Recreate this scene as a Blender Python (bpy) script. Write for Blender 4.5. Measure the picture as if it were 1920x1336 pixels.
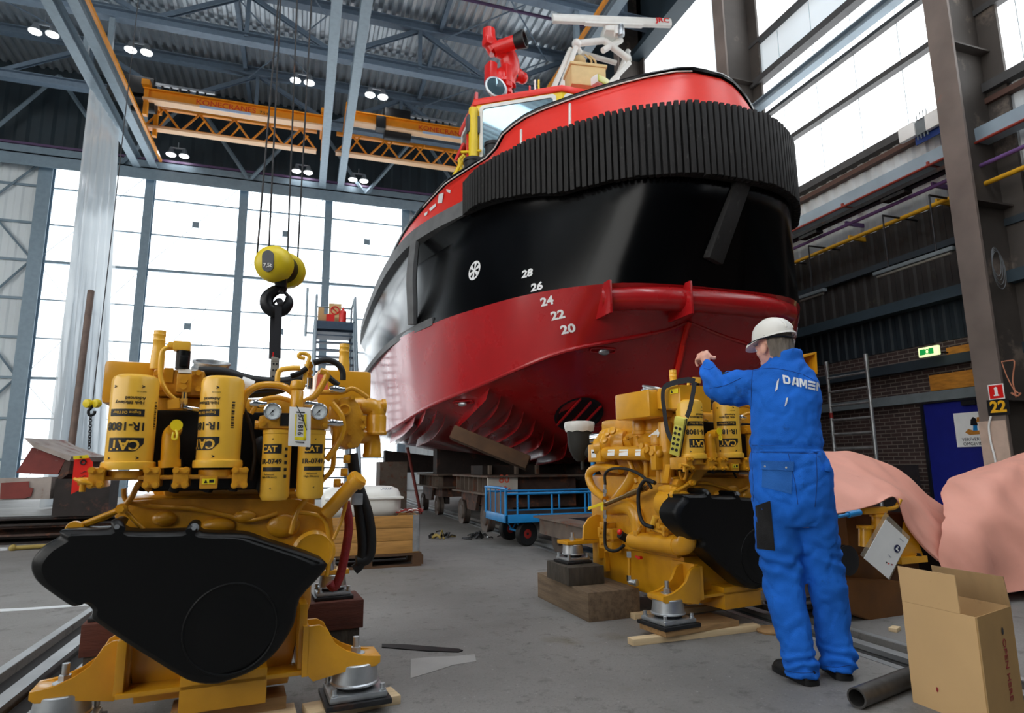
import bpy, bmesh, math, random
from math import sin, cos, pi, radians as R
from mathutils import Vector, Matrix, noise
from mathutils.bvhtree import BVHTree
random.seed(7)
SC = bpy.context.scene
COL = SC.collection
for _o in list(bpy.data.objects):
    bpy.data.objects.remove(_o)

# ------------------------------------------------------------------ camera
# world: X across the hall to the right wall, Y along the hall, Z up; the camera stands at the origin, 1.1 m up
F_PX, PITCH, ROLL, YAW, CAM_H = 1176.54, 0.171470540, -0.00940271369, 0.322895, 1.1
_c, _s = cos(ROLL), sin(ROLL)
def _rz(v): return (_c*v[0]-_s*v[1], _s*v[0]+_c*v[1], v[2])
UPC, FWC, RTC = _rz((0, -cos(PITCH), sin(PITCH))), _rz((0, sin(PITCH), cos(PITCH))), _rz((1, 0, 0))
def _to_world(v):
    x, y, z = (sum(a*b for a, b in zip(v, w)) for w in (RTC, FWC, UPC))
    return Vector((x*cos(YAW)+y*sin(YAW), -x*sin(YAW)+y*cos(YAW), z))
CAM_P = Vector((0, 0, CAM_H))
def ray(px, py): return _to_world((px-960, py-668, F_PX))
def hit(px, py, p, n):
    d = ray(px, py); n = Vector(n)
    return CAM_P + d*((Vector(p)-CAM_P).dot(n)/d.dot(n))
def V(px, py, v): return hit(px, py, (0, v, 0), (0, 1, 0))
def U(px, py, u): return hit(px, py, (u, 0, 0), (1, 0, 0))
def Z(px, py, z=0.0): return hit(px, py, (0, 0, z), (0, 0, 1))
cam = bpy.data.objects.new('camera', bpy.data.cameras.new('camera'))
COL.objects.link(cam)
_x, _y, _z = _to_world((1, 0, 0)), _to_world((0, -1, 0)), _to_world((0, 0, -1))
_m = Matrix(((_x.x, _y.x, _z.x, 0), (_x.y, _y.y, _z.y, 0), (_x.z, _y.z, _z.z, CAM_H), (0, 0, 0, 1)))
cam.matrix_world = _m
cam.data.sensor_width = 36.0
cam.data.lens = F_PX/1920*36
cam.data.clip_end = 300
cam.data.dof.use_dof = True
cam.data.dof.focus_distance = 4.6
cam.data.dof.aperture_fstop = 3.2
SC.camera = cam

# ------------------------------------------------------------------ light and exposure
world = bpy.data.worlds.new('overcast_sky'); SC.world = world
world.use_nodes = True
_bg = world.node_tree.nodes['Background']
_bg.inputs[0].default_value = (0.90, 0.96, 1.0, 1)
_bg.inputs[1].default_value = 1.0
SC.view_settings.view_transform = 'Standard'
SC.view_settings.look = 'None'
SC.view_settings.gamma = 1.0
SC.view_settings.exposure = 0.1
GLOW_BACK, GLOW_RIGHT, GLOW_DOOR, GLOW_ROOF = 2.2, 2.2, 3.0, 7.0      # daylight through the translucent panels; added fill from the roof

# ------------------------------------------------------------------ helpers
def tag(o, label=None, cat=None, group=None, kind=None):
    if label: o['label'] = label
    if cat: o['category'] = cat
    if group: o['group'] = group
    if kind: o['kind'] = kind
    return o
def thing(name, label, cat, loc=(0, 0, 0), rz=0.0, group=None):
    o = bpy.data.objects.new(name, None)
    o.empty_display_size = 0.1
    COL.objects.link(o)
    o.location = loc; o.rotation_euler = (0, 0, rz)
    return tag(o, label, cat, group)
def wmat(o):
    m = Matrix.LocRotScale(o.location, o.rotation_euler, o.scale)
    return wmat(o.parent) @ m if o.parent else m
def dup(root, loc=None, rz=None, label=None, group=None):
    def rec(o, p):
        c = o.copy(); COL.objects.link(c); c.parent = p
        for ch in [q for q in bpy.data.objects if q.parent == o]: rec(ch, c)
        return c
    r = rec(root, None)
    if loc is not None: r.location = loc
    if rz is not None: r.rotation_euler = (0, 0, rz)
    if label: r['label'] = label
    if group: r['group'] = group
    return r

class MB:
    """collects shapes in one bmesh; build() links them as one object"""
    def __init__(s, M=None):
        s.b = bmesh.new(); s.M = M
    def _x(s, vs, M):
        if M is not None:
            for v in vs: v.co = M @ v.co
        if s.M is not None:
            for v in vs: v.co = s.M @ v.co
    def raw(s, vs, fs, M=None, mi=0):
        vv = [s.b.verts.new(v) for v in vs]; out = []
        for f in fs:
            try:
                q = s.b.faces.new([vv[i] for i in f]); q.material_index = mi; out.append(q)
            except ValueError: pass
        s._x(vv, M); return vv, out
    def box(s, lo, hi, bev=0.0, M=None, mi=0):
        lo = Vector(lo); hi = Vector(hi)
        lo, hi = Vector([min(a, b) for a, b in zip(lo, hi)]), Vector([max(a, b) for a, b in zip(lo, hi)])
        vs = [(x, y, z) for z in (lo.z, hi.z) for y in (lo.y, hi.y) for x in (lo.x, hi.x)]
        fs = [(0, 2, 3, 1), (4, 5, 7, 6), (0, 1, 5, 4), (2, 6, 7, 3), (0, 4, 6, 2), (1, 3, 7, 5)]
        if bev <= 0: return s.raw(vs, fs, M, mi)
        t = bmesh.new(); vv = [t.verts.new(v) for v in vs]
        for f in fs: t.faces.new([vv[i] for i in f])
        bmesh.ops.bevel(t, geom=list(t.edges), offset=min(bev, 0.49*min(hi-lo)), segments=2, profile=0.6, affect='EDGES')
        s._merge(t, M, mi)
    def cbox(s, c, size, bev=0.0, rz=0.0, M=None, mi=0):
        h = Vector(size)/2
        T = Matrix.Translation(c) @ Matrix.Rotation(rz, 4, 'Z')
        s.box(-h, h, bev, (M @ T) if M is not None else T, mi)
    def _merge(s, t, M=None, mi=0):
        t.verts.index_update()
        vs = [v.co.copy() for v in t.verts]; fs = [[v.index for v in f.verts] for f in t.faces]
        t.free(); return s.raw(vs, fs, M, mi)
    def cyl(s, p0, p1, r0, r1=None, n=20, cap=True, mi=0):
        return s.tube([p0, p1], [r0, r0 if r1 is None else r1], n, cap=cap, smooth=0, mi=mi)
    def tube(s, pts, r, n=10, cap=True, smooth=4, closed=False, mi=0, flat=1.0):
        pts = [Vector(p) for p in pts]
        rs = list(r) if hasattr(r, '__len__') else [r]*len(pts)
        if smooth and len(pts) > 2: pts, rs = spline(pts, rs, smooth, closed)
        k = len(pts); rings = []; prev = None
        for i, p in enumerate(pts):
            a = pts[i-1] if (i or closed) else p; c = pts[(i+1) % k] if (i < k-1 or closed) else p
            t = (c-a)
            if t.length < 1e-9: t = Vector((0, 0, 1))
            t.normalize()
            if prev is None:
                up = Vector((0, 0, 1)) if abs(t.z) < 0.9 else Vector((1, 0, 0))
                nx = t.cross(up).normalized()
            else:
                nx = prev - t*prev.dot(t)
                nx = nx.normalized() if nx.length > 1e-6 else t.orthogonal().normalized()
            prev = nx; ny = t.cross(nx)
            rings.append([p + nx*(cos(2*pi*j/n)*rs[i]) + ny*(sin(2*pi*j/n)*rs[i]*flat) for j in range(n)])
        vs = [q for rg in rings for q in rg]; fs = []
        for i in range(k if closed else k-1):
            i2 = (i+1) % k
            for j in range(n):
                j2 = (j+1) % n
                fs.append((i*n+j, i*n+j2, i2*n+j2, i2*n+j))
        if cap and not closed:
            fs.append(tuple(reversed(range(n)))); fs.append(tuple((k-1)*n+j for j in range(n)))
        return s.raw(vs, fs, None, mi)
    def lathe(s, prof, p=(0, 0, 0), axis=(0, 0, 1), n=28, mi=0, scale=(1, 1), cap=True):
        ax = Vector(axis).normalized(); x = ax.orthogonal().normalized(); y = ax.cross(x); p = Vector(p)
        vs = []; fs = []
        for r, h in prof:
            for j in range(n):
                a = 2*pi*j/n
                vs.append(p + ax*h + x*(cos(a)*r*scale[0]) + y*(sin(a)*r*scale[1]))
        for i in range(len(prof)-1):
            for j in range(n):
                j2 = (j+1) % n
                fs.append((i*n+j, i*n+j2, (i+1)*n+j2, (i+1)*n+j))
        if cap: fs.append(tuple(reversed(range(n)))); fs.append(tuple((len(prof)-1)*n+j for j in range(n)))
        return s.raw(vs, fs, None, mi)
    def prism(s, poly, off, M=None, mi=0, bev=0.0):
        """poly: coplanar 3D points, extruded by the vector off"""
        poly = [Vector(p) for p in poly]; off = Vector(off); n = len(poly)
        vs = poly + [p+off for p in poly]
        fs = [tuple(reversed(range(n))), tuple(range(n, 2*n))] + [(i, (i+1) % n, n+(i+1) % n, n+i) for i in range(n)]
        if bev <= 0: return s.raw(vs, fs, M, mi)
        t = bmesh.new(); vv = [t.verts.new(v) for v in vs]
        ff = [t.faces.new([vv[i] for i in f]) for f in fs]
        ed = set(ff[0].edges) | set(ff[1].edges)
        bmesh.ops.bevel(t, geom=list(ed), offset=bev, segments=2, profile=0.6, affect='EDGES')
        s._merge(t, M, mi)
    def ball(s, c, r, n=14, mi=0, M=None):
        rr = Vector(r) if hasattr(r, '__len__') else Vector((r, r, r))
        t = bmesh.new(); bmesh.ops.create_uvsphere(t, u_segments=n, v_segments=max(6, n//2+1), radius=1)
        T = Matrix.Translation(c) @ Matrix.Diagonal((*rr, 1))
        s._merge(t, (M @ T) if M is not None else T, mi)
    def hexbolt(s, p, axis, r, h, n=6, mi=0):
        p = Vector(p); ax = Vector(axis).normalized()
        s.cyl(p, p+ax*h*0.25, r*1.35, n=16, mi=mi); s.cyl(p+ax*h*0.25, p+ax*h, r, n=n, mi=mi)
    def loft(s, rows, cap=False, closed=False, mi=0, mif=None):
        n = len(rows[0]); vs = [Vector(p) for r_ in rows for p in r_]; fs = []; ms = []
        for i in range(len(rows)-1):
            for j in range(n if closed else n-1):
                j2 = (j+1) % n
                fs.append((i*n+j, i*n+j2, (i+1)*n+j2, (i+1)*n+j))
        if cap: fs.append(tuple(reversed(range(n)))); fs.append(tuple((len(rows)-1)*n+j for j in range(n)))
        return s.raw(vs, fs, None, mi)
    def text(s, txt, M, size=1.0, thick=0.002, bold=0.0, align='CENTER', mi=0, f=None, sx=1.0, spacing=1.0):
        """lettering in the XY plane of M, facing its +Z"""
        vs, fs = text_mesh(txt, size, thick, bold, align, spacing)
        vs = [Vector((v.x*sx, v.y, v.z)) for v in vs]
        if f: vs = [f(v) for v in vs]
        return s.raw(vs, fs, M, mi)
    def build(s, name, m, parent=None, world=True, smooth=40, label=None, weld=0.0):
        me = bpy.data.meshes.new(name)
        if weld: bmesh.ops.remove_doubles(s.b, verts=s.b.verts, dist=weld)
        bmesh.ops.recalc_face_normals(s.b, faces=s.b.faces)
        if parent is not None and world:
            inv = wmat(parent).inverted()
            for v in s.b.verts: v.co = inv @ v.co
        s.b.to_mesh(me); s.b.free()
        for q in (m if isinstance(m, (list, tuple)) else [m]): me.materials.append(q)
        if smooth:
            me.polygons.foreach_set('use_smooth', [True]*len(me.polygons))
            me.set_sharp_from_angle(angle=R(smooth))
        o = bpy.data.objects.new(name, me); COL.objects.link(o)
        if parent is not None: o.parent = parent
        if label: o['label'] = label
        return o
def text_mesh(txt, size, thick, bold, align='CENTER', spacing=1.0):
    cu = bpy.data.curves.new('lettering', 'FONT'); cu.body = txt; cu.size = size; cu.extrude = thick/2
    cu.offset = bold; cu.align_x = align; cu.align_y = 'CENTER'; cu.resolution_u = 3; cu.space_character = spacing
    o = bpy.data.objects.new('lettering', cu); COL.objects.link(o)
    dg = bpy.context.evaluated_depsgraph_get()
    me = bpy.data.meshes.new_from_object(o.evaluated_get(dg))
    vs = [v.co.copy() for v in me.vertices]; fs = [tuple(p.vertices) for p in me.polygons]
    bpy.data.objects.remove(o); bpy.data.curves.remove(cu); bpy.data.meshes.remove(me)
    return vs, fs
def spline(pts, rs, k, closed=False):
    n = len(pts); op = []; orr = []
    for i in range(n if closed else n-1):
        g = lambda j: pts[j % n] if closed else pts[max(0, min(n-1, j))]
        p0, p1, p2, p3 = g(i-1), g(i), g(i+1), g(i+2)
        for t in range(k):
            q = t/k; q2 = q*q; q3 = q2*q
            op.append(0.5*((2*p1) + (p2-p0)*q + (2*p0-5*p1+4*p2-p3)*q2 + (3*p1-p0-3*p2+p3)*q3))
            orr.append(rs[i]*(1-q)+rs[(i+1) % n]*q)
    if not closed: op.append(pts[-1]); orr.append(rs[-1])
    return op, orr
def frame(o, x, y):
    """matrix with origin o, X axis x, Y axis y (roughly)"""
    x = Vector(x).normalized(); z = x.cross(Vector(y)).normalized(); y = z.cross(x); o = Vector(o)
    return Matrix(((x.x, y.x, z.x, o.x), (x.y, y.y, z.y, o.y), (x.z, y.z, z.z, o.z), (0, 0, 0, 1)))
def one(name, mb, m, label, cat, group=None, smooth=40):
    """a thing that is one mesh, its origin at its base"""
    vs = [v.co for v in mb.b.verts]
    lo = Vector([min(v[i] for v in vs) for i in range(3)]); hi = Vector([max(v[i] for v in vs) for i in range(3)])
    c = Vector(((lo.x+hi.x)/2, (lo.y+hi.y)/2, lo.z))
    for v in mb.b.verts: v.co -= c
    o = mb.build(name, m, None, smooth=smooth); o.location = c
    return tag(o, label, cat, group)
def struct(name, mb, m, parent=None, smooth=40):
    o = mb.build(name, m, parent, smooth=smooth)
    if parent is None: o['kind'] = 'structure'
    return o

# ------------------------------------------------------------------ materials
def lin(h):
    h = h.lstrip('#'); c = [int(h[i:i+2], 16)/255 for i in (0, 2, 4)]
    return tuple((x/12.92 if x <= 0.04045 else ((x+0.055)/1.055)**2.4) for x in c) + (1,)
def mat(name, col, rough=0.5, metal=0.0, var=0.12, vscale=6.0, bump=0.0, bscale=60.0, coat=0.0, col2=None, spec=0.5,
        wear=None, wamt=0.5, wscale=3.0, stretch=(1, 1, 1), rvar=0.0, emit=0.0, trans=0.0, alpha=1.0):
    m = bpy.data.materials.new(name); m.use_nodes = True
    nt = m.node_tree; P = nt.nodes['Principled BSDF']; L = nt.links
    a = lin(col); b = lin(col2) if col2 else tuple(max(0, x*(1-var)) for x in a[:3])+(1,)
    tc = nt.nodes.new('ShaderNodeTexCoord'); mp = nt.nodes.new('ShaderNodeMapping'); mp.inputs['Scale'].default_value = stretch
    L.new(tc.outputs['Object'], mp.inputs['Vector'])
    nz = nt.nodes.new('ShaderNodeTexNoise'); nz.inputs['Scale'].default_value = vscale; nz.inputs['Detail'].default_value = 6
    L.new(mp.outputs[0], nz.inputs['Vector'])
    mx = nt.nodes.new('ShaderNodeMix'); mx.data_type = 'RGBA'; mx.inputs[6].default_value = a; mx.inputs[7].default_value = b
    rp = nt.nodes.new('ShaderNodeValToRGB'); rp.color_ramp.elements[0].position = 0.38; rp.color_ramp.elements[1].position = 0.66
    L.new(nz.outputs[0], rp.inputs[0]); L.new(rp.outputs[0], mx.inputs[0])
    out = mx.outputs[2]
    if wear:
        n2 = nt.nodes.new('ShaderNodeTexNoise'); n2.inputs['Scale'].default_value = wscale; n2.inputs['Detail'].default_value = 9
        n2.inputs['Roughness'].default_value = 0.7
        L.new(mp.outputs[0], n2.inputs['Vector'])
        r2 = nt.nodes.new('ShaderNodeValToRGB'); e = r2.color_ramp.elements
        e[0].position = 0.68-0.3*wamt; e[1].position = e[0].position+0.10
        L.new(n2.outputs[0], r2.inputs[0])
        m2 = nt.nodes.new('ShaderNodeMix'); m2.data_type = 'RGBA'; m2.inputs[7].default_value = lin(wear)
        L.new(r2.outputs[0], m2.inputs[0]); L.new(out, m2.inputs[6]); out = m2.outputs[2]
    L.new(out, P.inputs['Base Color'])
    P.inputs['Roughness'].default_value = rough; P.inputs['Metallic'].default_value = metal
    P.inputs['Specular IOR Level'].default_value = spec
    P.inputs['Coat Weight'].default_value = coat; P.inputs['Coat Roughness'].default_value = 0.12
    P.inputs['Transmission Weight'].default_value = trans; P.inputs['Alpha'].default_value = alpha
    if rvar:
        mr = nt.nodes.new('ShaderNodeMapRange'); mr.inputs[3].default_value = max(0.02, rough-rvar); mr.inputs[4].default_value = min(1, rough+rvar)
        L.new(nz.outputs[0], mr.inputs[0]); L.new(mr.outputs[0], P.inputs['Roughness'])
    if bump:
        n3 = nt.nodes.new('ShaderNodeTexNoise'); n3.inputs['Scale'].default_value = bscale; n3.inputs['Detail'].default_value = 4
        L.new(mp.outputs[0], n3.inputs['Vector'])
        bp = nt.nodes.new('ShaderNodeBump'); bp.inputs['Strength'].default_value = bump; bp.inputs['Distance'].default_value = 0.02
        L.new(n3.outputs[0], bp.inputs['Height']); L.new(bp.outputs[0], P.inputs['Normal'])
    if emit:
        P.inputs['Emission Color'].default_value = a; P.inputs['Emission Strength'].default_value = emit
    return m
M = {}
def mk(key, *a, **k): M[key] = mat(key, *a, **k); return M[key]
mk('engine_yellow', 'E0A01E', 0.32, var=0.10, vscale=9, coat=0.35, bump=0.03, bscale=30)
mk('filter_yellow', 'F3BC3C', 0.36, var=0.05, coat=0.2)
mk('cast_yellow', 'D99A20', 0.36, var=0.16, vscale=14, coat=0.3, bump=0.12, bscale=80)
mk('label_black', '0E0F12', 0.5, var=0.0)
mk('black_plastic', '040506', 0.42, var=0.2, bump=0.05, bscale=90, spec=0.3)
mk('rubber', '0B0C0E', 0.6, var=0.3, bump=0.06, bscale=120)
mk('steel', 'B9BDC0', 0.32, metal=1.0, var=0.2, vscale=18)
mk('zinc', 'C9CED2', 0.4, metal=0.9, var=0.25, vscale=12, bump=0.03)
mk('chrome', 'D8DADC', 0.14, metal=1.0, var=0.05)
mk('dark_steel', '3A3A3C', 0.5, metal=0.7, var=0.4, vscale=6, wear='5A4034', wamt=0.35)
mk('white', 'F1F1EE', 0.45, var=0.05)
mk('white_paint', 'E9E8E2', 0.4, var=0.06, coat=0.2)
mk('red', 'E3201B', 0.35, var=0.06, coat=0.3)
mk('tag_red', 'F2281C', 0.5, var=0.05)
mk('cloth_orange', 'E8694F', 0.6, var=0.1)
mk('yellow', 'F2D417', 0.4, var=0.06, coat=0.2)
mk('label_yellow', 'F2DC1E', 0.5, var=0.0)
mk('blue_paint', '1D86C9', 0.4, var=0.12, coat=0.15, wear='0C4468', wamt=0.2, wscale=8)
mk('gear_ochre', '6E4418', 0.55, var=0.3, vscale=5)  # ochre darkened so the colour holds the shade under the tarpaulin
mk('wood', 'A98458', 0.75, var=0.3, vscale=3, stretch=(1, 14, 14), bump=0.15, bscale=20)
mk('wood_y', 'B89468', 0.75, var=0.28, vscale=3, stretch=(14, 1, 14), bump=0.15, bscale=20)
mk('pale_wood', 'DDC39A', 0.7, var=0.18, vscale=3, stretch=(1, 12, 12), bump=0.08, bscale=20)
mk('dark_wood', '4A4238', 0.85, var=0.45, vscale=4, stretch=(6, 6, 1.5), bump=0.3, bscale=18)
mk('grey_wood', '7A6650', 0.85, var=0.4, vscale=3, stretch=(10, 1, 10), bump=0.3, bscale=16)
mk('red_wood', '5C2E20', 0.8, var=0.35, vscale=3, stretch=(1, 10, 10), bump=0.2, bscale=16)
mk('cardboard', 'CFAA78', 0.85, var=0.08, vscale=2.5, wear='A98153', wamt=0.28, wscale=3)
mk('tarp', 'F6AD98', 0.5, var=0.12, vscale=2.2, bump=0.12, bscale=5, wear='DE9280', wamt=0.25, wscale=2.4)
mk('rust', '4E3A32', 0.8, var=0.45, vscale=5, wear='7D4A30', wamt=0.5, wscale=4, bump=0.2, bscale=25)
mk('rust_dark', '2B2320', 0.8, var=0.4, vscale=5, wear='553327', wamt=0.4, wscale=4, bump=0.15, bscale=25)
mk('rust_grey', '6E6055', 0.75, var=0.35, vscale=4, wear='6A3F2B', wamt=0.5, wscale=5, bump=0.15, bscale=25)
mk('crane_orange', 'F39A1A', 0.42, var=0.08, coat=0.1)
mk('galv', '9FB0BC', 0.5, metal=0.25, var=0.15, vscale=2)
mk('roof_steel', '7E8E9A', 0.55, var=0.15, vscale=2, metal=0.15)
mk('dark_beam', '2A353D', 0.6, var=0.25, vscale=2)
# ------------------------------------------------------------------ hall materials
def concrete():
    m = bpy.data.materials.new('concrete_floor'); m.use_nodes = True
    nt = m.node_tree; P = nt.nodes['Principled BSDF']; L = nt.links
    tc = nt.nodes.new('ShaderNodeTexCoord')
    def nz(sc, det, ro=0.6):
        n = nt.nodes.new('ShaderNodeTexNoise'); n.inputs['Scale'].default_value = sc; n.inputs['Detail'].default_value = det
        n.inputs['Roughness'].default_value = ro; L.new(tc.outputs['Object'], n.inputs['Vector']); return n
    def ramp(n, p0, p1):
        r = nt.nodes.new('ShaderNodeValToRGB'); r.color_ramp.elements[0].position = p0; r.color_ramp.elements[1].position = p1
        L.new(n.outputs[0], r.inputs[0]); return r
    def mix(a, b, fac):
        x = nt.nodes.new('ShaderNodeMix'); x.data_type = 'RGBA'
        for i, q in ((6, a), (7, b)):
            if isinstance(q, tuple): x.inputs[i].default_value = q
            else: L.new(q, x.inputs[i])
        L.new(fac, x.inputs[0]); return x.outputs[2]
    a = mix(lin('6F6D6A'), lin('8B8885'), ramp(nz(0.55, 8), 0.35, 0.68).outputs[0])
    a = mix(a, lin('55524F'), ramp(nz(2.2, 9, 0.72), 0.58, 0.72).outputs[0])
    a = mix(a, lin('4A4744'), ramp(nz(7, 8, 0.75), 0.56, 0.70).outputs[0])
    a = mix(a, lin('B5B1AB'), ramp(nz(26, 6, 0.85), 0.60, 0.70).outputs[0])
    a = mix(a, lin('4E4B48'), ramp(nz(60, 4, 0.85), 0.57, 0.67).outputs[0])
    a = mix(a, lin('5A5138'), ramp(nz(0.8, 6, 0.6), 0.62, 0.76).outputs[0])
    L.new(a, P.inputs['Base Color'])
    rr = nt.nodes.new('ShaderNodeMapRange'); rr.inputs[3].default_value = 0.42; rr.inputs[4].default_value = 0.8
    L.new(nz(1.4, 6).outputs[0], rr.inputs[0]); L.new(rr.outputs[0], P.inputs['Roughness'])
    b = nt.nodes.new('ShaderNodeBump'); b.inputs['Strength'].default_value = 0.35; b.inputs['Distance'].default_value = 0.01
    L.new(nz(70, 6, 0.75).outputs[0], b.inputs['Height']); L.new(b.outputs[0], P.inputs['Normal'])
    return m
M['concrete'] = concrete()
M['roof_steel'] = mat('roof_sheet', 'D5DEE5', 0.3, metal=0.65, var=0.12, vscale=2)
def pane_mat(name, col, strength):
    """milky daylight panel: lit from behind by the sky"""
    m = bpy.data.materials.new(name); m.use_nodes = True
    nt = m.node_tree; P = nt.nodes['Principled BSDF']; L = nt.links
    P.inputs['Base Color'].default_value = lin('DDE6EC'); P.inputs['Roughness'].default_value = 0.4
    P.inputs['Emission Color'].default_value = lin(col); P.inputs['Emission Strength'].default_value = strength
    return m
M['pane'] = pane_mat('daylight_pane', 'F4FBFF', GLOW_BACK)
M['pane_right'] = pane_mat('daylight_pane_side', 'FAFDFF', GLOW_RIGHT)
M['pane_dull'] = pane_mat('daylight_pane_dull', 'C4CCD0', 0.55)
M['pane_door'] = pane_mat('daylight_gate_pane', 'FFFBF4', GLOW_DOOR)
mk('panel_grey', 'E6EEF2', 0.55, var=0.08, vscale=0.6)  # pale panels, lightened in colour for the daylight coming through them
mk('dark_clad', '24333C', 0.6, var=0.25, vscale=1.2)
mk('brown_clad', '2C2724', 0.7, var=0.35, vscale=1.5, wear='4E4A3C', wamt=0.25, wscale=1.2)  # dark paint, with the shade on the lower wall also in the colour
mk('blue_clad', '1E2A32', 0.65, var=0.25, vscale=2)
mk('light_clad', 'D2D6D8', 0.5, var=0.2, vscale=2)
mk('column_paint', '4B443F', 0.6, var=0.25, vscale=1.5, wear='75685E', wamt=0.3, wscale=1.3)
mk('column_paint_lit', '7D7068', 0.55, var=0.3, vscale=1.2, wear='8E5B4C', wamt=0.25, wscale=1.0)  # same column paint, lightened in colour for the light on the flange
mk('lintel_grey', '737B7E', 0.6, var=0.15)
mk('ply', 'C9842A', 0.7, var=0.3, vscale=3, stretch=(1, 2, 9), wear='8E5A1C', wamt=0.25)
mk('door_blue', '16207C', 0.45, var=0.08)
mk('purlin', '4C4B4B', 0.5, var=0.2)
def brick_mat():
    m = bpy.data.materials.new('brick'); m.use_nodes = True
    nt = m.node_tree; P = nt.nodes['Principled BSDF']; L = nt.links
    tc = nt.nodes.new('ShaderNodeTexCoord'); mp = nt.nodes.new('ShaderNodeMapping'); mp.inputs['Rotation'].default_value = (0, R(90), R(90))
    sep = nt.nodes.new('ShaderNodeSeparateXYZ'); cmb = nt.nodes.new('ShaderNodeCombineXYZ')
    L.new(tc.outputs['Object'], sep.inputs[0]); L.new(sep.outputs[1], cmb.inputs[0]); L.new(sep.outputs[2], cmb.inputs[1])
    b = nt.nodes.new('ShaderNodeTexBrick'); b.inputs['Scale'].default_value = 1.0
    b.inputs['Brick Width'].default_value = 0.23; b.inputs['Row Height'].default_value = 0.075; b.inputs['Mortar Size'].default_value = 0.009
    b.inputs['Color1'].default_value = lin('43302C'); b.inputs['Color2'].default_value = lin('352725'); b.inputs['Mortar'].default_value = lin('6E645D')
    L.new(cmb.outputs[0], b.inputs['Vector']); L.new(b.outputs['Color'], P.inputs['Base Color']); P.inputs['Roughness'].default_value = 0.85
    return m
M['brick'] = brick_mat()

UW, UL, VB, VF, ZR = 11.0, -26.0, 30.0, -9.0, 18.4       # right wall, left wall, back wall, wall behind the camera, roof
# ------------------------------------------------------------------ floor, with the slots of the sunken rails
slots = []
for nm, ua, ub in (('left', -1.50, -1.14), ('middle', 3.16, 3.52), ('right', 7.45, 7.75)): slots.append((ua, ub))
mb = MB(); e = UL
for ua, ub in slots + [(UW+0.4, 0)]:
    mb.box((e, VF, -0.3), (ua, VB+0.3, 0)); e = ub
for ua, ub in slots: mb.box((ua, VF, -0.3), (ub, VB+0.3, -0.13))
struct('floor', mb, M['concrete'])
mk('rail_top', 'A9ACAE', 0.4, metal=0.5, var=0.25, vscale=3)
mk('slot_shade', '15110F', 0.8, var=0.3)
for i, (ua, ub) in enumerate(slots):
    mb = MB(); c = (ua+ub)/2
    prof = [(c-0.075, -0.13), (c+0.075, -0.13), (c+0.075, -0.11), (c+0.02, -0.10), (c+0.02, -0.04), (c+0.04, -0.025), (c+0.04, 0.004), (c-0.04, 0.004), (c-0.04, -0.025), (c-0.02, -0.04), (c-0.02, -0.10), (c-0.075, -0.11)]
    mb.prism([(x, VF+0.1, z) for x, z in prof], (0, VB-VF-0.2, 0))
    tr = struct('trim_%d' % (i+1), mb, M['rail_top'])
    k = MB(); k.box((ua, VF+.1, -.125), (c-.041, VB-.1, -.05)); k.box((c+.041, VF+.1, -.125), (ub, VB-.1, -.05)); k.build('groove_shade', M['slot_shade'], tr)  # black boxes put into the slot for the shade down there
    for w, x in ((0.055, ua-0.03), (0.05, ub+0.03)):
        k = MB(); k.box((x-w/2, VF+0.1, -0.1), (x+w/2, VB-0.1, 0.003)); k.build('edge_strip', M['rail_top'], tr)

# ------------------------------------------------------------------ back wall: steel frame with milky panes
POSTS = [-10.75, -6.85, -3.02, 0.75, 4.45]
ZG = 14.0
TRANS = [1.5, 3.12, 4.75, 6.40, 8.02, 9.64, 11.27, 12.9]
mk('post_steel', '8296A4', 0.5, var=0.12, metal=0.2)
for i in range(4):
    a, b = POSTS[i], POSTS[i+1]
    mb = MB(); mb.box((a+0.12, VB+0.02, 0.15), (b-0.12, VB+0.06, ZG-0.05))
    w = struct('window_%d' % (i+1), mb, M['pane'])
    k = MB()
    for z in TRANS:
        t = 0.055 if z in (4.75, 9.64) else 0.024
        k.box((a+0.1, VB-0.06-t, z-t), (b-0.1, VB+0.019, z+t))
    k.build('transom', M['post_steel'], w)
    k = MB(); c = (a+b)/2
    for z0, z1 in ((9.72, ZG), (4.83, 9.56), (0.2, 4.67)):
        for x0, x1 in ((a+0.15, b-0.15), (b-0.15, a+0.15)):
            k.cyl((x0, VB-0.16, z0+0.1), (x1, VB-0.16, z1-0.1), 0.013, n=6)
        k.box((c-0.14, VB-0.18, (z0+z1)/2-0.14), (c+0.14, VB-0.14, (z0+z1)/2+0.14))
    k.build('wind_brace', M['post_steel'], w)
for i, p in enumerate(POSTS):
    mb = MB(); t = 0.17 if i else 0.26
    mb.box((p-t, VB-0.32, 0), (p+t, VB-0.29, ZG)); mb.box((p-0.02, VB-0.3, 0), (p+0.02, VB, ZG)); mb.box((p-t, VB-0.02, 0), (p+t, VB+0.05, ZG))
    struct('trim_%d' % (4+i), mb, M['post_steel'])
def corrugated(u0, u1, v, z0, z1, pitch, dep, along='u'):
    mb = MB(); n = int(abs(u1-u0)/pitch); vs = []
    for i in range(n):
        x = u0+(u1-u0)*i/n; w = (u1-u0)/n
        for q, d in ((0, 0), (0.36, 0), (0.5, dep), (0.86, dep)): vs.append((x+w*q, d))
    vs.append((u1, 0))
    if along == 'u': rows = [[(x, v-d, z) for x, d in vs] for z in (z0, z1)]
    elif along == 'v': rows = [[(v-d, x, z) for x, d in vs] for z in (z0, z1)]
    else: rows = [[(x, y, v-d) for x, d in vs] for y in (z0, z1)]
    mb.loft(rows); return mb
mb = corrugated(UL, POSTS[0]-0.2, VB, 0, ZG, 0.55, 0.04); mb.box((UL, VB+0.005, 0), (POSTS[0]-0.2, VB+0.2, ZG)); wl = struct('wall_back', mb, M['panel_grey'], smooth=0)
k = MB()
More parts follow.
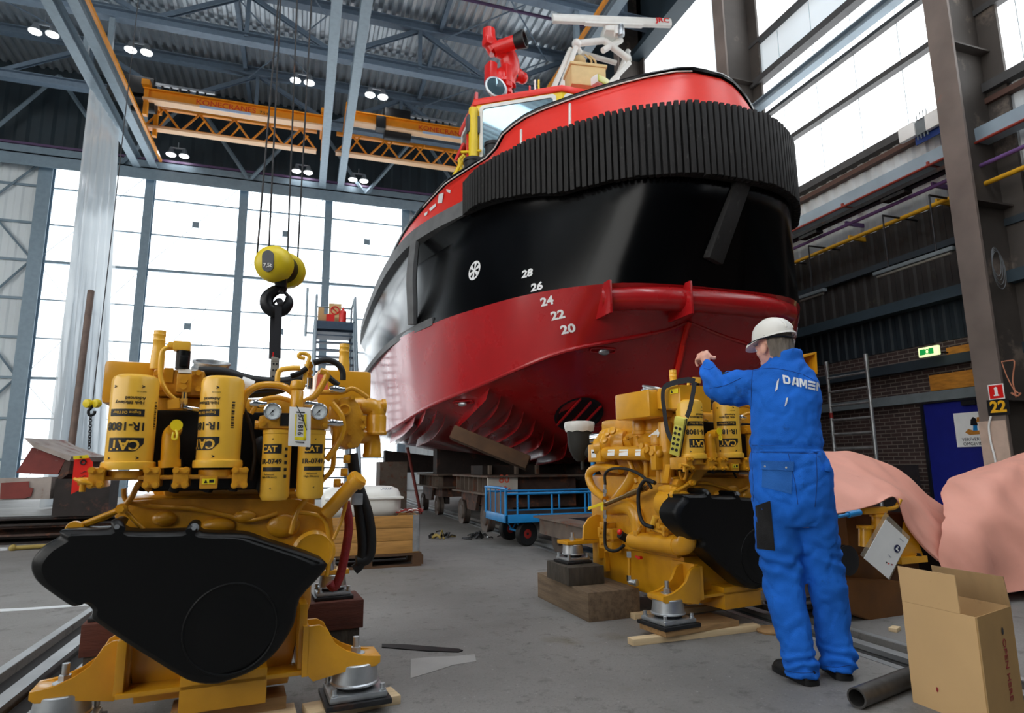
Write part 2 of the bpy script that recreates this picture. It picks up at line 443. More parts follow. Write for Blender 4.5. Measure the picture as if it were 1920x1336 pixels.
for z in TRANS: k.box((UL, VB-0.12, z-0.05), (POSTS[0]-0.25, VB-0.045, z+0.05))
for z0, z1 in ((9.7, ZG), (4.8, 9.6), (0.2, 4.7)):
    for x0, x1 in ((-14.6, -10.95), (-10.95, -14.6)): k.cyl((x0, VB-0.16, z0), (x1, VB-0.16, z1), 0.045, n=6)
k.build('girt', M['post_steel'], wl)
mb = corrugated(POSTS[4]+0.2, UW, VB, 0, ZG, 0.55, 0.04); mb.box((POSTS[4]+0.2, VB+0.005, 0), (UW, VB+0.2, ZG)); w2 = struct('wall_back_east', mb, M['panel_grey'], smooth=0)
k = MB()
for z in TRANS: k.box((POSTS[4]+0.2, VB-0.12, z-0.05), (UW, VB-0.045, z+0.05))
k.cyl((4.6, VB-0.16, 13.9), (8.5, VB-0.16, 9.7), 0.045, n=6); k.cyl((8.5, VB-0.16, 13.9), (4.6, VB-0.16, 9.7), 0.045, n=6)
k.build('girt', M['post_steel'], w2)
mb = corrugated(UL, UW, VB-0.1, ZG, ZR, 0.9, 0.06); mb.box((UL, VB-0.09, ZG), (UW, VB+0.2, ZR)); struct('wall_back_gable', mb, M['dark_clad'], smooth=0)
# wind truss along the head of the glazing
mb = MB()
mb.box((UL, VB-0.75, ZG), (UW, VB-0.12, ZG+0.06)); mb.box((UL, VB-0.45, ZG+0.06), (UW, VB-0.42, ZG+0.5)); mb.box((UL, VB-0.75, ZG-0.5), (UW, VB-0.72, ZG+0.06))
struct('trim_9', mb, M['post_steel'])
mb = MB(); mb.box((UL, VB-0.5, ZG+0.52), (UW, VB-0.3, ZG+0.62)); struct('trim_10', mb, mk('purple_pipe', '5A4468', 0.5))
mb = MB()
x = -18.4
while x < 9:
    mb.cyl((x, VB-0.6, ZG+0.1), (x+2.6, VB-0.6, ZR-0.6), 0.09, n=4); mb.cyl((x+5.2, VB-0.6, ZG+0.1), (x+2.6, VB-0.6, ZR-0.6), 0.09, n=4); x += 5.2
struct('trim_11', mb, M['post_steel'], smooth=0)

# ------------------------------------------------------------------ roof
mb = corrugated(UL, UW+0.3, ZR, VF, VB, 0.34, 0.11, 'roof'); struct('ceiling', mb, M['roof_steel'], smooth=0)
M['fill_roof'] = pane_mat('roof_fill_pane', 'F6FAFF', GLOW_ROOF)
mb = MB()
for u in (-9.5, -1.5, 5.0): mb.box((u, VF+0.5, ZR-0.2), (u+2.2, 8.5, ZR-0.17))
struct('window_11', mb, M['fill_roof'])  # glowing strips added out of view for soft light from above
mb = MB(); mb.box((UL, VF, ZR+0.02), (UW+0.3, VB+0.3, ZR+0.2)); struct('ceiling_deck', mb, M['dark_beam'])
def hbeam(mb, a, b, w, h, up=(0, 0, 1), t=0.03):
    a = Vector(a); b = Vector(b); d = (b-a); L_ = d.length; up = Vector(up)
    T = frame(a, d, up.cross(d)); y0 = -w/2
    for lo, hi in (((0, -w/2, 0), (L_, w/2, t)), ((0, -w/2, h-t), (L_, w/2, h)), ((0, -t/2, t), (L_, t/2, h-t))): mb.box(lo, hi, M=T)
n = 12
mk('truss_steel', '74879A', 0.5, var=0.15, metal=0.1)
for v in (7.0, 12.0, 17.0, 22.0, 27.0):
    mb = MB()
    hbeam(mb, (UL, v, 15.95), (UW, v, 15.95), 0.34, 0.34); hbeam(mb, (UL, v, 17.85), (UW, v, 17.85), 0.34, 0.34)
    x = -24.2; s_ = 3.1
    while x < UW-3:
        for x0, z0, x1, z1 in ((x, 16.2, x+s_, 17.95), (x+s_, 17.95, x+2*s_, 16.2)):
            a = Vector((x0, v, z0)); b = Vector((x1, v, z1)); hbeam(mb, a, b, 0.16, 0.16, (0, 1, 0))
        mb.box((x+s_-0.07, v-0.07, 16.2), (x+s_+0.07, v+0.07, 17.9)); x += 2*s_
    o = struct('roof_truss', mb, M['truss_steel'], smooth=0)
mb = MB()
for u in (-14.0, -3.0, 4.5): hbeam(mb, (u, VF, 18.0), (u, VB-0.2, 18.0), 0.16, 0.22)
for v in (19.5, 24.5): mb.box((UL, v-0.06, 18.05), (UW, v+0.06, 18.2))
for v0 in (12.0, 17.0, 22.0):
    for a, b in ((-13.9, -8.2), (-2.9, 0.2), (4.6, 9)):
        mb.cyl((a, v0, 17.7), (b, v0+5, 17.7), 0.03, n=6); mb.cyl((b, v0, 17.7), (a, v0+5, 17.7), 0.03, n=6)
struct('roof_bracing', mb, M['truss_steel'], smooth=0)
mb = MB()
for v in (24.6, 19.6): mb.cyl((UL, v, 17.7), (UW, v, 17.7), 0.06, n=8)
struct('roof_pipe', mb, M['purple_pipe'])

# crane runways, hung below the trusses
RUN = {'A': (-7.28, 13.95), 'B': (-6.62, 14.0), 'C': (0.40, 14.0), 'D': (1.21, 14.0), 'E': (8.05, 14.0)}
for kx, (u, z) in RUN.items():
    mb = MB(); hbeam(mb, (u, VF+1, z), (u, VB-0.9, z), 0.30, 0.46, t=0.035)
    for v in (7.0, 12.0, 17.0, 22.0, 27.0): mb.box((u-0.08, v-0.08, z+0.44), (u+0.08, v+0.08, 16.0))
    struct('crane_runway', mb, mk('runway_grey', '93A4B0', 0.5, var=0.12, metal=0.15) if kx == 'A' else M['runway_grey'], smooth=0)
    if kx in 'BE':
        k = MB(); du = 0.30 if kx == 'B' else -0.32
        k.box((u+du-0.05, VF+1, z+0.16), (u+du+0.05, VB-1.2, z+0.28))
        struct('conductor_rail', k, M['crane_orange'] if kx == 'B' else M['crane_orange'])

# ------------------------------------------------------------------ right wall
zt = U(1205, 110, UW).z
ZB = U(1600, 305, UW).z                       # foot of the glazing
zp = [U(1466, 40, UW).z, U(1500, 95, UW).z, U(1600, 98, UW).z, U(1620, 172, UW).z, U(1600, 305, UW).z]
bays = [(VF, 6.75), (6.75, 12.35), (12.35, 17.9), (17.9, VB)]
zdull0, zdull1 = zp[1], zp[0]
wi = 5
for v0, v1 in bays:
    mb = MB(); mb.box((UW+0.05, v0+0.01, ZB), (UW+0.09, v1-0.01, zp[1])); mb.box((UW+0.05, v0+0.01, zp[0]), (UW+0.09, v1-0.01, zt))
    w = struct('window_%d' % wi, mb, M['pane_right']); wi += 1
    k = MB(); k.box((UW+0.045, v0+0.01, zp[1]), (UW+0.09, v1-0.01, zp[0])); k.build('dull_panel', M['pane_dull'], w)
    k = MB(); v = v0+0.5
    while v < v1: k.box((UW+0.035, v-0.006, ZB), (UW+0.05, v+0.006, zt)); v += 1.05
    k.build('panel_joint', mk('joint', 'C9D2D6', 0.5) if 'joint' not in M else M['joint'], w)
mb = MB()
for z, h, d in ((zp[0], 0.10, 0.12), (zp[1], 0.17, 0.2), (zp[2], 0.09, 0.12), (zp[3], 0.11, 0.14), (zp[4]-0.05, 0.16, 0.2)):
    mb.box((UW-d, VF, z-h/2), (UW+0.03, VB, z+h/2))
struct('trim_12', mb, M['purlin'])
zg = U(1600, 75, 10.6).z
mb = MB(); hbeam(mb, (10.5, VF, zg), (10.5, VB, zg), 0.22, 0.2); struct('trim_13', mb, M['galv'], smooth=0)
mb = MB(); mb.box((UW-0.1, VF, zt), (UW+0.2, VB, ZR)); mb.box((UW-0.5, VF, zt-0.1), (UW+0.1, VB, zt+0.12)); struct('wall_right_head', mb, M['dark_clad'])
ZGUT = U(1600, 373, 10.6).z
zc1 = U(1700, 455, UW).z
zc2 = U(1690, 570, UW).z; zc3 = U(1700, 653, UW).z
mb = corrugated(VF, VB, UW, ZGUT-0.7, ZB, 0.28, 0.035, 'v'); mb.box((UW+0.005, VF, ZGUT-0.7), (UW+0.25, VB, ZB)); struct('wall_right', mb, M['light_clad'], smooth=0)
mb = corrugated(VF, VB, UW, zc2, ZGUT-0.7, 0.28, 0.035, 'v'); mb.box((UW+0.005, VF, zc2), (UW+0.25, VB, ZGUT-0.7)); struct('wall_right_middle', mb, M['brown_clad'], smooth=0)
mb = corrugated(VF, VB, UW, zc3, zc2, 0.22, 0.03, 'v'); mb.box((UW+0.005, VF, zc3), (UW+0.25, VB, zc2)); struct('wall_right_lower', mb, M['blue_clad'], smooth=0)
mb = MB(); mb.box((UW, VF, 0), (UW+0.25, VB, zc3)); struct('wall_right_brick', mb, M['brick'])
def rail(name, px, py, u, h, d, m, lab=None):
    z = U(px, py, u).z; mb = MB(); mb.box((u-d/2, VF+0.2, z-h/2), (u+d/2, VB-0.4, z+h/2)); return struct(name, mb, m)
rail('trim_14', 1600, 373, 10.62, 0.24, 0.3, M['galv'])
rail('trim_15', 1650, 500, 10.92, 0.12, 0.12, M['dark_beam'])
rail('trim_16', 1690, 575, 10.85, 0.20, 0.25, mk('steel_blue', '34434C', 0.6))
rail('trim_17', 1600, 325, 10.9, 0.10, 0.14, mk('brown_angle', '54382E', 0.6))
def wall_pipe(name, px, py, u, r, m, lab, cat):
    z = U(px, py, u).z; mb = MB(); mb.cyl((u, 0.5, z), (u, VB-0.6, z), r, n=12)
    for v in (3.0, 7.6, 9.5, 12.5, 15.5, 19): mb.box((u-0.02, v-0.02, z), (UW-0.03, v+0.02, z+r+0.05))
    return tag(one(name, mb, m, lab, cat))
wall_pipe('wall_pipe', 1700, 405, 10.55, 0.04, mk('pipe_yellow', 'D7A01C', 0.5), 'long yellow gas pipe running along the right wall', 'pipe')
wall_pipe('wall_pipe', 1700, 372, 10.5, 0.035, mk('pipe_purple', '6F4E86', 0.5), 'purple pipe along the right wall just above the yellow one', 'pipe')
wall_pipe('wall_pipe', 1700, 330, 10.45, 0.025, mk('pipe_red', '93372A', 0.5), 'thin rusty red pipe under the grey gutter of the right wall', 'pipe')
z = U(1700, 350, 10.3).z
mb = MB(); mb.box((10.25, 7.0, z-0.04), (10.42, 12.1, z-0.02)); mb.box((10.25, 7.0, z-0.04), (10.27, 12.1, z+0.06)); mb.box((10.40, 7.0, z-0.04), (10.42, 12.1, z+0.06))
for v in (8.2, 10.3): mb.box((10.25, v-0.25, z-0.1), (10.44, v+0.25, z-0.04))
one('cable_tray', mb, M['dark_steel'], 'dark cable tray bracketed along the right wall under the gutter', 'cable tray')
# columns against the right wall
for v in (-4.4, 1.2, 6.78, 12.35, 17.9, 23.5):
    mb = MB()
    w = 0.40 if v < 17 else 0.3
    mb.box((9.98, v-w/2, 0), (10.03, v+w/2, 17.9)); k = MB()
    k.box((10.03, v-0.02, 0), (10.93, v+0.02, 17.9)); k.box((10.9, v-w/2-0.15, 0), (10.96, v+w/2+0.15, 17.9))
    for z in (2.0, 5.2, 8.0, 10.9, 13.7): k.box((10.03, v-w/2+0.02, z), (10.9, v+w/2-0.02, z+0.03))
    c = struct('column', mb, M['column_paint_lit']); k.build('web', M['column_paint'], c)
# doorway, lintel and panels in the lower right wall
zl0, zl1 = U(1740, 753, 10.95).z, U(1740, 735, 10.95).z
mb = MB(); mb.box((10.9, 2, zl0), (11.0, 12.5, zl1)); struct('trim_18', mb, M['lintel_grey'])
vd0, vd1 = U(1867, 800, 11).y-0.3, U(1741, 800, 11).y
mb = MB(); mb.box((10.94, vd0, 0.02), (10.995, vd1, zl0-0.04)); d = struct('door_1', mb, M['door_blue'])
k = MB(); k.box((10.9, vd1, 0), (10.995, vd1+0.05, zl0-0.02)); k.box((10.9, vd0-0.05, 0), (10.995, vd0, zl0-0.02)); k.box((10.9, vd0, zl0-0.04), (10.995, vd1, zl0-0.005)); k.build('door_frame', mk('door_frame', '14161C', 0.5), d)
k = MB(); k.box((10.88, vd0+0.5, zl0-0.13), (10.94, vd0+0.75, zl0-0.05)); k.build('door_closer', M['label_black'], d)
mb = MB(); a = U(1743, 735, 10.9); b = U(1850, 690, 10.9); mb.box((10.93, 6.6, a.z+0.02), (10.99, a.y, b.z+0.02)); struct('trim_19', mb, M['ply'])
mb = MB(); mb.box((10.85, 2, U(1740, 690, 10.9).z), (10.99, 20, U(1740, 672, 10.9).z)); struct('trim_20', mb, M['dark_beam'])
mb = MB(); a = U(1770, 655, 10.9); b = U(1836, 632, 10.9); mb.box((10.95, 6.8, a.z-0.1), (10.99, a.y, a.z+0.03)); struct('trim_21', mb, M['ply'])
# unlit far left wall and the glazed gates behind the camera
mb = MB(); mb.box((UL-0.2, VF, 0), (UL, VB, 5.0)); mb.box((UL-0.2, VF, 15.5), (UL, VB, ZR)); mb.box((UL-0.2, 16, 5), (UL, VB, 15.5)); struct('wall_left', mb, M['dark_clad'])
mb = MB(); v = VF
while v < 15.9: mb.box((UL-.08, v+.1, 5.05), (UL-.04, min(16, v+5)-.1, 15.45)); v += 5
struct('window_10', mb, M['pane_door'])
mb = MB(); mb.box((UL, VF-0.2, 0), (UW, VF, 5)); mb.box((UL, VF-0.2, 14), (UW, VF, ZR)); mb.box((-6, VF-0.2, 5), (UW, VF, 14)); struct('wall_front', mb, M['dark_clad'])
mb = MB(); x = UL
while x < -8: mb.box((x+0.1, VF-0.06, 5.05), (min(UW, x+4)-0.1, VF-0.02, 13.9)); x += 4
g = struct('window_9', mb, M['pane_door'])
k = MB(); x = UL
while x < -5: k.box((x-0.1, VF-0.15, 5), (x+0.1, VF, 14)); x += 4
for z in (7.6, 9.7, 11.8): k.box((UL, VF-0.015, z-0.05), (-6, VF, z+0.05))
k.build('mullion', M['post_steel'], g)
# ------------------------------------------------------------------ the tugboat
mk('hull_red', 'B4171C', 0.28, var=0.10, vscale=2.5, coat=0.45, rvar=0.03)
mk('hull_black', '030304', 0.2, var=0.2, coat=0.0, bump=0.05, bscale=1.6, spec=0.22)
mk('bulwark_red', 'F02A18', 0.38, var=0.04, coat=0.08)
mk('fender_rubber', '1C1A1A', 0.75, var=0.5, vscale=3, stretch=(1, 1, 0.6), bump=0.2, bscale=40, wear='3E3B3A', wamt=0.3, wscale=9)
mk('strake_rubber', '6A6B6C', 0.6, var=0.25, vscale=4)
mk('wh_yellow', 'F4D21C', 0.35, var=0.04, coat=0.2)
mk('glass_dark', '5E7C88', 0.03, var=0.1, coat=0.8, spec=1.0, metal=0.6)
mk('beige', 'D9BC84', 0.55, var=0.1)
mk('mark_white', 'EDEDED', 0.5, var=0.0)
mk('dark_red', '7A1512', 0.4, var=0.2)
UC = 5.35
SHIP = (UC, 14.0, 0.0)
tug = thing('tugboat', 'large tugboat with black and red hull, red bulwark and ribbed black bow fender', 'tugboat', SHIP)
def resamp(c, n):
    pts = [Vector(p) for p in c]; sp, _ = spline(pts, [0]*len(pts), 8)
    L_ = [0]
    for a, b in zip(sp, sp[1:]): L_.append(L_[-1]+(b-a).length)
    out = []; j = 0
    for i in range(n):
        t = L_[-1]*i/(n-1)
        while j < len(sp)-2 and L_[j+1] < t: j += 1
        k = (t-L_[j])/max(1e-9, L_[j+1]-L_[j]); out.append(sp[j].lerp(sp[j+1], min(1, max(0, k))))
    return out
NS = 72
LV = {
 'keel': [(0.0, 7.95, 2.85), (0.01, 8.2, 2.4), (0.03, 8.8, 1.75), (0.08, 10.2, 1.22), (0.1, 13, 1.12), (0.1, 18, 1.15), (0.1, 21.6, 1.7)],
 'mid': [(0.0, 7.85, 3.03), (0.5, 8.0, 2.62), (1.0, 8.6, 2.2), (1.6, 10.2, 1.62), (1.8, 13, 1.45), (1.8, 17, 1.48), (1.7, 21.55, 1.9)],
 'chine': [(0.0, 7.77, 3.17), (0.5, 7.7, 2.98), (1.35, 7.72, 2.78), (2.05, 8.0, 2.62), (2.75, 9.3, 2.33), (3.3, 10.95, 2.1), (3.6, 13.2, 1.86), (3.55, 17, 1.85), (3.3, 21.5, 2.3)],
 'boot': [(0.0, 7.02, 3.47), (0.6, 7.02, 3.47), (1.5, 7.24, 3.48), (2.33, 8.1, 3.5), (2.95, 9.6, 3.54), (3.3, 10.8, 3.56), (3.62, 12.3, 3.58), (3.72, 15, 3.6), (3.72, 18, 3.6), (3.5, 21.8, 3.6)],
 'under': [(0.0, 6.58, 4.74), (0.7, 6.66, 4.74), (1.4, 7.05, 4.76), (2.2, 8.2, 4.8), (2.75, 9.6, 4.95), (3.05, 10.8, 5.0), (3.4, 12.3, 5.0), (3.55, 15, 5.0), (3.55, 18, 5.0), (3.4, 21.9, 5.0)],
 'deck': [(0.0, 6.65, 5.25), (0.7, 6.74, 5.25), (1.35, 7.08, 5.27), (2.2, 8.1, 5.3), (2.82, 9.7, 5.33), (3.2, 10.8, 5.33), (3.5, 12.2, 5.33), (3.66, 15, 5.33), (3.66, 18, 5.33), (3.55, 22, 5.33)],
 'foot': [(0.0, 6.72, 5.72), (0.7, 6.8, 5.72), (1.35, 7.12, 5.70), (2.15, 8.15, 5.64), (2.75, 9.75, 5.58), (3.15, 10.85, 5.56), (3.45, 12.25, 5.55), (3.6, 15, 5.55), (3.6, 18, 5.55), (3.5, 22, 5.55)],
 'top': [(0.0, 6.95, 6.66), (0.45, 7.0, 6.64), (1.25, 7.5, 6.56), (2.12, 8.42, 6.5), (2.44, 8.84, 6.36), (2.5, 8.93, 6.28), (2.62, 9.08, 6.05), (2.7, 9.2, 6.03), (3.0, 9.95, 6.02), (3.15, 10.4, 6.0), (3.5, 12.3, 5.86), (3.56, 15, 5.85), (3.56, 18, 5.85), (3.45, 22, 5.85)]}
LVS = {k: resamp(v, NS) for k, v in LV.items()}
def side(c, s): return [Vector((UC-s*p.x, p.y, p.z)) for p in c]
def both(key):
    return list(reversed(side(LVS[key], -1))) + side(LVS[key], 1)[1:]
def lerp_rows(a, b, n):
    return [[p.lerp(q, i/n) for p, q in zip(a, b)] for i in range(n+1)]
def hull(rows, m, name, thick=0.0):
    mb = MB(); mb.loft(rows)
    st = [r_[0] for r_ in rows]+[r_[-1] for r_ in reversed(rows)]
    mb.raw(st, [tuple(range(len(st)))])
    return mb.build(name, m, tug, smooth=28, weld=0.002)
h_red = hull(lerp_rows(both('keel'), both('mid'), 3)+lerp_rows(both('mid'), both('chine'), 3)[1:]+lerp_rows(both('chine'), both('boot'), 5)[1:], M['hull_red'], 'underwater_hull')
h_blk = hull(lerp_rows(both('boot'), both('under'), 6)+lerp_rows(both('under'), both('deck'), 2)[1:]+lerp_rows(both('deck'), both('foot'), 2)[1:], M['hull_black'], 'topsides')
def bulw(off):
    return [[p + Vector(((UC-p.x), (14-p.y), 0)).normalized()*off for p in both(k)] for k in ('foot', 'top')]
mb = MB(); a = bulw(0.0); b = bulw(0.10)
mb.loft(lerp_rows(a[0], a[1], 4)); mb.loft(lerp_rows(b[0], b[1], 2)); mb.loft([a[1], b[1]])
bw = mb.build('bulwark', M['bulwark_red'], tug, smooth=28)
mb = MB(); tp = [p+Vector((0, 0, 0.03)) for p in both('top')]; mb.tube(tp, 0.045, 8, smooth=0)
mb.build('bulwark_rail', M['hull_black'], tug)
mb = MB(); tp = [p+Vector((0, 0, 0.0)) for p in side(LVS['top'], 1)]
mb.tube([p+Vector((-0.05, -0.05, -0.03)) for p in tp[1:26]], 0.010, 6, smooth=0); mb.build('rail_highlight', M['white_paint'], tug)  # white line painted in for the highlights on the black rail
mb = MB(); dk = both('foot'); n2 = len(dk)//2
dd = [Vector((p.x, p.y, 5.35)) for p in dk]
mb.raw(dd, [tuple(range(len(dd)))]); mb.build('deck', mk('deck_grey', '5A3028', 0.7), tug)
def bvh(objs):
    vs = []; fs = []
    for o in objs:
        w = wmat(o); k = len(vs); vs += [w @ v.co for v in o.data.vertices]; fs += [[k+i for i in p.vertices] for p in o.data.polygons]
    return BVHTree.FromPolygons(vs, fs)
HB = bvh([h_red, h_blk]); HBW = bvh([bw])
def onhull(px, py, t=None):
    d = ray(px, py).normalized(); r_ = (t or HB).ray_cast(CAM_P, d, 60)
    if r_[0] is None: return None, None
    n_ = r_[1] if r_[1].dot(d) < 0 else -r_[1]
    return r_[0], n_
# ribbed bow fender: one rubber body with upright ribs
FC = resamp([(0, 6.40, 0), (.7, 6.50, 0), (1.35, 6.86, 0), (1.9, 7.43, 0), (2.4, 8.13, 0), (2.82, 9.05, 0), (2.93, 9.7, 0)], 60)
fl = list(reversed(side(FC, -1))) + side(FC, 1)[1:]
Ltot = sum((b-a).length for a, b in zip(fl, fl[1:]))
def fz(p):
    t = min(1, abs(p.x-UC)/2.93); return 4.80+0.08*t+0.36*max(0, t-0.72)/0.28, 5.86-0.03*t
mb = MB(); rows = []; N = len(fl)
nrm = []
for i, p in enumerate(fl):
    t = (fl[min(N-1, i+1)]-fl[max(0, i-1)]).normalized(); nrm.append(Vector((t.y, -t.x, 0)))
ins = [Vector((-q.x, -q.y, 0)) for q in nrm]
sg = 1 if nrm[N//2].y < 0 else -1
ring = []
for p, q in zip(fl, nrm):
    z0, z1 = fz(p); q = q*sg; o_ = p-q*0.06; i_ = p-q*0.30
    ring.append([Vector((o_.x, o_.y, z0+0.03)), Vector((o_.x, o_.y, z1-0.02)), Vector((i_.x, i_.y, z1-0.02)), Vector((i_.x, i_.y, z0+0.03))])
mb.loft(ring, cap=True, closed=True)
acc = 0; pitch = 0.0915; nxt = pitch/2
for a, b, q in zip(fl, fl[1:], nrm):
    L_ = (b-a).length
    while acc+L_ > nxt:
        p = a.lerp(b, (nxt-acc)/L_); z0, z1 = fz(p); t = (b-a).normalized(); o_ = Vector((t.y, -t.x, 0))*sg
        w = 0.066+random.uniform(-0.004, 0.004); c = p-o_*0.03
        zj = random.uniform(-0.012, 0.012)
        T = frame((c.x, c.y, (z0+z1)/2+zj), t, o_)
        mb.box((-w/2, -0.05, -(z1-z0)/2), (w/2, 0.05, (z1-z0)/2), 0.012, M=T)
        nxt += pitch
    acc += L_
mb.build('bow_fender', M['fender_rubber'], tug, smooth=30)
# rubbing strake along the deck edge, lower belt, upright fender bars
SK = resamp([(2.86, 9.72, 0), (3.3, 10.8, 0), (3.6, 12, 0), (3.75, 14, 0), (3.76, 17, 0), (3.7, 20, 0), (3.55, 22.1, 0)], 50)
for s in (1, -1):
    mb = MB(); rows = []
    for p in side(SK, s):
        inn = Vector((s*1, 0.25, 0)).normalized()*0.26
        rows.append([Vector((p.x, p.y, 5.30)), Vector((p.x, p.y, 5.56)), Vector((p.x, p.y, 5.60))+inn, Vector((p.x, p.y, 5.26))+inn])
    mb.loft(rows, cap=True, closed=True); mb.build('rubbing_strake', M['strake_rubber'], tug)
BL = resamp([(3.27, 10.62, 0), (3.5, 11.6, 0), (3.68, 12.8, 0), (3.78, 15, 0), (3.78, 18, 0), (3.6, 21.8, 0)], 40)
for s in (1, -1):
    mb = MB(); rows = []
    for p in side(BL, s):
        inn = Vector((s*1, 0.2, 0)).normalized()*0.2
        rows.append([Vector((p.x, p.y, 3.53)), Vector((p.x, p.y, 3.67)), Vector((p.x, p.y, 3.70))+inn, Vector((p.x, p.y, 3.50))+inn])
    mb.loft(rows, cap=True, closed=True); mb.build('belt_fender', M['strake_rubber'], tug)
for s in (1, -1):
    mb = MB(); x = UC-s*3.47
    mb.tube([(x, 11.35, 5.28), (x-s*0.06, 11.3, 4.6), (x-s*0.04, 11.3, 4.1), (x-s*0.02, 11.35, 3.68)], [0.09, 0.1, 0.1, 0.09], 8); mb.build('fender_bar', M['strake_rubber'], tug)
# bow fender post under the ribs, push bow with end plates
for s in (1, -1):
    mb = MB(); a = onhull(1386, 338)[0]; b = onhull(1332, 490)[0]
    ax = (b-a).normalized(); T = frame(a, ax, (1, 0.1, 0))
    if s == 1:
        mb.box((-0.1, -0.13, -0.12), ((b-a).length, 0.13, 0.12), 0.03, M=T); mb.build('bow_post', M['fender_rubber'], tug)
mb = MB()
arc = [(-1.5, 7.4), (-1.1, 7.22), (-0.6, 7.12), (0, 7.1), (0.6, 7.12), (1.1, 7.22), (1.56, 7.42)]
mb.tube([(UC-x, y+0.03, 3.31) for x, y in arc], 0.17, 16, flat=1.0); mb.build('push_bow', M['hull_red'], tug)
for d_, v_ in ((1.58, 7.42), (0.52, 7.16)):
    mb = MB(); mb.box((UC-d_-0.02, v_-0.27, 3.05), (UC-d_+0.02, v_+0.3, 3.5), 0.01); mb.build('end_plate', M['hull_red'], tug)
# chine bar, stem bar
for s in (1, -1):
    mb = MB(); mb.tube([p for p in side(LVS['chine'], s)], 0.032, 8, smooth=0); mb.build('chine_bar', M['hull_red'], tug)
mb = MB(); mb.tube([(UC, y-0.02, z) for _, y, z in LV['keel'][:4]], 0.045, 8); mb.tube([(UC, 7.74, 3.16), (UC, 7.95, 2.85)], 0.045, 8, smooth=0); mb.build('stem_bar', M['bulwark_red'], tug)
# draft marks, bow thruster sign: flat plates laid on the shell
def drape(txt, px, py, px2, py2, size, m, name, sc=1.0, bold=0.004, par=None, thick=0.0, both_sides=True):
    p, n_ = onhull(px, py); q, _ = onhull(px2, py2)
    x = (q-p).normalized(); y = n_.cross(x); y = y if y.z > 0 else -y
    T = frame(p, x, y); zax = Vector((T[0][2], T[1][2], T[2][2]))
    if zax.dot(n_) < 0: zax = -zax
    mb = MB(); vs, fs = text_mesh(txt, size, 0.004, bold)
    out = []
    for v in vs:
        w = p + x*v.x*sc + y*v.y
        r_ = HB.ray_cast(w+n_*0.6, -n_, 2); w2 = r_[0] if r_[0] is not None else w
        out.append(w2+n_*(0.006+v.z))
    mb.raw(out, fs); mb.build(name, m, par or tug, smooth=0)
    if both_sides:
        mb = MB(); mb.raw([Vector((2*UC-v.x, v.y, v.z)) for v in out], fs); mb.build(name, m, par or tug, smooth=0)
for t, x, y in (('28', 989, 513), ('26', 1007, 538), ('24', 1026, 565), ('22', 1046, 591), ('20', 1065, 617)):
    drape(t, x, y, x+20, y-4.6, 0.16, M['mark_white'], 'draft_mark', 1.32, 0.006)
def plate_on_hull(name, polys, p, n_, x, m):
    y = n_.cross(x); y = y if y.z > 0 else -y
    mb = MB()
    for poly in polys:
        pts = []
        for a, b in poly:
            w = p+x*a+y*b; r_ = HB.ray_cast(w+n_*0.6, -n_, 2); pts.append((r_[0] if r_[0] is not None else w)+n_*0.006)
        mb.raw(pts, [tuple(range(len(pts)))])
    mb.build(name, m, tug, smooth=0)
p, n_ = onhull(890, 507); q, _ = onhull(905, 504); x = (q-p).normalized()
wheel = []
Rw = 0.165
for i in range(36):
    a0, a1 = 2*pi*i/36, 2*pi*(i+1)/36
    wheel.append([(Rw*cos(a0), Rw*sin(a0)), (Rw*cos(a1), Rw*sin(a1)), (Rw*0.78*cos(a1), Rw*0.78*sin(a1)), (Rw*0.78*cos(a0), Rw*0.78*sin(a0))])
wheel.append([(0.03*cos(2*pi*i/12), 0.03*sin(2*pi*i/12)) for i in range(12)])
for i in range(6):
    a = pi/6+i*pi/3; c_, s_ = cos(a), sin(a)
    wheel.append([(0.02*c_-s_*.012, 0.02*s_+c_*.012), (0.02*c_+s_*.012, 0.02*s_-c_*.012), (0.14*c_+s_*.036, 0.14*s_-c_*.036), (0.14*c_-s_*.036, 0.14*s_+c_*.036)])
plate_on_hull('thruster_sign', wheel, p, n_, x, M['mark_white'])
# welded box near the bow, anodes, keel cooler fins, thruster tunnel
for x_, y_ in ((1130, 655), (869, 752), (774, 791)):
    p, n_ = onhull(x_, y_)
    if p is None: continue
    t = Vector((0, 0, 1)).cross(n_).normalized(); up = n_.cross(t)
    mb = MB(); T = frame(p+n_*0.05, t, up); mb.ball((0, 0, 0), (0.09, 0.05, 0.045), 14, M=T)
    an = mb.build('anode', M['zinc'], tug)
    mb = MB(); mb.tube([(T @ Vector(v)) for v in ((-0.16, 0.04, -0.03), (0.16, 0.04, -0.03), (0.2, 0, -0.03), (0.16, -0.04, -0.03), (-0.16, -0.04, -0.03), (-0.2, 0, -0.03))], 0.012, 6, closed=True, smooth=2); mb.build('anode_bracket', M['hull_red'], an)
FINS = [[(918, 726), (885, 760), (852, 792)], [(940, 740), (925, 762), (877, 801)], [(962, 756), (948, 775), (897, 811)], [(983, 770), (968, 791), (920, 820)], [(1005, 785), (991, 803), (944, 828)],
        [(1022, 800), (1010, 817), (965, 836)], [(1040, 812), (1028, 829), (985, 845)], [(1065, 826), (1055, 838), (1010, 851)],
        [(820, 768), (800, 792), (770, 812)], [(837, 775), (815, 802), (785, 817)], [(800, 765), (775, 795), (745, 815)], [(780, 775), (760, 795), (735, 812)]]
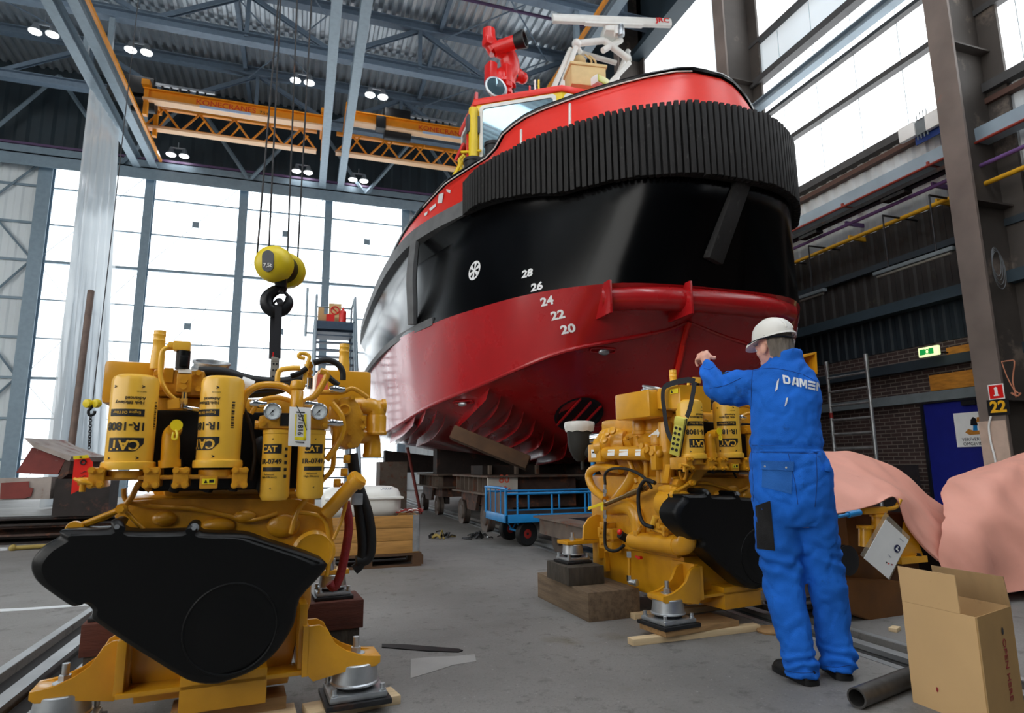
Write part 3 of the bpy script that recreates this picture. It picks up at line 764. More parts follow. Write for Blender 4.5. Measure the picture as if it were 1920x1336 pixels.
for f_ in FINS:
    pts = []
    for x_, y_ in f_:
        p, n_ = onhull(x_, y_)
        if p is not None and p.z < 3.0: pts.append((p, n_))
    if len(pts) < 2: continue
    top = [p+n_*0.01 for p, n_ in pts]
    mb = MB(); edge = [p+n_*0.23+Vector((0, 0.03, 0)) for p, n_ in pts]
    if len(pts) > 2: top, _ = spline(top, [0]*len(top), 5); edge, _ = spline(edge, [0]*len(edge), 5)
    off = Vector((0.0, 0.035, 0))
    mb.loft([[a, b, b+off, a+off] for a, b in zip(top, edge)], cap=True, closed=True); mb.build('cooler_fin', M['hull_red'], tug, smooth=30)
p, n_ = onhull(1085, 775)
t = Vector((0, 1, 0)); t = (t-n_*t.dot(n_)).normalized(); up = n_.cross(t)
T = frame(p, t, up); mb = MB()
rg = [[T @ Vector((a*cos(2*pi*i/28)*1.35, a*sin(2*pi*i/28), h_)) for i in range(28)] for a, h_ in ((0.36, 0.03), (0.33, 0.035), (0.30, 0.01), (0.28, 0.012))]
mb.loft(rg, closed=True); mb.raw(rg[-1], [tuple(range(28))]); tt = mb.build('thruster_tunnel', M['label_black'], tug)
mb = MB()
for a in (-0.18, 0, 0.18): mb.box((-0.4, a-0.012, 0.02), (0.4, a+0.012, 0.06), M=T)
mb.build('tunnel_bar', M['hull_red'], tt)
# welded vertical plates on the bulwark
for px, y0, y1 in ((978, 244, 285), (1069, 196, 238)):
    p, n_ = onhull(px, (y0+y1)/2, HBW)
    if p: 
        mb = MB(); a, _ = onhull(px, y0, HBW); b, _ = onhull(px, y1, HBW); mb.cyl(a+n_*0.01, b+n_*0.01, 0.022, n=6); mb.build('bulwark_seam', M['white_paint'], tug)
# hull name fragments painted on the side bulwark
for q in (((838, 354), (846, 356), (845, 362), (839, 359)), ((824, 364), (833, 361), (830, 380), (822, 381)), ((806, 391), (818, 381), (819, 386), (808, 396)), ((797, 400), (803, 396), (802, 402), (797, 405))):
    pts = [onhull(x, y, HBW) for x, y in q]
    if all(p is not None for p, _ in pts): mb = MB(); mb.prism([p+n_*.012 for p, n_ in pts], pts[0][1]*.004); mb.build('side_lettering', M['mark_white'], tug, smooth=0)

# ---- wheelhouse
ROOF = 9.0
plan = [(0.45, 11.15), (2.04, 12.2), (2.04, 13.5), (-2.04, 13.5), (-2.04, 12.2), (-0.45, 11.15)]
pl = [Vector((UC-d_, v_, 0)) for d_, v_ in plan]
mb = MB(); mb.prism([p+Vector((0, 0, 5.4)) for p in pl], (0, 0, ROOF-5.4-0.12)); wh = mb.build('wheelhouse', M['wh_yellow'], tug, smooth=0)
mb = MB(); ctr = Vector((UC, 12.5, 0))
mb.prism([ctr+(p-ctr)*1.03+Vector((0, 0, ROOF-0.13)) for p in pl], (0, 0, 0.14), bev=0.02); mb.build('roof', M['bulwark_red'], wh)
def pane(a, b, s0, s1, z0, z1, nm='window'):
    d_ = (b-a); L_ = d_.length; d_.normalize(); o_ = Vector((d_.y, -d_.x, 0))
    if o_.dot(a+b-2*ctr) < 0: o_ = -o_
    T = frame(a+Vector((0, 0, 0)), d_, (0, 0, 1)); s = 1 if Vector((T[0][2], T[1][2], 0)).dot(o_) > 0 else -1
    def rr(x0, x1, y0, y1, r_):
        out = []
        for cx, cy, a0 in ((x1-r_, y1-r_, 0), (x0+r_, y1-r_, 90), (x0+r_, y0+r_, 180), (x1-r_, y0+r_, 270)):
            for k in range(5): out.append((cx+r_*cos(R(a0+22.5*k)), cy+r_*sin(R(a0+22.5*k))))
        return out
    fr = MB(); O = rr(s0*L_-0.07, s1*L_+0.07, z0-0.08, z1+0.08, 0.1); I = rr(s0*L_, s1*L_, z0, z1, 0.07); n = len(O)
    fr.loft([[T @ Vector((x, y, s*0.004)) for x, y in O], [T @ Vector((x, y, s*0.03)) for x, y in O], [T @ Vector((x, y, s*0.03)) for x, y in I], [T @ Vector((x, y, s*0.004)) for x, y in I]], closed=True)
    f_ = fr.build('window_frame', M['white_paint'], wh)
    g = MB(); g.raw([T @ Vector((x, y, s*0.012)) for x, y in I], [tuple(range(n))]); g.build('window_glass', M['glass_dark'], wh)
pane(pl[0], pl[1], 0.10, 0.92, 7.15, 8.76); pane(pl[4], pl[5], 0.08, 0.90, 7.15, 8.76)
pane(pl[5], pl[0], 0.12, 0.88, 7.15, 8.76)
pane(pl[1], pl[2], 0.06, 0.42, 7.15, 8.76); pane(pl[1], pl[2], 0.52, 0.92, 7.15, 8.76)
pane(pl[3], pl[4], 0.06, 0.42, 7.15, 8.76); pane(pl[3], pl[4], 0.52, 0.92, 7.15, 8.76)
mb = MB(); c = pl[1]+Vector((-0.08, -0.05, 0)); mb.cyl(c+Vector((0, 0, 5.9)), c+Vector((0, 0, 8.75)), 0.10, n=14)
mb.tube([c+Vector((-.25, .1, 7.75)), c+Vector((0, 0, 7.75)), c+Vector((.15, -.1, 7.75))], 0.03, 8, smooth=0); mb.build('corner_pipe', M['wh_yellow'], wh)
def P3(px, py, v): return V(px, py, v)
# vents and bollards behind the bulwark
for px, py, v, r_, h_ in ((925, 282, 9.9, 0.15, 0.75), (888, 312, 10.6, 0.18, 0.7)):
    p = P3(px, py, v); mb = MB(); mb.cyl((p.x, p.y, 5.35), (p.x, p.y, p.z+0.08), r_, n=16); mb.cyl((p.x, p.y, p.z+0.06), (p.x, p.y, p.z+0.12), r_*1.1, n=16); mb.build('bollard', M['label_black'], tug)
# port-side door frame, screen board and lamp boxes
p = P3(868, 300, 13.6)
mb = MB(); q = P3(858, 318, 14.5)
for a, b in (((862, 300), (868, 345)), ((870, 292), (876, 335)), ((862, 300), (870, 292)), ((852, 330), (868, 300))):
    A_ = P3(*a, 12.6); B_ = P3(*b, 12.6); mb.cyl(A_, B_, 0.05, n=8)
mb.build('deck_frame', M['wh_yellow'], tug)
mb = MB(); a = P3(851, 300, 12.8); b = P3(866, 268, 12.8)
mb.prism([a, a+Vector((0.25, 0.3, 0.1)), b+Vector((0.25, 0.3, 0.1)), b], (0.05, -0.02, 0.0)); mb.build('deck_board', M['bulwark_red'], tug)
a = P3(876, 240, 12.3); b = P3(889, 182, 12.3)
mb = MB(); mb.prism([a, a+Vector((0.08, 0.5, 0)), b+Vector((0.08, 0.5, 0)), b], (0.02, 0.0, 0)); mb.build('screen_board', mk('board_brown', 'A8705C', 0.6), tug)
mb = MB(); a = P3(893, 175, 12.25); b = P3(893, 235, 12.25); mb.box((a.x-.03, a.y-.05, b.z), (a.x+.03, a.y+.05, a.z)); a = P3(878, 245, 12.25); mb.box((a.x-.04, a.y-.03, 7.2), (a.x+.03, a.y+.03, a.z+.1)); mb.build('mast_post', M['red'], tug)
a = P3(888, 236, 12.2); mb = MB(); mb.box((a.x-.16, a.y-.1, a.z-.2), (a.x+.12, a.y+.1, a.z+.2), 0.02); mb.build('lamp_box', mk('lamp_grey', '4A4C50', 0.5), tug)
# fire monitors
def monitor(base, sc, yaw):
    T = Matrix.Translation(base) @ Matrix.Rotation(yaw, 4, 'Z') @ Matrix.Scale(sc, 4)
    mb = MB(T)
    mb.cyl((0, 0, 0), (0.05, 0, 0.45), 0.13, 0.13, 18); mb.cyl((0.05, 0, 0.42), (0.05, 0, 0.5), 0.2, n=18)
    mb.ball((0.05, 0, 0.72), (0.24, 0.22, 0.26), 16); mb.cyl((0.05, 0, 0.6), (0.05, 0, 0.66), 0.26, n=18)
    mb.tube([(0.05, 0, 0.75), (0.2, -0.05, 1.0), (0.1, -0.1, 1.25), (-0.1, -0.1, 1.3)], [0.2, 0.19, 0.17, 0.16], 14)
    mb.ball((0.36, 0, 0.98), (0.2, 0.15, 0.14), 14); mb.ball((0.5, -0.03, 0.94), (0.12, 0.12, 0.12), 12)
    mb.box((-0.3, -0.12, 0.55), (-0.12, 0.12, 1.0), 0.05); mb.box((-0.02, -0.25, 0.5), (0.12, -0.18, 0.95), 0.02)
    mb.cyl((-0.16, -0.1, 1.28), (0.1, -0.45, 1.32), 0.13, n=16)
    mb.tube([(-0.1, 0, 1.3), (-0.2, 0.05, 1.5), (-0.22, 0.05, 1.75)], [0.15, 0.13, 0.12], 14); mb.box((-0.36, -0.1, 1.35), (-0.12, 0.1, 1.52), 0.04)
    mm = mb.build('fire_monitor', M['red'], tug)
    mb = MB(T); mb.lathe([(0.135, 0), (0.17, 0.16), (0.17, 0.2), (0.13, 0.2), (0.12, 0.1)], (0.08, -0.42, 1.315), (0.55, -0.83, 0.06), 20); mb.build('nozzle', M['label_black'], mm)
    mb = MB(T); mb.lathe([(0.0, 0.12), (0.12, 0.13), (0.12, 0.12)], (0.08, -0.42, 1.315), (0.55, -0.83, 0.06), 20); mb.build('nozzle_face', M['zinc'], mm)
b = V(938, 182, 12.6)
monitor((b.x, b.y, ROOF), 1.2, R(15))
b = V(1190, 150, 12.7)
monitor((b.x-0.05, b.y, 8.35), 0.82, R(35))
# radar mast
v = 13.6
mb = MB()
def bar(a, b, v0=v, v1=v, r_=0.07): mb.cyl(V(*a, v0), V(*b, v1), r_, n=10)
bar((1048, 175), (1082, 82)); bar((1032, 178), (1070, 92), 14.0, 14.0); bar((1140, 160), (1180, 118)); bar((1155, 150), (1178, 95), 14.0, 14.0)
bar((1078, 82), (1132, 76), r_=0.09); bar((1132, 76), (1180, 112), r_=0.09); bar((1086, 98), (1155, 118), 14.0, 14.0, 0.07); bar((1080, 84), (1088, 98), 13.6, 14.0)
bar((1130, 95), (1165, 75), r_=0.08); bar((1180, 112), (1176, 98), 13.6, 14.0)
mb.ball(V(1081, 82, v), 0.13, 12)
mast = mb.build('radar_mast', M['white_paint'], tug)
p = V(1146, 60, v); T = Matrix.Translation(p) @ Matrix.Rotation(R(-12), 4, 'Z')
mb = MB(T); mb.box((-0.24, -0.3, -0.18), (0.2, 0.3, 0.12), 0.06); mb.cyl((-0.02, 0, 0.1), (-0.02, 0, 0.24), 0.14, n=18); mb.box((0.0, -0.36, -0.3), (0.14, -0.2, -0.05), 0.03)
mb.build('radar_motor', M['white_paint'], mast)
mb = MB(); q = V(1164, 58, v-0.35); mb.lathe([(0.07, -0.16), (0.09, -0.15), (0.1, -0.05), (0.1, 0.08), (0.085, 0.1), (0.085, 0.16)], q, (0, 0, 1), 16); mb.build('mast_light', M['zinc'], mast)
a = V(1036, 34, v); b = V(1257, 43, v-0.5); c = (a+b)/2; ax = (b-a).normalized(); L_ = (b-a).length/2
T = frame(c, ax, (0, 0, 1)); mb = MB(T)
prof = [(-0.06, -0.12), (0.06, -0.12), (0.09, -0.04), (0.08, 0.06), (0.03, 0.115), (-0.03, 0.115), (-0.08, 0.06), (-0.09, -0.04)]
mb.loft([[(x, py_, pz) for pz, py_ in prof] for x in (-L_, L_)], cap=True, closed=True); mb.box((-0.68*L_*0.7, -0.15, -0.07), (0.72*L_*0.7, -0.10, 0.07), 0.01)
sc = mb.build('radar_scanner', M['white_paint'], mast)
zs = 1 if Vector((T[0][2], T[1][2], T[2][2])).dot(c-CAM_P) < 0 else -1
mb = MB(); mb.text('JRC', T @ Matrix.Translation((L_*0.84, 0.0, zs*0.095)) @ (Matrix.Identity(4) if zs > 0 else Matrix.Rotation(pi, 4, 'Y')), 0.19, 0.004, 0.004, sx=1.3); mb.build('lettering', M['red'], sc, smooth=0)
# beige life raft box, flood light, horn, small fittings on the roof
p = V(1097, 152, 12.2); T = Matrix.Translation(p) @ Matrix.Rotation(R(-8), 4, 'Z')
mb = MB(T); mb.box((-0.42, -0.3, -0.3), (0.42, 0.3, 0.22), 0.04); mb.box((-0.45, -0.33, 0.18), (0.45, 0.33, 0.26), 0.03); mb.build('roof_box', M['beige'], tug)
mb = MB(); p = V(1085, 122, 13.9); mb.cyl((p.x, p.y, ROOF), p+Vector((0, 0, .1)), .16, n=18); mb.ball(p+Vector((0, 0, .1)), (.2, .2, .16), 14)
for dx in (0, .12): mb.tube([p+Vector((.2+dx, -.2, -.3)), p+Vector((.26+dx, -.25, .0)), p+Vector((.1+dx, -.2, .2))], 0.025, 6)
mb.build('roof_vent', M['beige'], tug)
p = V(1125, 155, 11.4); T = Matrix.Translation(p) @ Matrix.Rotation(R(20), 4, 'Z')
mb = MB(T); mb.box((-0.19, -0.1, -0.1), (0.19, 0.12, 0.11), 0.05); fl_ = mb.build('flood_light', M['white_paint'], tug)
mb = MB(T); mb.box((-0.165, -0.115, -0.08), (0.165, -0.095, 0.09), 0.01); mb.build('lens', mk('lens_yellow', 'B9B52A', 0.15, coat=0.6), fl_)
p = V(930, 158, 11.9); mb = MB(); mb.lathe([(0.16, -0.02), (0.2, 0.0), (0.21, 0.03), (0.16, 0.2), (0.05, 0.3)], p+Vector((0, 0, -.06)), (0.3, 0.9, 0.1), 20, scale=(1, 1.35)); s_ = mb.build('search_light', M['zinc'], tug)
mb = MB(); mb.lathe([(0.0, -0.03), (0.165, -0.02), (0.17, 0.0)], p+Vector((0, 0, -.06)), (0.3, 0.9, 0.1), 20, scale=(1, 1.35)); mb.build('lens', M['glass_dark'], s_)
p = V(962, 140, 12.6); mb = MB(); mb.box(p-Vector((.1, .1, .1)), p+Vector((.1, .1, .12)), 0.03); mb.cyl(p-Vector((0, 0, 1.1)), p, 0.04, n=8); mb.build('roof_lamp', M['lamp_grey'], tug)
for px, c_ in ((1010, 'yellow'), (1003, 'white'), (993, 'red')):
    a = V(px, 150, 12.4); mb = MB(); mb.cyl((a.x, a.y, ROOF), (a.x, a.y, a.z if c_ != 'red' else a.z-0.15), 0.025, n=8); mb.build('roof_post', M[c_], tug)
# ------------------------------------------------------------------ overhead cranes
mk('crane_orange_lit', 'F6C79A', 0.45, var=0.06)  # crane orange made paler for the light on the flange undersides
mk('cable_black', '101114', 0.5, var=0.2)
mk('crane_red', 'D8441E', 0.5, var=0.0)
def crane(label, u0, u1, px, va, vb, ya, yb, hoist_u, logo_u):
    """suspension crane: solid girder nearer, lattice walkway behind, hoist trolley between"""
    za1, za0 = V(px, ya[0], va).z, V(px, ya[1], va).z
    zb1, zb0 = V(px, yb[0], vb).z, V(px, yb[1], vb).z
    t = thing('overhead_crane', label, 'crane', ((u0+u1)/2, (va+vb)/2, min(za0, zb0)))
    mb = MB(); mb.box((u0, va-0.03, za0+0.07), (u1, va+0.03, za1)); mb.box((u0, va-0.15, za1-0.05), (u1, va+0.15, za1)); mb.build('girder', M['crane_orange'], t)
    mb = MB(); mb.box((u0, va-0.19, za0), (u1, va+0.19, za0+0.07)); mb.build('girder_flange', M['crane_orange_lit'], t)
    mb = MB(); mb.box((u0-0.3, vb-0.09, zb0+0.09), (u1-0.4, vb+0.09, zb0+0.17)); mb.box((u0-0.3, vb-0.08, zb1+0.35), (u1-0.4, vb+0.08, zb1+0.47)); mb.build('walkway_beam', M['crane_orange'], t)
    mb = MB(); mb.box((u0-0.3, vb-0.2, zb0), (u1-0.4, vb+0.14, zb0+0.09)); mb.build('walkway_flange', M['crane_orange_lit'], t)
    L_ = u1-u0-0.1; n_ = 5
    for i in range(n_):
        a = u0-0.3+L_*i/n_; b = a+L_/n_/2; c = a+L_/n_
        mb = MB(); mb.cyl((a, vb, zb0+0.1), (b, vb, zb1+0.4), 0.045, n=8); mb.cyl((b, vb, zb1+0.4), (c, vb, zb0+0.1), 0.045, n=8)
        mb.cyl((a+0.5, vb, zb0+0.1), (b+0.3, vb-0.6, za0+0.1), 0.035, n=8); mb.build('lattice_brace', M['crane_orange'], t)
    mb = MB(); mb.box((u0+0.1, va+0.3, za0+0.12), (u1-0.2, va+0.42, za0+0.2)); mb.build('trolley_rail', M['white'], t)
    for x in (u0+0.1, u1-0.15):
        mb = MB(); mb.box((x-0.14, va-0.35, za1), (x+0.14, vb+0.3, za1+0.22), 0.03); mb.box((x-0.07, va-0.1, za1+0.2), (x+0.07, va+0.1, 14.02)); mb.box((x-0.07, vb-0.1, za1+0.2), (x+0.07, vb+0.1, 14.02)); mb.build('end_carriage', M['crane_orange'], t)
    h = MB(); h.box((hoist_u-0.55, va+0.0, za1-0.2), (hoist_u+0.55, va+0.55, za1+0.5), 0.06); h.cyl((hoist_u-0.5, va+0.35, za0+0.05), (hoist_u+0.6, va+0.35, za0+0.05), 0.3, n=18); h.box((hoist_u-0.9, va-0.25, za0-0.1), (hoist_u-0.5, va+0.2, za0+0.45), 0.05)
    hh = h.build('hoist', M['cable_black'], t)
    for i in range(6):
        x = hoist_u+0.5+i*0.3
        h = MB(); h.tube([(x, va+0.2, za1+0.35), (x+0.02, va+0.15, za1-0.05), (x+0.12, va+0.1, za1-0.12), (x+0.22, va+0.15, za1-0.05), (x+0.28, va+0.2, za1+0.35)], 0.035, 6); h.build('festoon_loop', M['cable_black'], hh)
    mb = MB(); mb.box((hoist_u+0.4, va+0.15, za1+0.33), (hoist_u+2.6, va+0.25, za1+0.42)); mb.build('festoon_rail', M['zinc'], hh)
    mb = MB(); mb.text('KONECRANES', frame((logo_u, va-0.034, (za0+za1)/2+0.03), (1, 0, 0), (0, 0, 1)), 0.30, 0.004, 0.004, sx=1.1); mb.build('lettering', M['crane_red'], t, smooth=0)
    mb = MB(); mb.box((logo_u-0.9, va-0.2, za0-0.02), (logo_u+0.9, va-0.17, za0+0.08)); mb.build('lettered_plate', mk('pale_blue', 'B9CDE8', 0.5) if 'pale_blue' not in M else M['pale_blue'], t)
    return t
cr = crane('orange overhead travelling crane at the left under the roof', -6.15, 0.45, 420, 24.6, 26.2, (190, 212), (238, 262), -6.4, V(425, 196, 24.6).x)
def capacity(t, txt, px, py):
    p = V(px, py, 24.565); mb = MB(); mb.text(txt, frame((p.x, 24.565, p.z), (1, 0, 0), (0, 0, 1)), 0.17, 0.004, 0.002); mb.build('lettering', M['label_black'], t, smooth=0)
capacity(cr, '7.5 t', 495, 212)
cr = crane('orange overhead crane in the middle, half hidden behind the tug', 1.15, 8.15, 760, 24.6, 26.2, (226, 248), (286, 307), V(745, 245, 24.6).x, V(830, 258, 24.6).x)

# roof flood lamps in pairs
def lamp_pair(px, py, v, label):
    p = V(px, py, v)
    t = thing('roof_lamp', label, 'lamp', p, 0, 'pairs of roof lamps')
    for s in (-1, 1):
        mb = MB(); mb.lathe([(0.09, 0.3), (0.11, 0.18), (0.22, 0.02), (0.22, 0.0), (0.0, 0.0)], (p.x+s*0.26, p.y, p.z), (0, 0, 1), 16); sh = mb.build('lamp_shade', M['zinc'], t)
        mb = MB(); mb.lathe([(0.19, 0.0), (0.19, -0.02), (0.1, -0.07), (0.0, -0.09)], (p.x+s*0.26, p.y, p.z), (0, 0, 1), 16); mb.build('lit_lens', M['lamp_glow'], sh)
    mb = MB(); mb.box((p.x-0.3, p.y-0.03, p.z+0.29), (p.x+0.3, p.y+0.03, p.z+0.35)); mb.cyl((p.x, p.y, p.z+0.35), (p.x, p.y, 17.9 if v < 28 else p.z+0.6), 0.02, n=6); mb.build('lamp_bracket', M['zinc'], t)
M['lamp_glow'] = mat('lamp_glow', 'FFFFFF', 0.5, emit=12.0, var=0)
for px, py, v, w in ((82, 62, 24.2, 'leftmost pair of lit lamps, above the crane runway at the left'), (260, 96, 24.2, 'pair of lit lamps above the hoist of the left crane'), (567, 153, 24.2, 'pair of lit lamps above the right end of the left crane'),
                     (706, 180, 24.2, 'pair of lit lamps above the middle crane'), (333, 291, 29.2, 'pair of lamps on the gable under the left crane'), (567, 322, 29.2, 'pair of lit lamps on the gable left of the twin runway'), (672, 338, 29.2, 'pair of lit lamps on the gable right of the twin runway')):
    lamp_pair(px, py, v, w)

# ------------------------------------------------------------------ hook block on four wire ropes, sling strap and hanging remote
mk('hook_yellow', 'E5CB1F', 0.4, var=0.15, vscale=5, wear='A98E22', wamt=0.2)
mk('hook_black', '17191D', 0.4, var=0.3, metal=0.4)
HV = 6.0
hk = thing('hook_block', 'yellow crane hook block with black hook hanging on wire ropes', 'crane hook', V(516, 586, HV))
a, b = V(512, 494, HV-0.12), V(541, 509, HV+0.22); ax = (b-a).normalized()
mb = MB(); Rr = 0.168
mb.lathe([(0.03, -0.11), (0.10, -0.10), (Rr-0.02, -0.06), (Rr, 0.0), (Rr, 0.07), (Rr-0.03, 0.09)], a, ax, 32); mb.lathe([(Rr-0.03, -0.09), (Rr, -0.07), (Rr, 0.0), (Rr-0.02, 0.06), (0.10, 0.10), (0.03, 0.11)], b, ax, 32); mb.build('sheave_cover', M['hook_yellow'], hk)
mb = MB(); mb.cyl(a, b, 0.13, n=24); mb.build('sheave', M['hook_black'], hk)
hx = ax.cross(Vector((0, 0, 1))).normalized(); T = frame(a-ax*0.117, hx, hx.cross(ax)*-1 if hx.cross(ax).z < 0 else hx.cross(ax)); mb = MB()
st = [(0.052*cos(t)*1, (0.045 if sin(t) >= 0 else -0.045)+0.052*sin(t)) for t in [2*pi*i/24 for i in range(24)]]
mb.prism([T @ Vector((x, y, 0)) for x, y in st], ax*0.05); pl_ = mb.build('name_plate', mk('plate_grey', '4D4F55', 0.5), hk)
mb = MB(); mb.text('7,5t', T @ Matrix.Translation((0, -0.04, 0.004)) , 0.05, 0.002, 0.001); mb.build('lettering', M['white'], pl_, smooth=0)
c = V(527, 530, HV); mb = MB(); mb.box((c.x-0.05, c.y-0.1, c.z-0.06), (c.x+0.05, c.y+0.12, c.z+0.06), 0.02); mb.cyl(c-Vector((0, 0, .1)), c, 0.04, n=14); mb.build('yoke', M['hook_black'], hk)
pts = [V(x, y, HV) for x, y in ((528, 540), (513, 546), (501, 558), (502, 574), (515, 583), (531, 580), (541, 568), (541, 555))]
mb = MB(); mb.tube(pts, [0.042, 0.05, 0.058, 0.06, 0.062, 0.058, 0.045, 0.022], 16, smooth=6); mb.ball(V(528, 541, HV), 0.05, 12); mb.build('hook', M['hook_black'], hk)
mb = MB(); mb.cyl(V(530, 543, HV), V(541, 556, HV), 0.016, n=8); mb.build('latch', M['hook_black'], hk)
for (x0, y0), (x1, y1), dv in (((481, 490), (522, 0), -0.1), ((504, 470), (526, 0), -0.1), ((539, 480), (557, 0), 0.2), ((557, 505), (584, 0), 0.2)):
    p = V(x0, y0, HV+dv); q = V(x1, y1, HV+dv); d_ = (q-p)
    mb = MB(); mb.cyl(p, p+d_*(13.6-p.z)/d_.z, 0.009, n=6); mb.build('wire_rope', M['dark_steel'], hk)
p = V(518, 575, HV); q = V(515, 672, HV)
st = thing('lifting_strap', 'dark strap slung over the black crane hook, hanging straight down', 'strap', (q.x, q.y, q.z))
for s in (-1, 1):
    mb = MB(); x = Vector((s*0.021, 0, 0))
    mb.prism([p+x+Vector((-.03, -.07*s, 0)), q+x+Vector((-.03, -.02*s, 0)), q+x+Vector((.03, -.02*s, 0)), p+x+Vector((.03, -.07*s, 0))], (0, 0.008, 0)); mb.build('strap_leg', mk('strap_black', '22242A', 0.8, var=0.2) if s == -1 else M['strap_black'], st)
mb = MB(); mb.tube([p+Vector((-.035, .07, 0)), p+Vector((-.035, .075, .03)), p+Vector((0.0, 0.03, 0.075)), p+Vector((.035, -.075, .03)), p+Vector((.035, -.07, 0))], 0.028, 8, flat=0.35); mb.build('strap_loop', M['strap_black'], st)
def remote(name, label, T, mcase, n_, sc=1.0):
    t = thing(name, label, 'remote control', T.translation)
    mb = MB(T @ Matrix.Scale(sc, 4)); mb.box((-0.032, -0.115, -0.022), (0.032, 0.115, 0.018), 0.01); mb.box((-0.034, 0.07, -0.026), (0.034, 0.118, 0.022), 0.01); mb.build('case', mcase, t)
    mb = MB(T @ Matrix.Scale(sc, 4)); mb.box((-0.036, -0.117, -0.012), (0.036, 0.117, 0.002), 0.008); mb.build('bumper', M['rubber'], t)
    for i in range(n_):
        for s in (-1, 1):
            mb = MB(T @ Matrix.Scale(sc, 4)); mb.cyl((s*0.013, 0.052-i*0.145/(n_-0.5), 0.016), (s*0.013, 0.052-i*0.145/(n_-0.5), 0.0225), 0.0088, n=14); mb.build('button', M['label_black'], t)
    return t
T = frame(V(515, 693, HV), (1, 0.1, 0), (0.1, 0, 1))
rm = remote('remote_control', 'grey crane remote hanging on the dark strap behind the left engine', T, mk('case_grey', '8F8B82', 0.5), 3, 1.0)
mb = MB(T); mb.box((-0.025, 0.1, -0.01), (0.025, 0.16, 0.01)); mb.box((-0.02, 0.145, -0.014), (0.02, 0.16, 0.014)); mb.build('strap_end', M['red'], rm)

# ------------------------------------------------------------------ left background
def film_mat():
    m = bpy.data.materials.new('film'); m.use_nodes = True; nt = m.node_tree; L = nt.links
    nt.nodes.remove(nt.nodes['Principled BSDF']); out = nt.nodes['Material Output']
    tl = nt.nodes.new('ShaderNodeBsdfTranslucent'); tl.inputs[0].default_value = (.93, .97, 1, 1)
    tr = nt.nodes.new('ShaderNodeBsdfTransparent'); gl = nt.nodes.new('ShaderNodeBsdfGlossy'); gl.inputs['Roughness'].default_value = .15
    a = nt.nodes.new('ShaderNodeMixShader'); a.inputs[0].default_value = .45; b = nt.nodes.new('ShaderNodeMixShader'); b.inputs[0].default_value = .16
    L.new(tl.outputs[0], a.inputs[1]); L.new(tr.outputs[0], a.inputs[2]); L.new(a.outputs[0], b.inputs[1]); L.new(gl.outputs[0], b.inputs[2]); L.new(b.outputs[0], out.inputs[0])
    return m
M['film'] = film_mat()
a, b = Z(168, 165, 13.9), Z(222, 246, 13.9); c, d_ = V(92, 870, 21.5), V(200, 870, 22.5); c.z = d_.z = 0.05
mb = MB(); rows = []
n_ = 90
for k in range(9):
    t = k/8; row = []
    for i in range(n_+1):
        s_ = i/n_; e0 = a.lerp(b, s_); e1 = c.lerp(d_, s_); p = e0.lerp(e1, t)
        w = sin(s_*2*pi*13+0.6*sin(3*t))*(0.16+0.10*t)+0.1*sin(s_*31+t*2)
        row.append(p+Vector((0.3*w, w, 0)))
    rows.append(row)
mb.loft(rows); tag(one('film_curtain', mb, M['film'], 'tall bundle of clear plastic film hanging from the crane runway at the left', 'plastic curtain', smooth=60))
mk('pole_brown', '6E5A50', 0.6, var=0.3)
p = V(171, 545, 17.0); q = V(128, 868, 16.2); mb = MB(); mb.cyl((q.x, q.y, 0.02), p, 0.075, n=12); one('leaning_pole', mb, M['pole_brown'], 'long thin brown pole leaning against the plastic film curtain', 'pole')
hv = 9.0
ch = thing('chain_hoist', 'small hook with two yellow rollers and a chain left of the left engine', 'chain hoist', V(166, 838, hv))
for x in (165, 181):
    p = V(x, 756, hv); mb = MB(); mb.lathe([(0.02, -0.035), (0.05, -0.03), (0.055, 0.0), (0.05, 0.03), (0.02, 0.035)], p, (0.6, 1, 0.1), 18); mb.build('roller', M['hook_yellow'], ch)
p = V(173, 757, hv); mb = MB(); mb.cyl(V(160, 757, hv), V(184, 757, hv), 0.012, n=8); mb.tube([p, V(172, 763, hv), V(166, 770, hv), V(168, 778, hv), V(176, 776, hv), V(178, 770, hv)], 0.018, 8); mb.build('hook', M['hook_black'], ch)
for i in range(12):
    p = V(170-0.25*i, 783+5.0*i, hv); w = Vector((0.012, 0, 0)) if i % 2 else Vector((0.004, 0.012, 0))
    mb = MB(); mb.tube([p+w+Vector((0, 0, .012)), p+Vector((0, 0, .024)), p-w+Vector((0, 0, .012)), p-w-Vector((0, 0, .012)), p-Vector((0, 0, .024)), p+w-Vector((0, 0, .012))], 0.0055, 6, closed=True, smooth=2); mb.build('chain_link', M['dark_steel'], ch)
mb = MB(); p = V(174, 752, hv); mb.cyl(p, p+Vector((0.05, 0, 7)), 0.006, n=6); mb.build('wire_rope', M['dark_steel'], ch)
# scrap hull sections and beams on the floor
SV = 11.6
mk('scrap_red', '7A2F28', 0.65, var=0.3, vscale=4, wear='B8ACA6', wamt=0.35, wscale=2.5)
mk('scrap_white', 'A69A92', 0.7, var=0.3, vscale=4, wear='7A2F28', wamt=0.4, wscale=2.0)
t = thing('hull_section', 'cut-off red hull section tilted on the scrap heap at the far left', 'scrap metal', V(85, 895, SV))
mb = MB(); mb.prism([V(x, y, SV) for x, y in ((30, 886), (60, 838), (122, 862), (108, 889), (62, 888))], (0.2, 0.9, 0)); mb.build('plate', M['scrap_red'], t)
mb = MB(); mb.prism([V(x, y, SV-0.05) for x, y in ((44, 820), (66, 832), (134, 855), (130, 864), (64, 839))], (0.25, 1.0, 0)); mb.build('flange', M['scrap_white'], t)
mb = MB(); mb.prism([V(x, y, SV) for x, y in ((108, 895), (122, 862), (134, 856), (128, 888), (112, 900))], (0.2, 0.9, 0)); mb.build('end_plate', M['rust'], t)
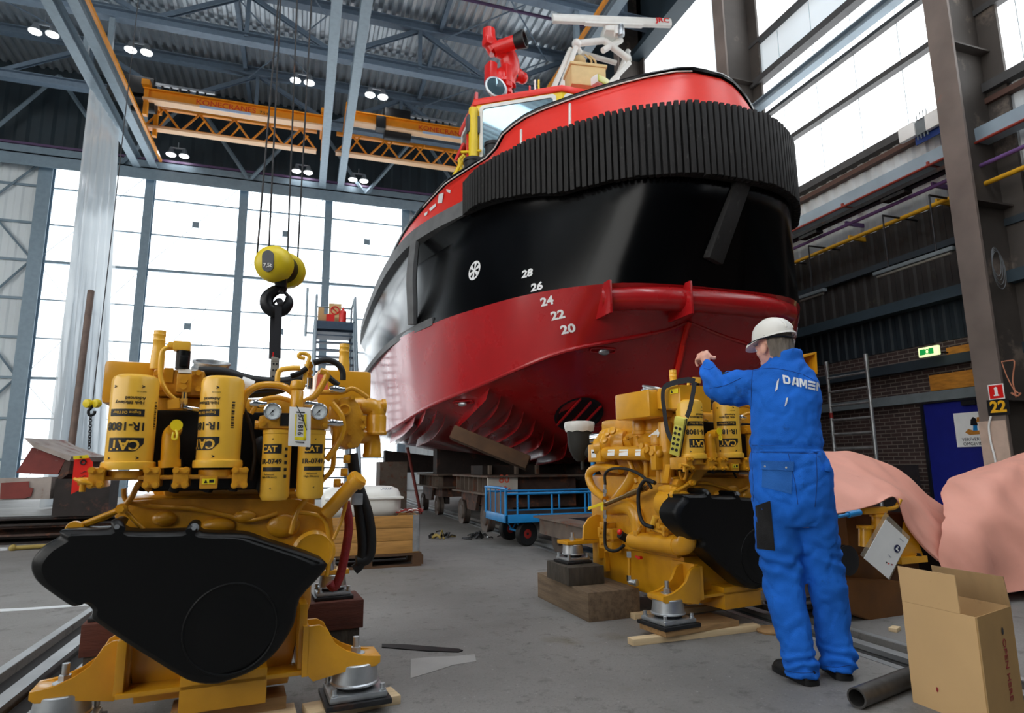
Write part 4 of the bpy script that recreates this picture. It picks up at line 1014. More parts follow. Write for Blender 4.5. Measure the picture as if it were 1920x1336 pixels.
t = thing('hull_section', 'square hull section with red and white paint below the tilted section at the far left', 'scrap metal', V(50, 948, SV))
mb = MB(); mb.prism([V(x, y, SV-.1) for x, y in ((-40, 897), (97, 894), (93, 935), (-40, 938))], (0.15, 0.8, 0)); mb.build('plate', M['scrap_white'], t)
mb = MB(); mb.prism([V(x, y, SV-.13) for x, y in ((2, 905), (54, 902), (54, 913), (62, 915), (58, 930), (46, 934), (0, 935))], (0.0, 0.02, 0)); mb.build('paint_patch', M['scrap_red'], t)
for i, (x0, y0, x1, y1, m_, lb) in enumerate(((104, 898, 205, 930, 'rust_dark', 'dark steel box beam standing right of the red scrap section'), (-40, 946, 215, 962, 'rust_dark', 'upper long dark steel beam lying under the scrap sections'), (-40, 962, 210, 985, 'rust', 'middle rusty beam lying under the scrap sections'), (-40, 985, 190, 998, 'rust_dark', 'lowest dark beam on the floor under the scrap sections'))):
    v = SV-0.2+0.06*i
    a = V(x0, y0, v); b = V(x1, y1, v); mb = MB(); zz, hh = ((.40, 0), (.275, .115), (.12, .15), (0, .115))[i]
    if i == 0: mb.box((a.x, v, zz), (b.x, v+0.5, a.z))
    else: hbeam(mb, (a.x, v+0.25, zz), (b.x, v+0.25, zz), 0.5, max(0.08, hh))
    one('steel_beam', mb, M[m_], lb, 'steel beam')['kind'] = 'thing'
mk('white_sheet', 'D5D8DA', 0.5, var=0.08)
def floor_poly(name, pxs, h_, m, label, cat, z=0.0):
    mb = MB(); mb.prism([Z(x, y, z) for x, y in pxs], (0, 0, h_)); return one(name, mb, m, label, cat, smooth=0)
floor_poly('plastic_sheet', ((-30, 996), (40, 988), (108, 985), (112, 990), (40, 996), (-30, 1004)), 0.03, M['white_sheet'], 'pale sheet on the floor in front of the dark beams at the left', 'sheet')
mb = MB(); a = Z(24, 1027, 0.035); b = Z(140, 1020, 0.035); mb.cyl(a, b, 0.03, n=12); mb.ball(a, 0.05, 10); one('tube_lance', mb, mk('olive', '9A8440', 0.6), 'thin tube with a yellowish end lying on the floor at the left', 'tube')
floor_poly('floor_strip', ((-20, 1143), (60, 1139), (178, 1131), (178, 1134), (60, 1143), (-20, 1148)), 0.004, M['white_sheet'], 'narrow pale metal strip on the floor beside the left rail', 'strip')
floor_poly('plastic_sheet', ((-20, 1028), (14, 1027), (14, 1031), (-20, 1033)), 0.01, M['white_sheet'], 'small white sheet at the left edge of the floor', 'sheet')

# ------------------------------------------------------------------ ship carriages on the rail
mk('wheel_steel', '6A5F58', 0.6, metal=0.4, var=0.4, wear='7D4A30', wamt=0.3)
def wheel(u, v, r_, parent):
    mb = MB(); mb.lathe([(0.06, -0.09), (r_*0.55, -0.08), (r_*0.6, -0.05), (r_*0.86, -0.05), (r_+0.03, -0.08), (r_+0.03, -0.05), (r_, -0.045), (r_, 0.06), (0.06, 0.07)], (u, v, r_), (1, 0, 0), 28); mb.build('wheel', M['wheel_steel'], parent)
def carriage(label, u, v0, v1, z0, z1, wheels, stiff, panel=False, u2=None):
    u2 = u2 or u+1.7
    t = thing('ship_carriage', label, 'ship carriage', ((u+u2)/2, (v0+v1)/2, 0), 0, 'rail carriages under the tug')
    zm = z0+(z1-z0)*0.42
    mb = MB(); mb.box((u+0.10, v0+0.05, z0), (u2-0.1, v1-0.05, z1)); mb.build('body', M['rust'], t)
    mb = MB(); mb.box((u-0.05, v0-0.1, z1), (u2, v1+0.1, z1+0.03)); mb.box((u-0.06, v0-0.15, zm), (u2, v1+0.1, zm+0.03)); mb.build('flange', M['rust_grey'], t)
    n_ = int((v1-v0)/stiff)
    for i in range(n_+1):
        v = v0+0.05+(v1-v0-0.1)*i/n_; mb = MB(); mb.box((u, v-0.012, zm+0.03), (u+0.12, v+0.012, z1)); mb.build('stiffener', M['rust_grey'], t)
    mb = MB(); mb.prism([(u+0.02, v0+0.75, zm), (u+0.02, v1-0.65, zm), (u+0.02, v1-0.85, z0-0.1), (u+0.02, v0+0.95, z0-0.1)], (0.06, 0, 0)); mb.build('gusset', M['rust'], t)
    for v, r_ in wheels:
        wheel(u+0.10, v, r_, t); mb = MB(); mb.box((u+0.2, v-0.12, r_*1.2), (u+0.3, v+0.12, zm)); mb.build('axle_box', M['rust_dark'], t)
    if panel:
        mb = MB(); mb.box((u-0.02, v0-0.03, zm+0.03), (u+0.5, v0+0.02, z1)); p_ = mb.build('end_panel', mk('panel_pale', 'CDC6BC', 0.6, var=0.15), t)
        mb = MB(); mb.text('80\n50t', frame((u+0.26, v0-0.033, (zm+z1)/2+0.02), (1, 0, 0), (0, 0, 1)), 0.19, 0.003, 0.003); mb.build('lettering', M['cloth_orange'], p_, smooth=0)
    return t
carriage('rusty ship carriage with a number panel, behind the blue cart', 3.0, 10.25, 12.6, 0.40, 0.90, ((10.6, 0.22), (12.25, 0.22)), 0.33, True)
carriage('far rusty ship carriage behind the wooden crate', 3.0, 14.3, 16.8, 0.40, 0.88, ((14.6, 0.2), (16.4, 0.2)), 0.35)
t = thing('ship_carriage', 'low flat rail carriage between the blue cart and the right engine', 'ship carriage', (3.8, 7.1, 0), 0, 'rail carriages under the tug')
mb = MB(); mb.box((3.02, 5.95, 0.22), (4.6, 7.95, 0.42)); mb.build('body', M['rust_grey'], t)
mb = MB(); mb.box((2.95, 5.9, 0.42), (4.65, 8.0, 0.445)); mb.build('flange', M['rust_grey'], t)
mb = MB(); mb.box((3.2, 6.4, 0.445), (4.2, 7.4, 0.448)); mb.build('deck_opening', M['label_black'], t)
for v in (6.25, 7.75): wheel(3.27, v, 0.19, t)
for v, dm, lb in ((13.3, 2.6, 'dark steel cradle cross beam under the hull, nearer the bow'), (17.2, 3.2, 'dark steel cradle cross beam under the hull, nearer the stern')):  # both beams are added to block light under the hull
    mb = MB(); mb.prism([(UC-dm, v, 1.36+.12*(dm-1.8)), (UC-1.8, v, 1.36), (UC, v, 1.06), (UC+1.8, v, 1.36), (UC+dm, v, 1.36+.12*(dm-1.8)), (UC+dm, v, .935), (UC-dm, v, .935)], (0, .4, 0)); one('hull_shade_beam', mb, M['rust_dark'], lb, 'cradle beam')['kind'] = 'thing'  # beams added to block the back light below the hull
    mb = MB(); mb.box((UC-.9, v, 0), (UC+.9, v+.4, .934)); one('hull_shade_box', mb, M['rust_dark'], 'black support box below the cradle beam nearer the ' + ('bow' if v < 15 else 'stern'), 'support')  # box added below the beam, also to block light under the hull
# shoring under the hull
mk('timber_brown', '5A3E26', 0.8, var=0.35, vscale=4, wear='4A3826', wamt=0.35)
a = V(851, 811, 10.1); b = V(985, 866, 9.6); ax = (b-a).normalized()
mb = MB(frame(a, ax, (0, 0.2, 1))); mb.box((-0.02, -0.11, -0.11), ((b-a).length+0.05, 0.11, 0.11), 0.012); mb.box((1.0, -.09, -.2), (1.12, .09, -.1)); one('bilge_timber', mb, M['timber_brown'], 'thick squared timber wedged under the red hull above the carriage', 'timber')
t = thing('shoring_frame', 'dark steel shoring frame standing on the carriage under the hull', 'shoring frame', (3.9, 11.4, 0.93))
mb = MB(); mb.box((3.1, 11.0, 0.935), (4.2, 11.8, 1.1)); mb.build('pedestal', M['rust_dark'], t)
for x in (3.2, 3.7, 4.1): mb = MB(); mb.box((x, 10.9, 0.94), (x+0.05, 11.0, 1.1)); mb.build('rib_plate', M['rust_grey'], t)
for nm, u0, v0, w, lb in (('keel_block', 5.0, 11.0, 0.8, 'black keel block stack under the middle of the tug'), ('keel_block', 5.0, 15.2, 0.8, 'black keel block stack under the stern of the tug')):
    mb = MB()
    for k in range(4): mb.box((u0-0.03*(k % 2), v0, k*0.27), (u0+w, v0+0.6, k*0.27+0.265), 0.01)
    one(nm, mb, M['rust_dark'], lb, 'keel block')
carriage('dark ship carriage on the second rail beneath the far side of the tug', 7.1, 9.5, 13.2, 0.40, 0.90, ((9.9, 0.18), (12.6, 0.18)), 0.4, u2=8.6)
a = V(735, 885, 15.5); mb = MB(); mb.box((a.x-0.3, 15.4, 0.0), (a.x+0.35, 16.2, a.z+0.25)); one('support_block', mb, M['rust_grey'], 'square grey block under the stern, left of the thin rusty prop', 'block')
p = V(764, 838, 14.9); q = V(775, 893, 14.9); mb = MB(); mb.cyl(q+(q-p)*(q.z/(p.z-q.z)), p, 0.035, n=10); one('steel_prop', mb, M['scrap_red'], 'thin rusty prop leaning under the red hull', 'prop')

# ------------------------------------------------------------------ blue hand cart
ct = thing('hand_cart', 'blue tube-framed hand cart with black tyres under the bow', 'cart', (3.5, 8.7, 0))
x0, x1, y0, y1 = V(948, 975, 8.35).x, 4.45, 8.35, 9.35; zd = V(948, 968, 8.35).z; zr = V(948, 926, 8.35).z
mb = MB(); mb.box((x0, y0, zd-0.09), (x1, y0+0.04, zd+0.02), 0.008); mb.box((x0, y1-0.04, zd-0.09), (x1, y1, zd+0.02), 0.008); mb.box((x0, y0, zd-0.09), (x0+0.04, y1, zd+0.02), 0.008); mb.box((x1-0.04, y0, zd-0.09), (x1, y1, zd+0.02), 0.008); mb.build('frame', M['blue_paint'], ct)
mb = MB(); mb.box((x0+.03, y0+.03, zd-0.03), (x1-.03, y1-.03, zd)); mb.build('deck', mk('deck_ply', '2A2624', 0.7), ct)
for y in (y0+0.02, y1-0.02):
    mb = MB(); mb.cyl((x0, y, zr), (x1, y, zr), 0.018, n=10); mb.build('side_rail', M['blue_paint'], ct)
    for k in range(4):
        x = x0+0.18+(x1-x0-0.24)*k/3; mb = MB(); mb.cyl((x, y, zd), (x, y, zr), 0.015, n=8); mb.build('upright', M['blue_paint'], ct)
for x in (x0+0.01, x1-0.01):
    mb = MB(); zt_ = zr+0.07
    mb.tube([(x, y0+.02, zd), (x, y0+.02, zt_-0.04), (x, y0+.06, zt_), (x, y1-.06, zt_), (x, y1-.02, zt_-0.04), (x, y1-.02, zd)], 0.02, 10, smooth=3)
    for k in range(1, 4): mb.cyl((x, y0+(y1-y0)*k/4, zd), (x, y0+(y1-y0)*k/4, zt_), 0.009, n=8)
    mb.build('end_gate', M['blue_paint'], ct)
mb = MB(); mb.box((x0+0.03, y0+.05, zd), (x0+0.045, y1-.05, zr)); mb.build('end_panel', mk('mesh_grey', '5D4D48', 0.6), ct)
for x in (x0+0.34, x1-0.35):
    for y in (y0+0.12, y1-0.12):
        r_ = 0.165; mb = MB(); mb.lathe([(0.09, -0.035), (r_-0.02, -0.045), (r_, -0.03), (r_, 0.03), (r_-0.02, 0.045), (0.09, 0.035)], (x, y, r_), (0.25, -1, 0), 26); ty = mb.build('tyre', M['rubber'], ct)
        mb = MB(); mb.lathe([(0.0, -0.03), (0.04, -0.04), (0.05, -0.02), (0.092, -0.028), (0.092, 0.028), (0.04, 0.04), (0.0, 0.03)], (x, y, r_), (0.25, -1, 0), 20); mb.build('hub', mk('hub_red', '8E1F1A', 0.5) if 'hub_red' not in M else M['hub_red'], ty)
    mb = MB(); mb.cyl((x, y0+.1, 0.165), (x, y1-.1, 0.165), 0.018, n=8)
    for dx in (-0.12, 0.12):
        for y in (y0+0.25, y1-0.25): mb.cyl((x, y, 0.165), (x+dx, y, zd-0.06), 0.012, n=8)
    mb.build('axle', M['blue_paint'], ct)
# blue standpipe by the bow
p = V(1113, 835, 8.1); q = V(1118, 930, 8.1); mb = MB(); mb.cyl((q.x, 8.15, 0.0), (p.x, 8.15, p.z), 0.03, n=10); one('standpipe', mb, M['blue_paint'], 'blue upright pipe behind the right engine at the bow', 'pipe')
# heaps of straps on the floor
for cx, cy, w, cols, lb in ((828, 1009, 0.26, ('label_black', 'olive', 'dark_steel', 'rust_dark'), 'left small heap of dark straps and scraps on the floor'), (902, 1009, 0.34, ('label_black', 'rubber', 'dark_steel', 'zinc'), 'right small heap of black straps on the floor near the cart')):
    c = Z(cx, cy); t = thing('strap_heap', lb, 'heap', c, 0, 'strap heaps on the floor'); t['kind'] = 'stuff'
    for k in range(18):
        a = random.uniform(0, 2*pi); r_ = random.uniform(0, w); p = c+Vector((cos(a)*r_, sin(a)*r_*0.6, 0)); hh = max(0.02, 0.14*(1-r_/w))
        q = p+Vector((random.uniform(-.16, .16), random.uniform(-.1, .1), 0)); mb = MB()
        mb.tube([p+Vector((0, 0, .012)), p.lerp(q, .4)+Vector((0, 0, hh*random.uniform(.4, 1.2))), q+Vector((0, 0, random.uniform(.012, hh)))], random.uniform(.008, .018), 6); mb.build('strap', M[cols[k % len(cols)]], t)

# ------------------------------------------------------------------ wooden crate on a pallet with a life raft canister
CV = 7.28
xr = V(785, 1040, CV).x; xl = xr-1.2; zc0, zc1 = 0.15, V(700, 967, CV).z
pal = thing('pallet', 'wooden pallet under the plank crate behind the left engine', 'pallet', (xr-0.6, CV+0.4, 0))
for k in range(3): mb = MB(); y = CV-0.01+k*0.36; mb.box((xl, y, 0), (xr+0.03, y+0.1, 0.02)); mb.build('bottom_board', M['timber_brown'], pal)
for k in range(3):
    for j in range(3): mb = MB(); x = xl+0.01+j*0.56; y = CV-0.01+k*0.36; mb.box((x, y, 0.02), (x+0.12, y+0.1, 0.12)); mb.build('block', M['timber_brown'], pal)
for k in range(5): mb = MB(); y = CV-0.01+k*0.172; mb.box((xl, y, 0.12), (xr+0.03, y+0.13, 0.145)); mb.build('deck_board', M['timber_brown'], pal)
cr = thing('wooden_crate', 'crate of hinged wooden planks standing on the pallet', 'crate', (xr-0.6, CV+0.4, 0.146))
mk('plank', 'B98746', 0.7, var=0.3, vscale=4, stretch=(1, 5, 10), bump=0.1, bscale=20, wear='8A5C2A', wamt=0.25, wscale=5)
n_ = 3
for k in range(n_):
    za = 0.147+(zc1-0.147)*k/n_; zb = 0.147+(zc1-0.147)*(k+1)/n_-0.004
    for lo, hi in (((xl, CV, za), (xr, CV+0.022, zb)), ((xl, CV+0.778, za), (xr, CV+0.8, zb)), ((xl, CV+.022, za), (xl+0.022, CV+0.778, zb)), ((xr-0.022, CV+.022, za), (xr, CV+0.778, zb))):
        mb = MB(); mb.box(lo, hi, 0.003); mb.build('plank', M['plank'], cr)
for x in (xl, xr):
    mb = MB(); s_ = 1 if x == xr else -1; mb.box((x-s_*0.07, CV-0.004, 0.16), (x+s_*0.004, CV-0.001, zc1)); mb.box((x, CV-0.004, 0.16), (x+s_*0.004, CV+0.07, zc1))
    for k in range(9): mb.cyl((x-s_*0.035, CV-0.008, 0.2+k*(zc1-.24)/8.5), (x-s_*0.035, CV-0.003, 0.2+k*(zc1-.24)/8.5), 0.009, n=8)
    mb.build('corner_hinge', M['zinc'], cr)
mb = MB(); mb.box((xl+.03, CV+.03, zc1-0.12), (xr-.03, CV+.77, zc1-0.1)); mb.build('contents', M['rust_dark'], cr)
c = V(706, 944, CV+0.4); rf = thing('life_raft_canister', 'white life raft canister lying on the wooden crate', 'canister', (c.x-0.2, CV+0.4, zc1))
def capsule(mb, z0, z1, x0, x1, y, r_):
    rows = []
    for x, k in ((x0, 0.55), (x0+0.03, 0.82), (x0+0.10, 0.97), (x0+0.2, 1), (x1-0.2, 1), (x1-0.10, 0.97), (x1-0.03, 0.82), (x1, 0.55)):
        row = []
        for i in range(24):
            a = 2*pi*i/24; cc, ss = cos(a), sin(a); e_ = lambda q: math.copysign(abs(q)**0.62, q)
            row.append((x, y+e_(cc)*r_*k, (z0+z1)/2+e_(ss)*(z1-z0)/2*k))
        rows.append(row)
    mb.loft(rows, cap=True, closed=True)
mb = MB(); capsule(mb, zc1-0.06, V(706, 910, CV+.4).z, c.x-0.62, V(748, 940, CV+.4).x, CV+0.4, 0.26); mb.build('shell', M['white_paint'], rf)
mb = MB(); zz = V(706, 934, CV+.12).z; mb.box((c.x-0.6, CV+0.12, zz-0.015), (V(749, 940, CV+.4).x+.01, CV+0.68, zz+0.015), 0.02); mb.build('seam_flange', M['white_paint'], rf)
mb = MB(); mb.text('LIFERAFT', frame((V(725, 916, CV+.16).x, CV+0.15, V(725, 916, CV+.16).z), (1, -0.05, 0), (0, 0.35, 1)), 0.035, 0.002); mb.build('lettering', mk('ink_blue', '26386B', 0.5), rf, smooth=0)
t = thing('rope_coil', 'red and white rope lying on the crate beside the white canister', 'rope', V(765, 965, CV+.3))
for k, m_ in enumerate(('hub_red', 'white', 'hub_red')):
    p = V(757+k*9, 962-k*3, CV+.25); p.z = zc1+0.01; mb = MB(); mb.tube([p+Vector((cos(a)*.11, sin(a)*.13, 0.02+0.015*sin(3*a))) for a in [2*pi*i/8 for i in range(8)]], 0.009, 6, closed=True); mb.build('rope_loop', M[m_], t)

# ------------------------------------------------------------------ stair tower beside the tug
sv = 17.6
sx0, sx1 = V(592, 600, sv).x, V(664, 600, sv).x; zp_ = V(625, 602, sv).z
mk('stair_blue', '44566A', 0.5, var=0.15, metal=0.3)
t = thing('stair_tower', 'grey steel stair tower with handrails standing left of the tug', 'stairs', ((sx0+sx1)/2, sv, 0))
nst = 22
for k in range(nst):
    z = zp_*(k+1)/(nst+1); y = sv-(1-(k+1)/(nst+1))*3.4; mb = MB(); mb.box((sx0+.04, y, z-0.03), (sx1-.04, y+0.22, z)); mb.build('tread', M['stair_blue'], t)
mb = MB(); mb.box((sx0, sv, zp_-0.3), (sx1, sv+1.2, zp_)); mb.build('platform', M['stair_blue'], t)
for x in (sx0, sx1):
    mb = MB(); mb.prism([(x-.02, sv-3.5, 0), (x-.02, sv-3.25, 0), (x-.02, sv+.1, zp_-0.1), (x-.02, sv+.1, zp_+0.12)], (0.05, 0, 0)); mb.build('stringer', M['galv'], t)
    mb = MB(); zt_ = V(665, 560, sv).z
    mb.tube([(x, sv-3.4, 0.9), (x, sv-0.15, zt_), (x, sv+1.2, zt_)], 0.03, 8, smooth=0); mb.cyl((x, sv-3.3, 0.05), (x, sv-3.3, 0.95), 0.03, n=8); mb.cyl((x, sv, zp_), (x, sv, zt_), 0.035, n=8); mb.cyl((x, sv+1.2, zp_), (x, sv+1.2, zt_), 0.03, n=8); mb.cyl((x, sv-1.7, zp_*.5), (x, sv-1.7, zp_*.5+.95), 0.025, n=8); mb.build('handrail', M['galv'], t)
    mb = MB()
    for y in (sv+0.05, sv+1.15): mb.cyl((x, y, 0), (x, y, zp_), 0.05, n=8)
    mb.build('support_leg', M['galv'], t)
mb = MB(); mb.cyl((sx0, sv+1.2, V(665, 560, sv).z), (sx1, sv+1.2, V(665, 560, sv).z), 0.025, n=8); mb.cyl((sx0-.25, sv+.3, zp_-.4), (sx0-.25, sv+.3, V(588, 535, sv).z), 0.035, n=8); mb.cyl((sx0-.28, sv+.3, zp_-.3), (sx0+.02, sv+.3, zp_-.3), 0.03, n=8); mb.build('guard_rail', M['galv'], t)
p = V(612, 594, sv+.3); mb = MB(); mb.box((sx0+.06, sv+.2, zp_+.004), (p.x+.08, sv+.5, zp_+.23)); one('carton', mb, M['cardboard'], 'low pale carton on the stair tower platform', 'carton')
mb = MB(); mb.box((sx0+.06, sv+.52, zp_+.004), (sx0+.22, sv+.8, zp_+.5)); one('carton', mb, M['cardboard'], 'taller pale carton at the left of the stair platform', 'carton')
p = V(628, 585, sv+.35); sg = thing('prohibition_sign', 'white prohibition sign with a red ring on the stair platform', 'sign', (p.x, sv+.35, zp_))
mb = MB(); mb.box((p.x-.17, sv+.35, zp_), (p.x+.17, sv+.37, p.z+.25)); mb.build('board', M['beige'], sg)
mb = MB(); c = Vector((p.x, sv+.34, p.z+.05)); mb.tube([c+Vector((.11*cos(a), 0, .11*sin(a))) for a in [2*pi*i/20 for i in range(20)]], 0.018, 6, closed=True, smooth=0); mb.cyl(c+Vector((-.08, 0, .08)), c+Vector((.08, 0, -.08)), 0.016, n=6); mb.build('ring', M['red'], sg)
p = V(634, 598, sv+.1); mb = MB(); mb.lathe([(0.02, 0.42), (0.04, 0.40), (0.035, 0.36), (0.09, 0.32), (0.1, 0.27), (0.1, 0.0)], (p.x+.12, sv+.1, zp_), (0, 0, 1), 16); one('fire_extinguisher', mb, M['red'], 'red fire extinguisher on the stair platform right of the sign', 'fire extinguisher')
p = V(620, 600, sv+.1); mb = MB(); mb.box((p.x-.12, sv+.02, zp_), (p.x+.1, sv+.2, zp_+.2)); one('red_box', mb, M['red'], 'small red box on the stair platform below the sign', 'box')
# ------------------------------------------------------------------ things on the right wall
mk('alu', 'B6B9BA', 0.4, metal=0.7, var=0.3, vscale=10)
lu = 9.6
a, b = U(1549, 678, lu), U(1624, 676, lu)
t = thing('scaffold_frame', 'upright aluminium scaffold frame with rungs right of the worker', 'scaffold frame', (lu, (a.y+b.y)/2, 0))
for y in (a.y, b.y):
    mb = MB(); mb.cyl((lu, y, 0), (lu, y, a.z), 0.03, n=12); mb.cyl((lu, y, a.z-0.18), (lu, y, a.z), 0.035, n=12); mb.build('post', M['alu'], t)
for k in range(10):
    z = U(1585, 704, lu).z-0.268*k; mb = MB(); mb.cyl((lu, a.y, z), (lu, b.y, z), 0.022, n=10); mb.build('rung', M['alu'], t)
mb = MB(); mb.cyl((lu, a.y, 1.93), (lu, a.y, 2.03), 0.034, n=12); mb.build('red_band', M['hub_red'], t)
def tube_lamp(p0, p1, u, label):
    a = U(*p0, u); b = U(*p1, u); t = thing('fluorescent_lamp', label, 'lamp', (a+b)/2, 0, 'unlit tube lamps on the right wall')
    mb = MB(); mb.box((u-0.05, a.y, a.z), (u+0.05, b.y, a.z+0.07), 0.01); mb.build('housing', M['lintel_grey'], t)
    mb = MB(); mb.cyl((u, a.y-.06, a.z-0.03), (u, b.y+.06, a.z-0.03), 0.026, n=12); mb.build('tube', M['case_grey'], t)
    for y in (a.y*0.8+b.y*0.2, a.y*0.2+b.y*0.8): mb = MB(); mb.cyl((u, y, a.z+0.06), (u, y, a.z+1.1), 0.014, n=8); mb.cyl((u, y, a.z+1.09), (UW-0.04, y, a.z+1.09), 0.02, n=8); mb.build('hanger', M['dark_steel'], t)
tube_lamp((1640, 518), (1790, 468), 10.1, 'unlit tube lamp hanging on the right wall by the numbered column')
tube_lamp((1442, 581), (1548, 549), 10.1, 'unlit tube lamp on the right wall beside the bow of the tug')
M['exit_green'] = mat('exit_green', '18A04A', 0.5, emit=0.5, var=0); M['exit_white'] = mat('exit_white', 'E9F3B8', 0.5, emit=0.9, var=0)
eu = 10.5; a = U(1724, 662, eu); b = U(1761, 655, eu); ex = thing('exit_sign', 'lit green and white emergency exit sign above the blue door', 'exit sign', (a+b)/2)
h_ = 0.085; zc_ = (a.z+b.z)/2
mb = MB(); mb.box((eu-.03, b.y, zc_-h_), (eu+.03, a.y, zc_+h_), 0.012); mb.build('light_box', M['exit_white'], ex)
L_ = a.y-b.y
for y0, y1 in ((a.y-L_*.08, a.y-L_*.36), (a.y-L_*.55, a.y-L_*.78)): mb = MB(); mb.box((eu-.034, y0, zc_-h_*.6), (eu-.031, y1, zc_+h_*.6)); mb.build('green_field', M['exit_green'], ex)
mb = MB(); c = Vector((eu-.034, a.y-L_*.46, zc_)); mb.tube([c+Vector((0, .034*cos(q), .04*sin(q))) for q in [2*pi*i/14 for i in range(14)]], 0.008, 6, closed=True, smooth=0); mb.build('symbol', M['exit_green'], ex)
mb = MB(); mb.cyl((eu, (a.y+b.y)/2, zc_), (UW-.005, (a.y+b.y)/2, zc_), 0.015, n=6); mb.build('hanger', M['dark_steel'], ex)
# radio antennas on a blue board
wu = 10.55
p = U(1735, 240, wu); bd = U(1712, 262, wu); be = U(1777, 232, wu)
mb = MB(); mb.box((wu+.055, be.y, p.z-.2), (wu+.09, bd.y, p.z+.12)); mb.box((wu+.09, be.y+.3, p.z-.05), (UW-.04, be.y+.4, p.z+.05)); mb.box((wu+.09, bd.y-.4, p.z-.05), (UW-.04, bd.y-.3, p.z+.05)); one('mounting_board', mb, mk('board_blue', '1E3E86', 0.5), 'blue board high on the right wall carrying the white antennas', 'board')
for px, py, w, lb in ((1703, 249, 0.29, 'smaller square white antenna left on the blue board'), (1755, 222, 0.31, 'square white antenna right on the blue board beside the column')):
    c = U(px, py, wu); mb = MB(); mb.box((wu-.06, c.y-w/2*1.15, c.z-w/2), (wu+.04, c.y+w/2*1.15, c.z+w/2), 0.03); one('antenna', mb, M['white'], lb, 'antenna')
c = U(1730, 237, wu); mb = MB(); mb.box((wu-.05, c.y-.11, c.z-.14), (wu+.052, c.y+.11, c.z+.12), 0.01)
for k in range(4):
    mb.cyl((wu, c.y-.09+k*.06, c.z+.12), (wu, c.y-.1+k*.065, c.z+.3), 0.008, n=6); mb.cyl((wu-.03, c.y-.1+k*.065, c.z-.14), (wu-.03, c.y-.1+k*.065, c.z-.22), 0.012, n=6)
one('radio_box', mb, M['lintel_grey'], 'finned grey radio box between the two white antennas', 'radio box')
# signs on the numbered column
cu_ = 9.972
def wallframe(c): return frame(c, (0, -1, 0), (0, 0, 1))
c = U(1868, 734, cu_); t = thing('fire_sign', 'red sign with a white symbol on the brown column', 'sign', c)
mb = MB(); mb.box((cu_-.004, c.y-.115, c.z-.115), (cu_, c.y+.115, c.z+.115)); mb.build('border', M['white'], t)
mb = MB(); mb.box((cu_-.006, c.y-.1, c.z-.1), (cu_-.0042, c.y+.1, c.z+.1)); mb.build('red_field', M['red'], t)
mb = MB(); mb.prism([(cu_-.0065, c.y-y, c.z+z) for y, z in ((-.03, .05), (0.0, .075), (.025, .06), (.025, -.045), (.04, -.045), (.04, -.065), (-.04, -.065), (-.04, -.045), (-.02, -.045), (-.02, .04))], (-.001, 0, 0)); mb.build('symbol', M['white'], t, smooth=0)
c = U(1872, 763, cu_); t = thing('number_plate', 'black plate with the yellow number 22 on the brown column', 'sign', c)
mb = MB(); mb.box((cu_-.004, c.y-.16, c.z-.12), (cu_, c.y+.16, c.z+.12)); mb.build('plate', M['label_black'], t)
mb = MB(); mb.text('22', wallframe((cu_-.006, c.y, c.z)), 0.235, 0.003, 0.008); mb.build('lettering', mk('number_yellow', 'F2B41C', 0.5), t, smooth=0)
c = U(1882, 825, cu_); mb = MB(); mb.box((cu_-.02, 6.58, 0.1), (cu_-.003, 6.98, U(1872, 788, cu_).z)); one('column_guard', mb, mk('guard_pale', 'CBB09E', 0.6, var=0.15, wear='8A6A5A', wamt=0.2), 'pale scuffed guard board on the foot of the numbered column', 'guard board')
pu = 10.92; a, b = U(1787, 775, pu), U(1793, 838, pu); yc = a.y; zt_, zb_ = a.z, b.z
t = thing('poster', 'white poster with two figures on the blue door', 'poster', (pu, yc-.35, zb_))
mb = MB(); mb.box((pu, yc-.78, zb_), (pu+.006, yc, zt_)); mb.build('sheet', M['white'], t)
def pp(pts, m_, nm, k=0): 
    mb = MB(); mb.prism([(pu-.002-k*.001, yc-y*.78, zb_+z*(zt_-zb_)) for y, z in pts], (-.001, 0, 0)); mb.build(nm, m_, t, smooth=0)
pp(((.22, .42), (.30, .52), (.42, .46), (.62, .46), (.70, .54), (.82, .54), (.70, .36), (.32, .34)), M['ply'], 'figure_ground')
pp(((.40, .46), (.50, .46), (.50, .62), (.42, .62)), M['blue_paint'], 'figure_trousers', 1); pp(((.36, .62), (.52, .60), (.50, .80), (.44, .86), (.38, .78)), M['label_black'], 'figure_jacket', 1)
pp(((.62, .56), (.74, .56), (.70, .86), (.66, .86)), M['blue_paint'], 'figure_overall', 1); pp(((.66, .87), (.71, .87), (.70, .97), (.66, .94)), M['hub_red'], 'figure_cap', 1); pp(((.50, .70), (.80, .72), (.80, .86), (.52, .84)), M['ply'], 'figure_box', 2)
mb = MB(); mb.text('VERFVERWERKING', wallframe((pu-.003, yc-.43, zb_+.21*(zt_-zb_))), 0.078, 0.002); mb.text('OMGEVING ARBO', wallframe((pu-.003, yc-.43, zb_+.08*(zt_-zb_))), 0.078, 0.002); mb.build('lettering', M['label_black'], t, smooth=0)
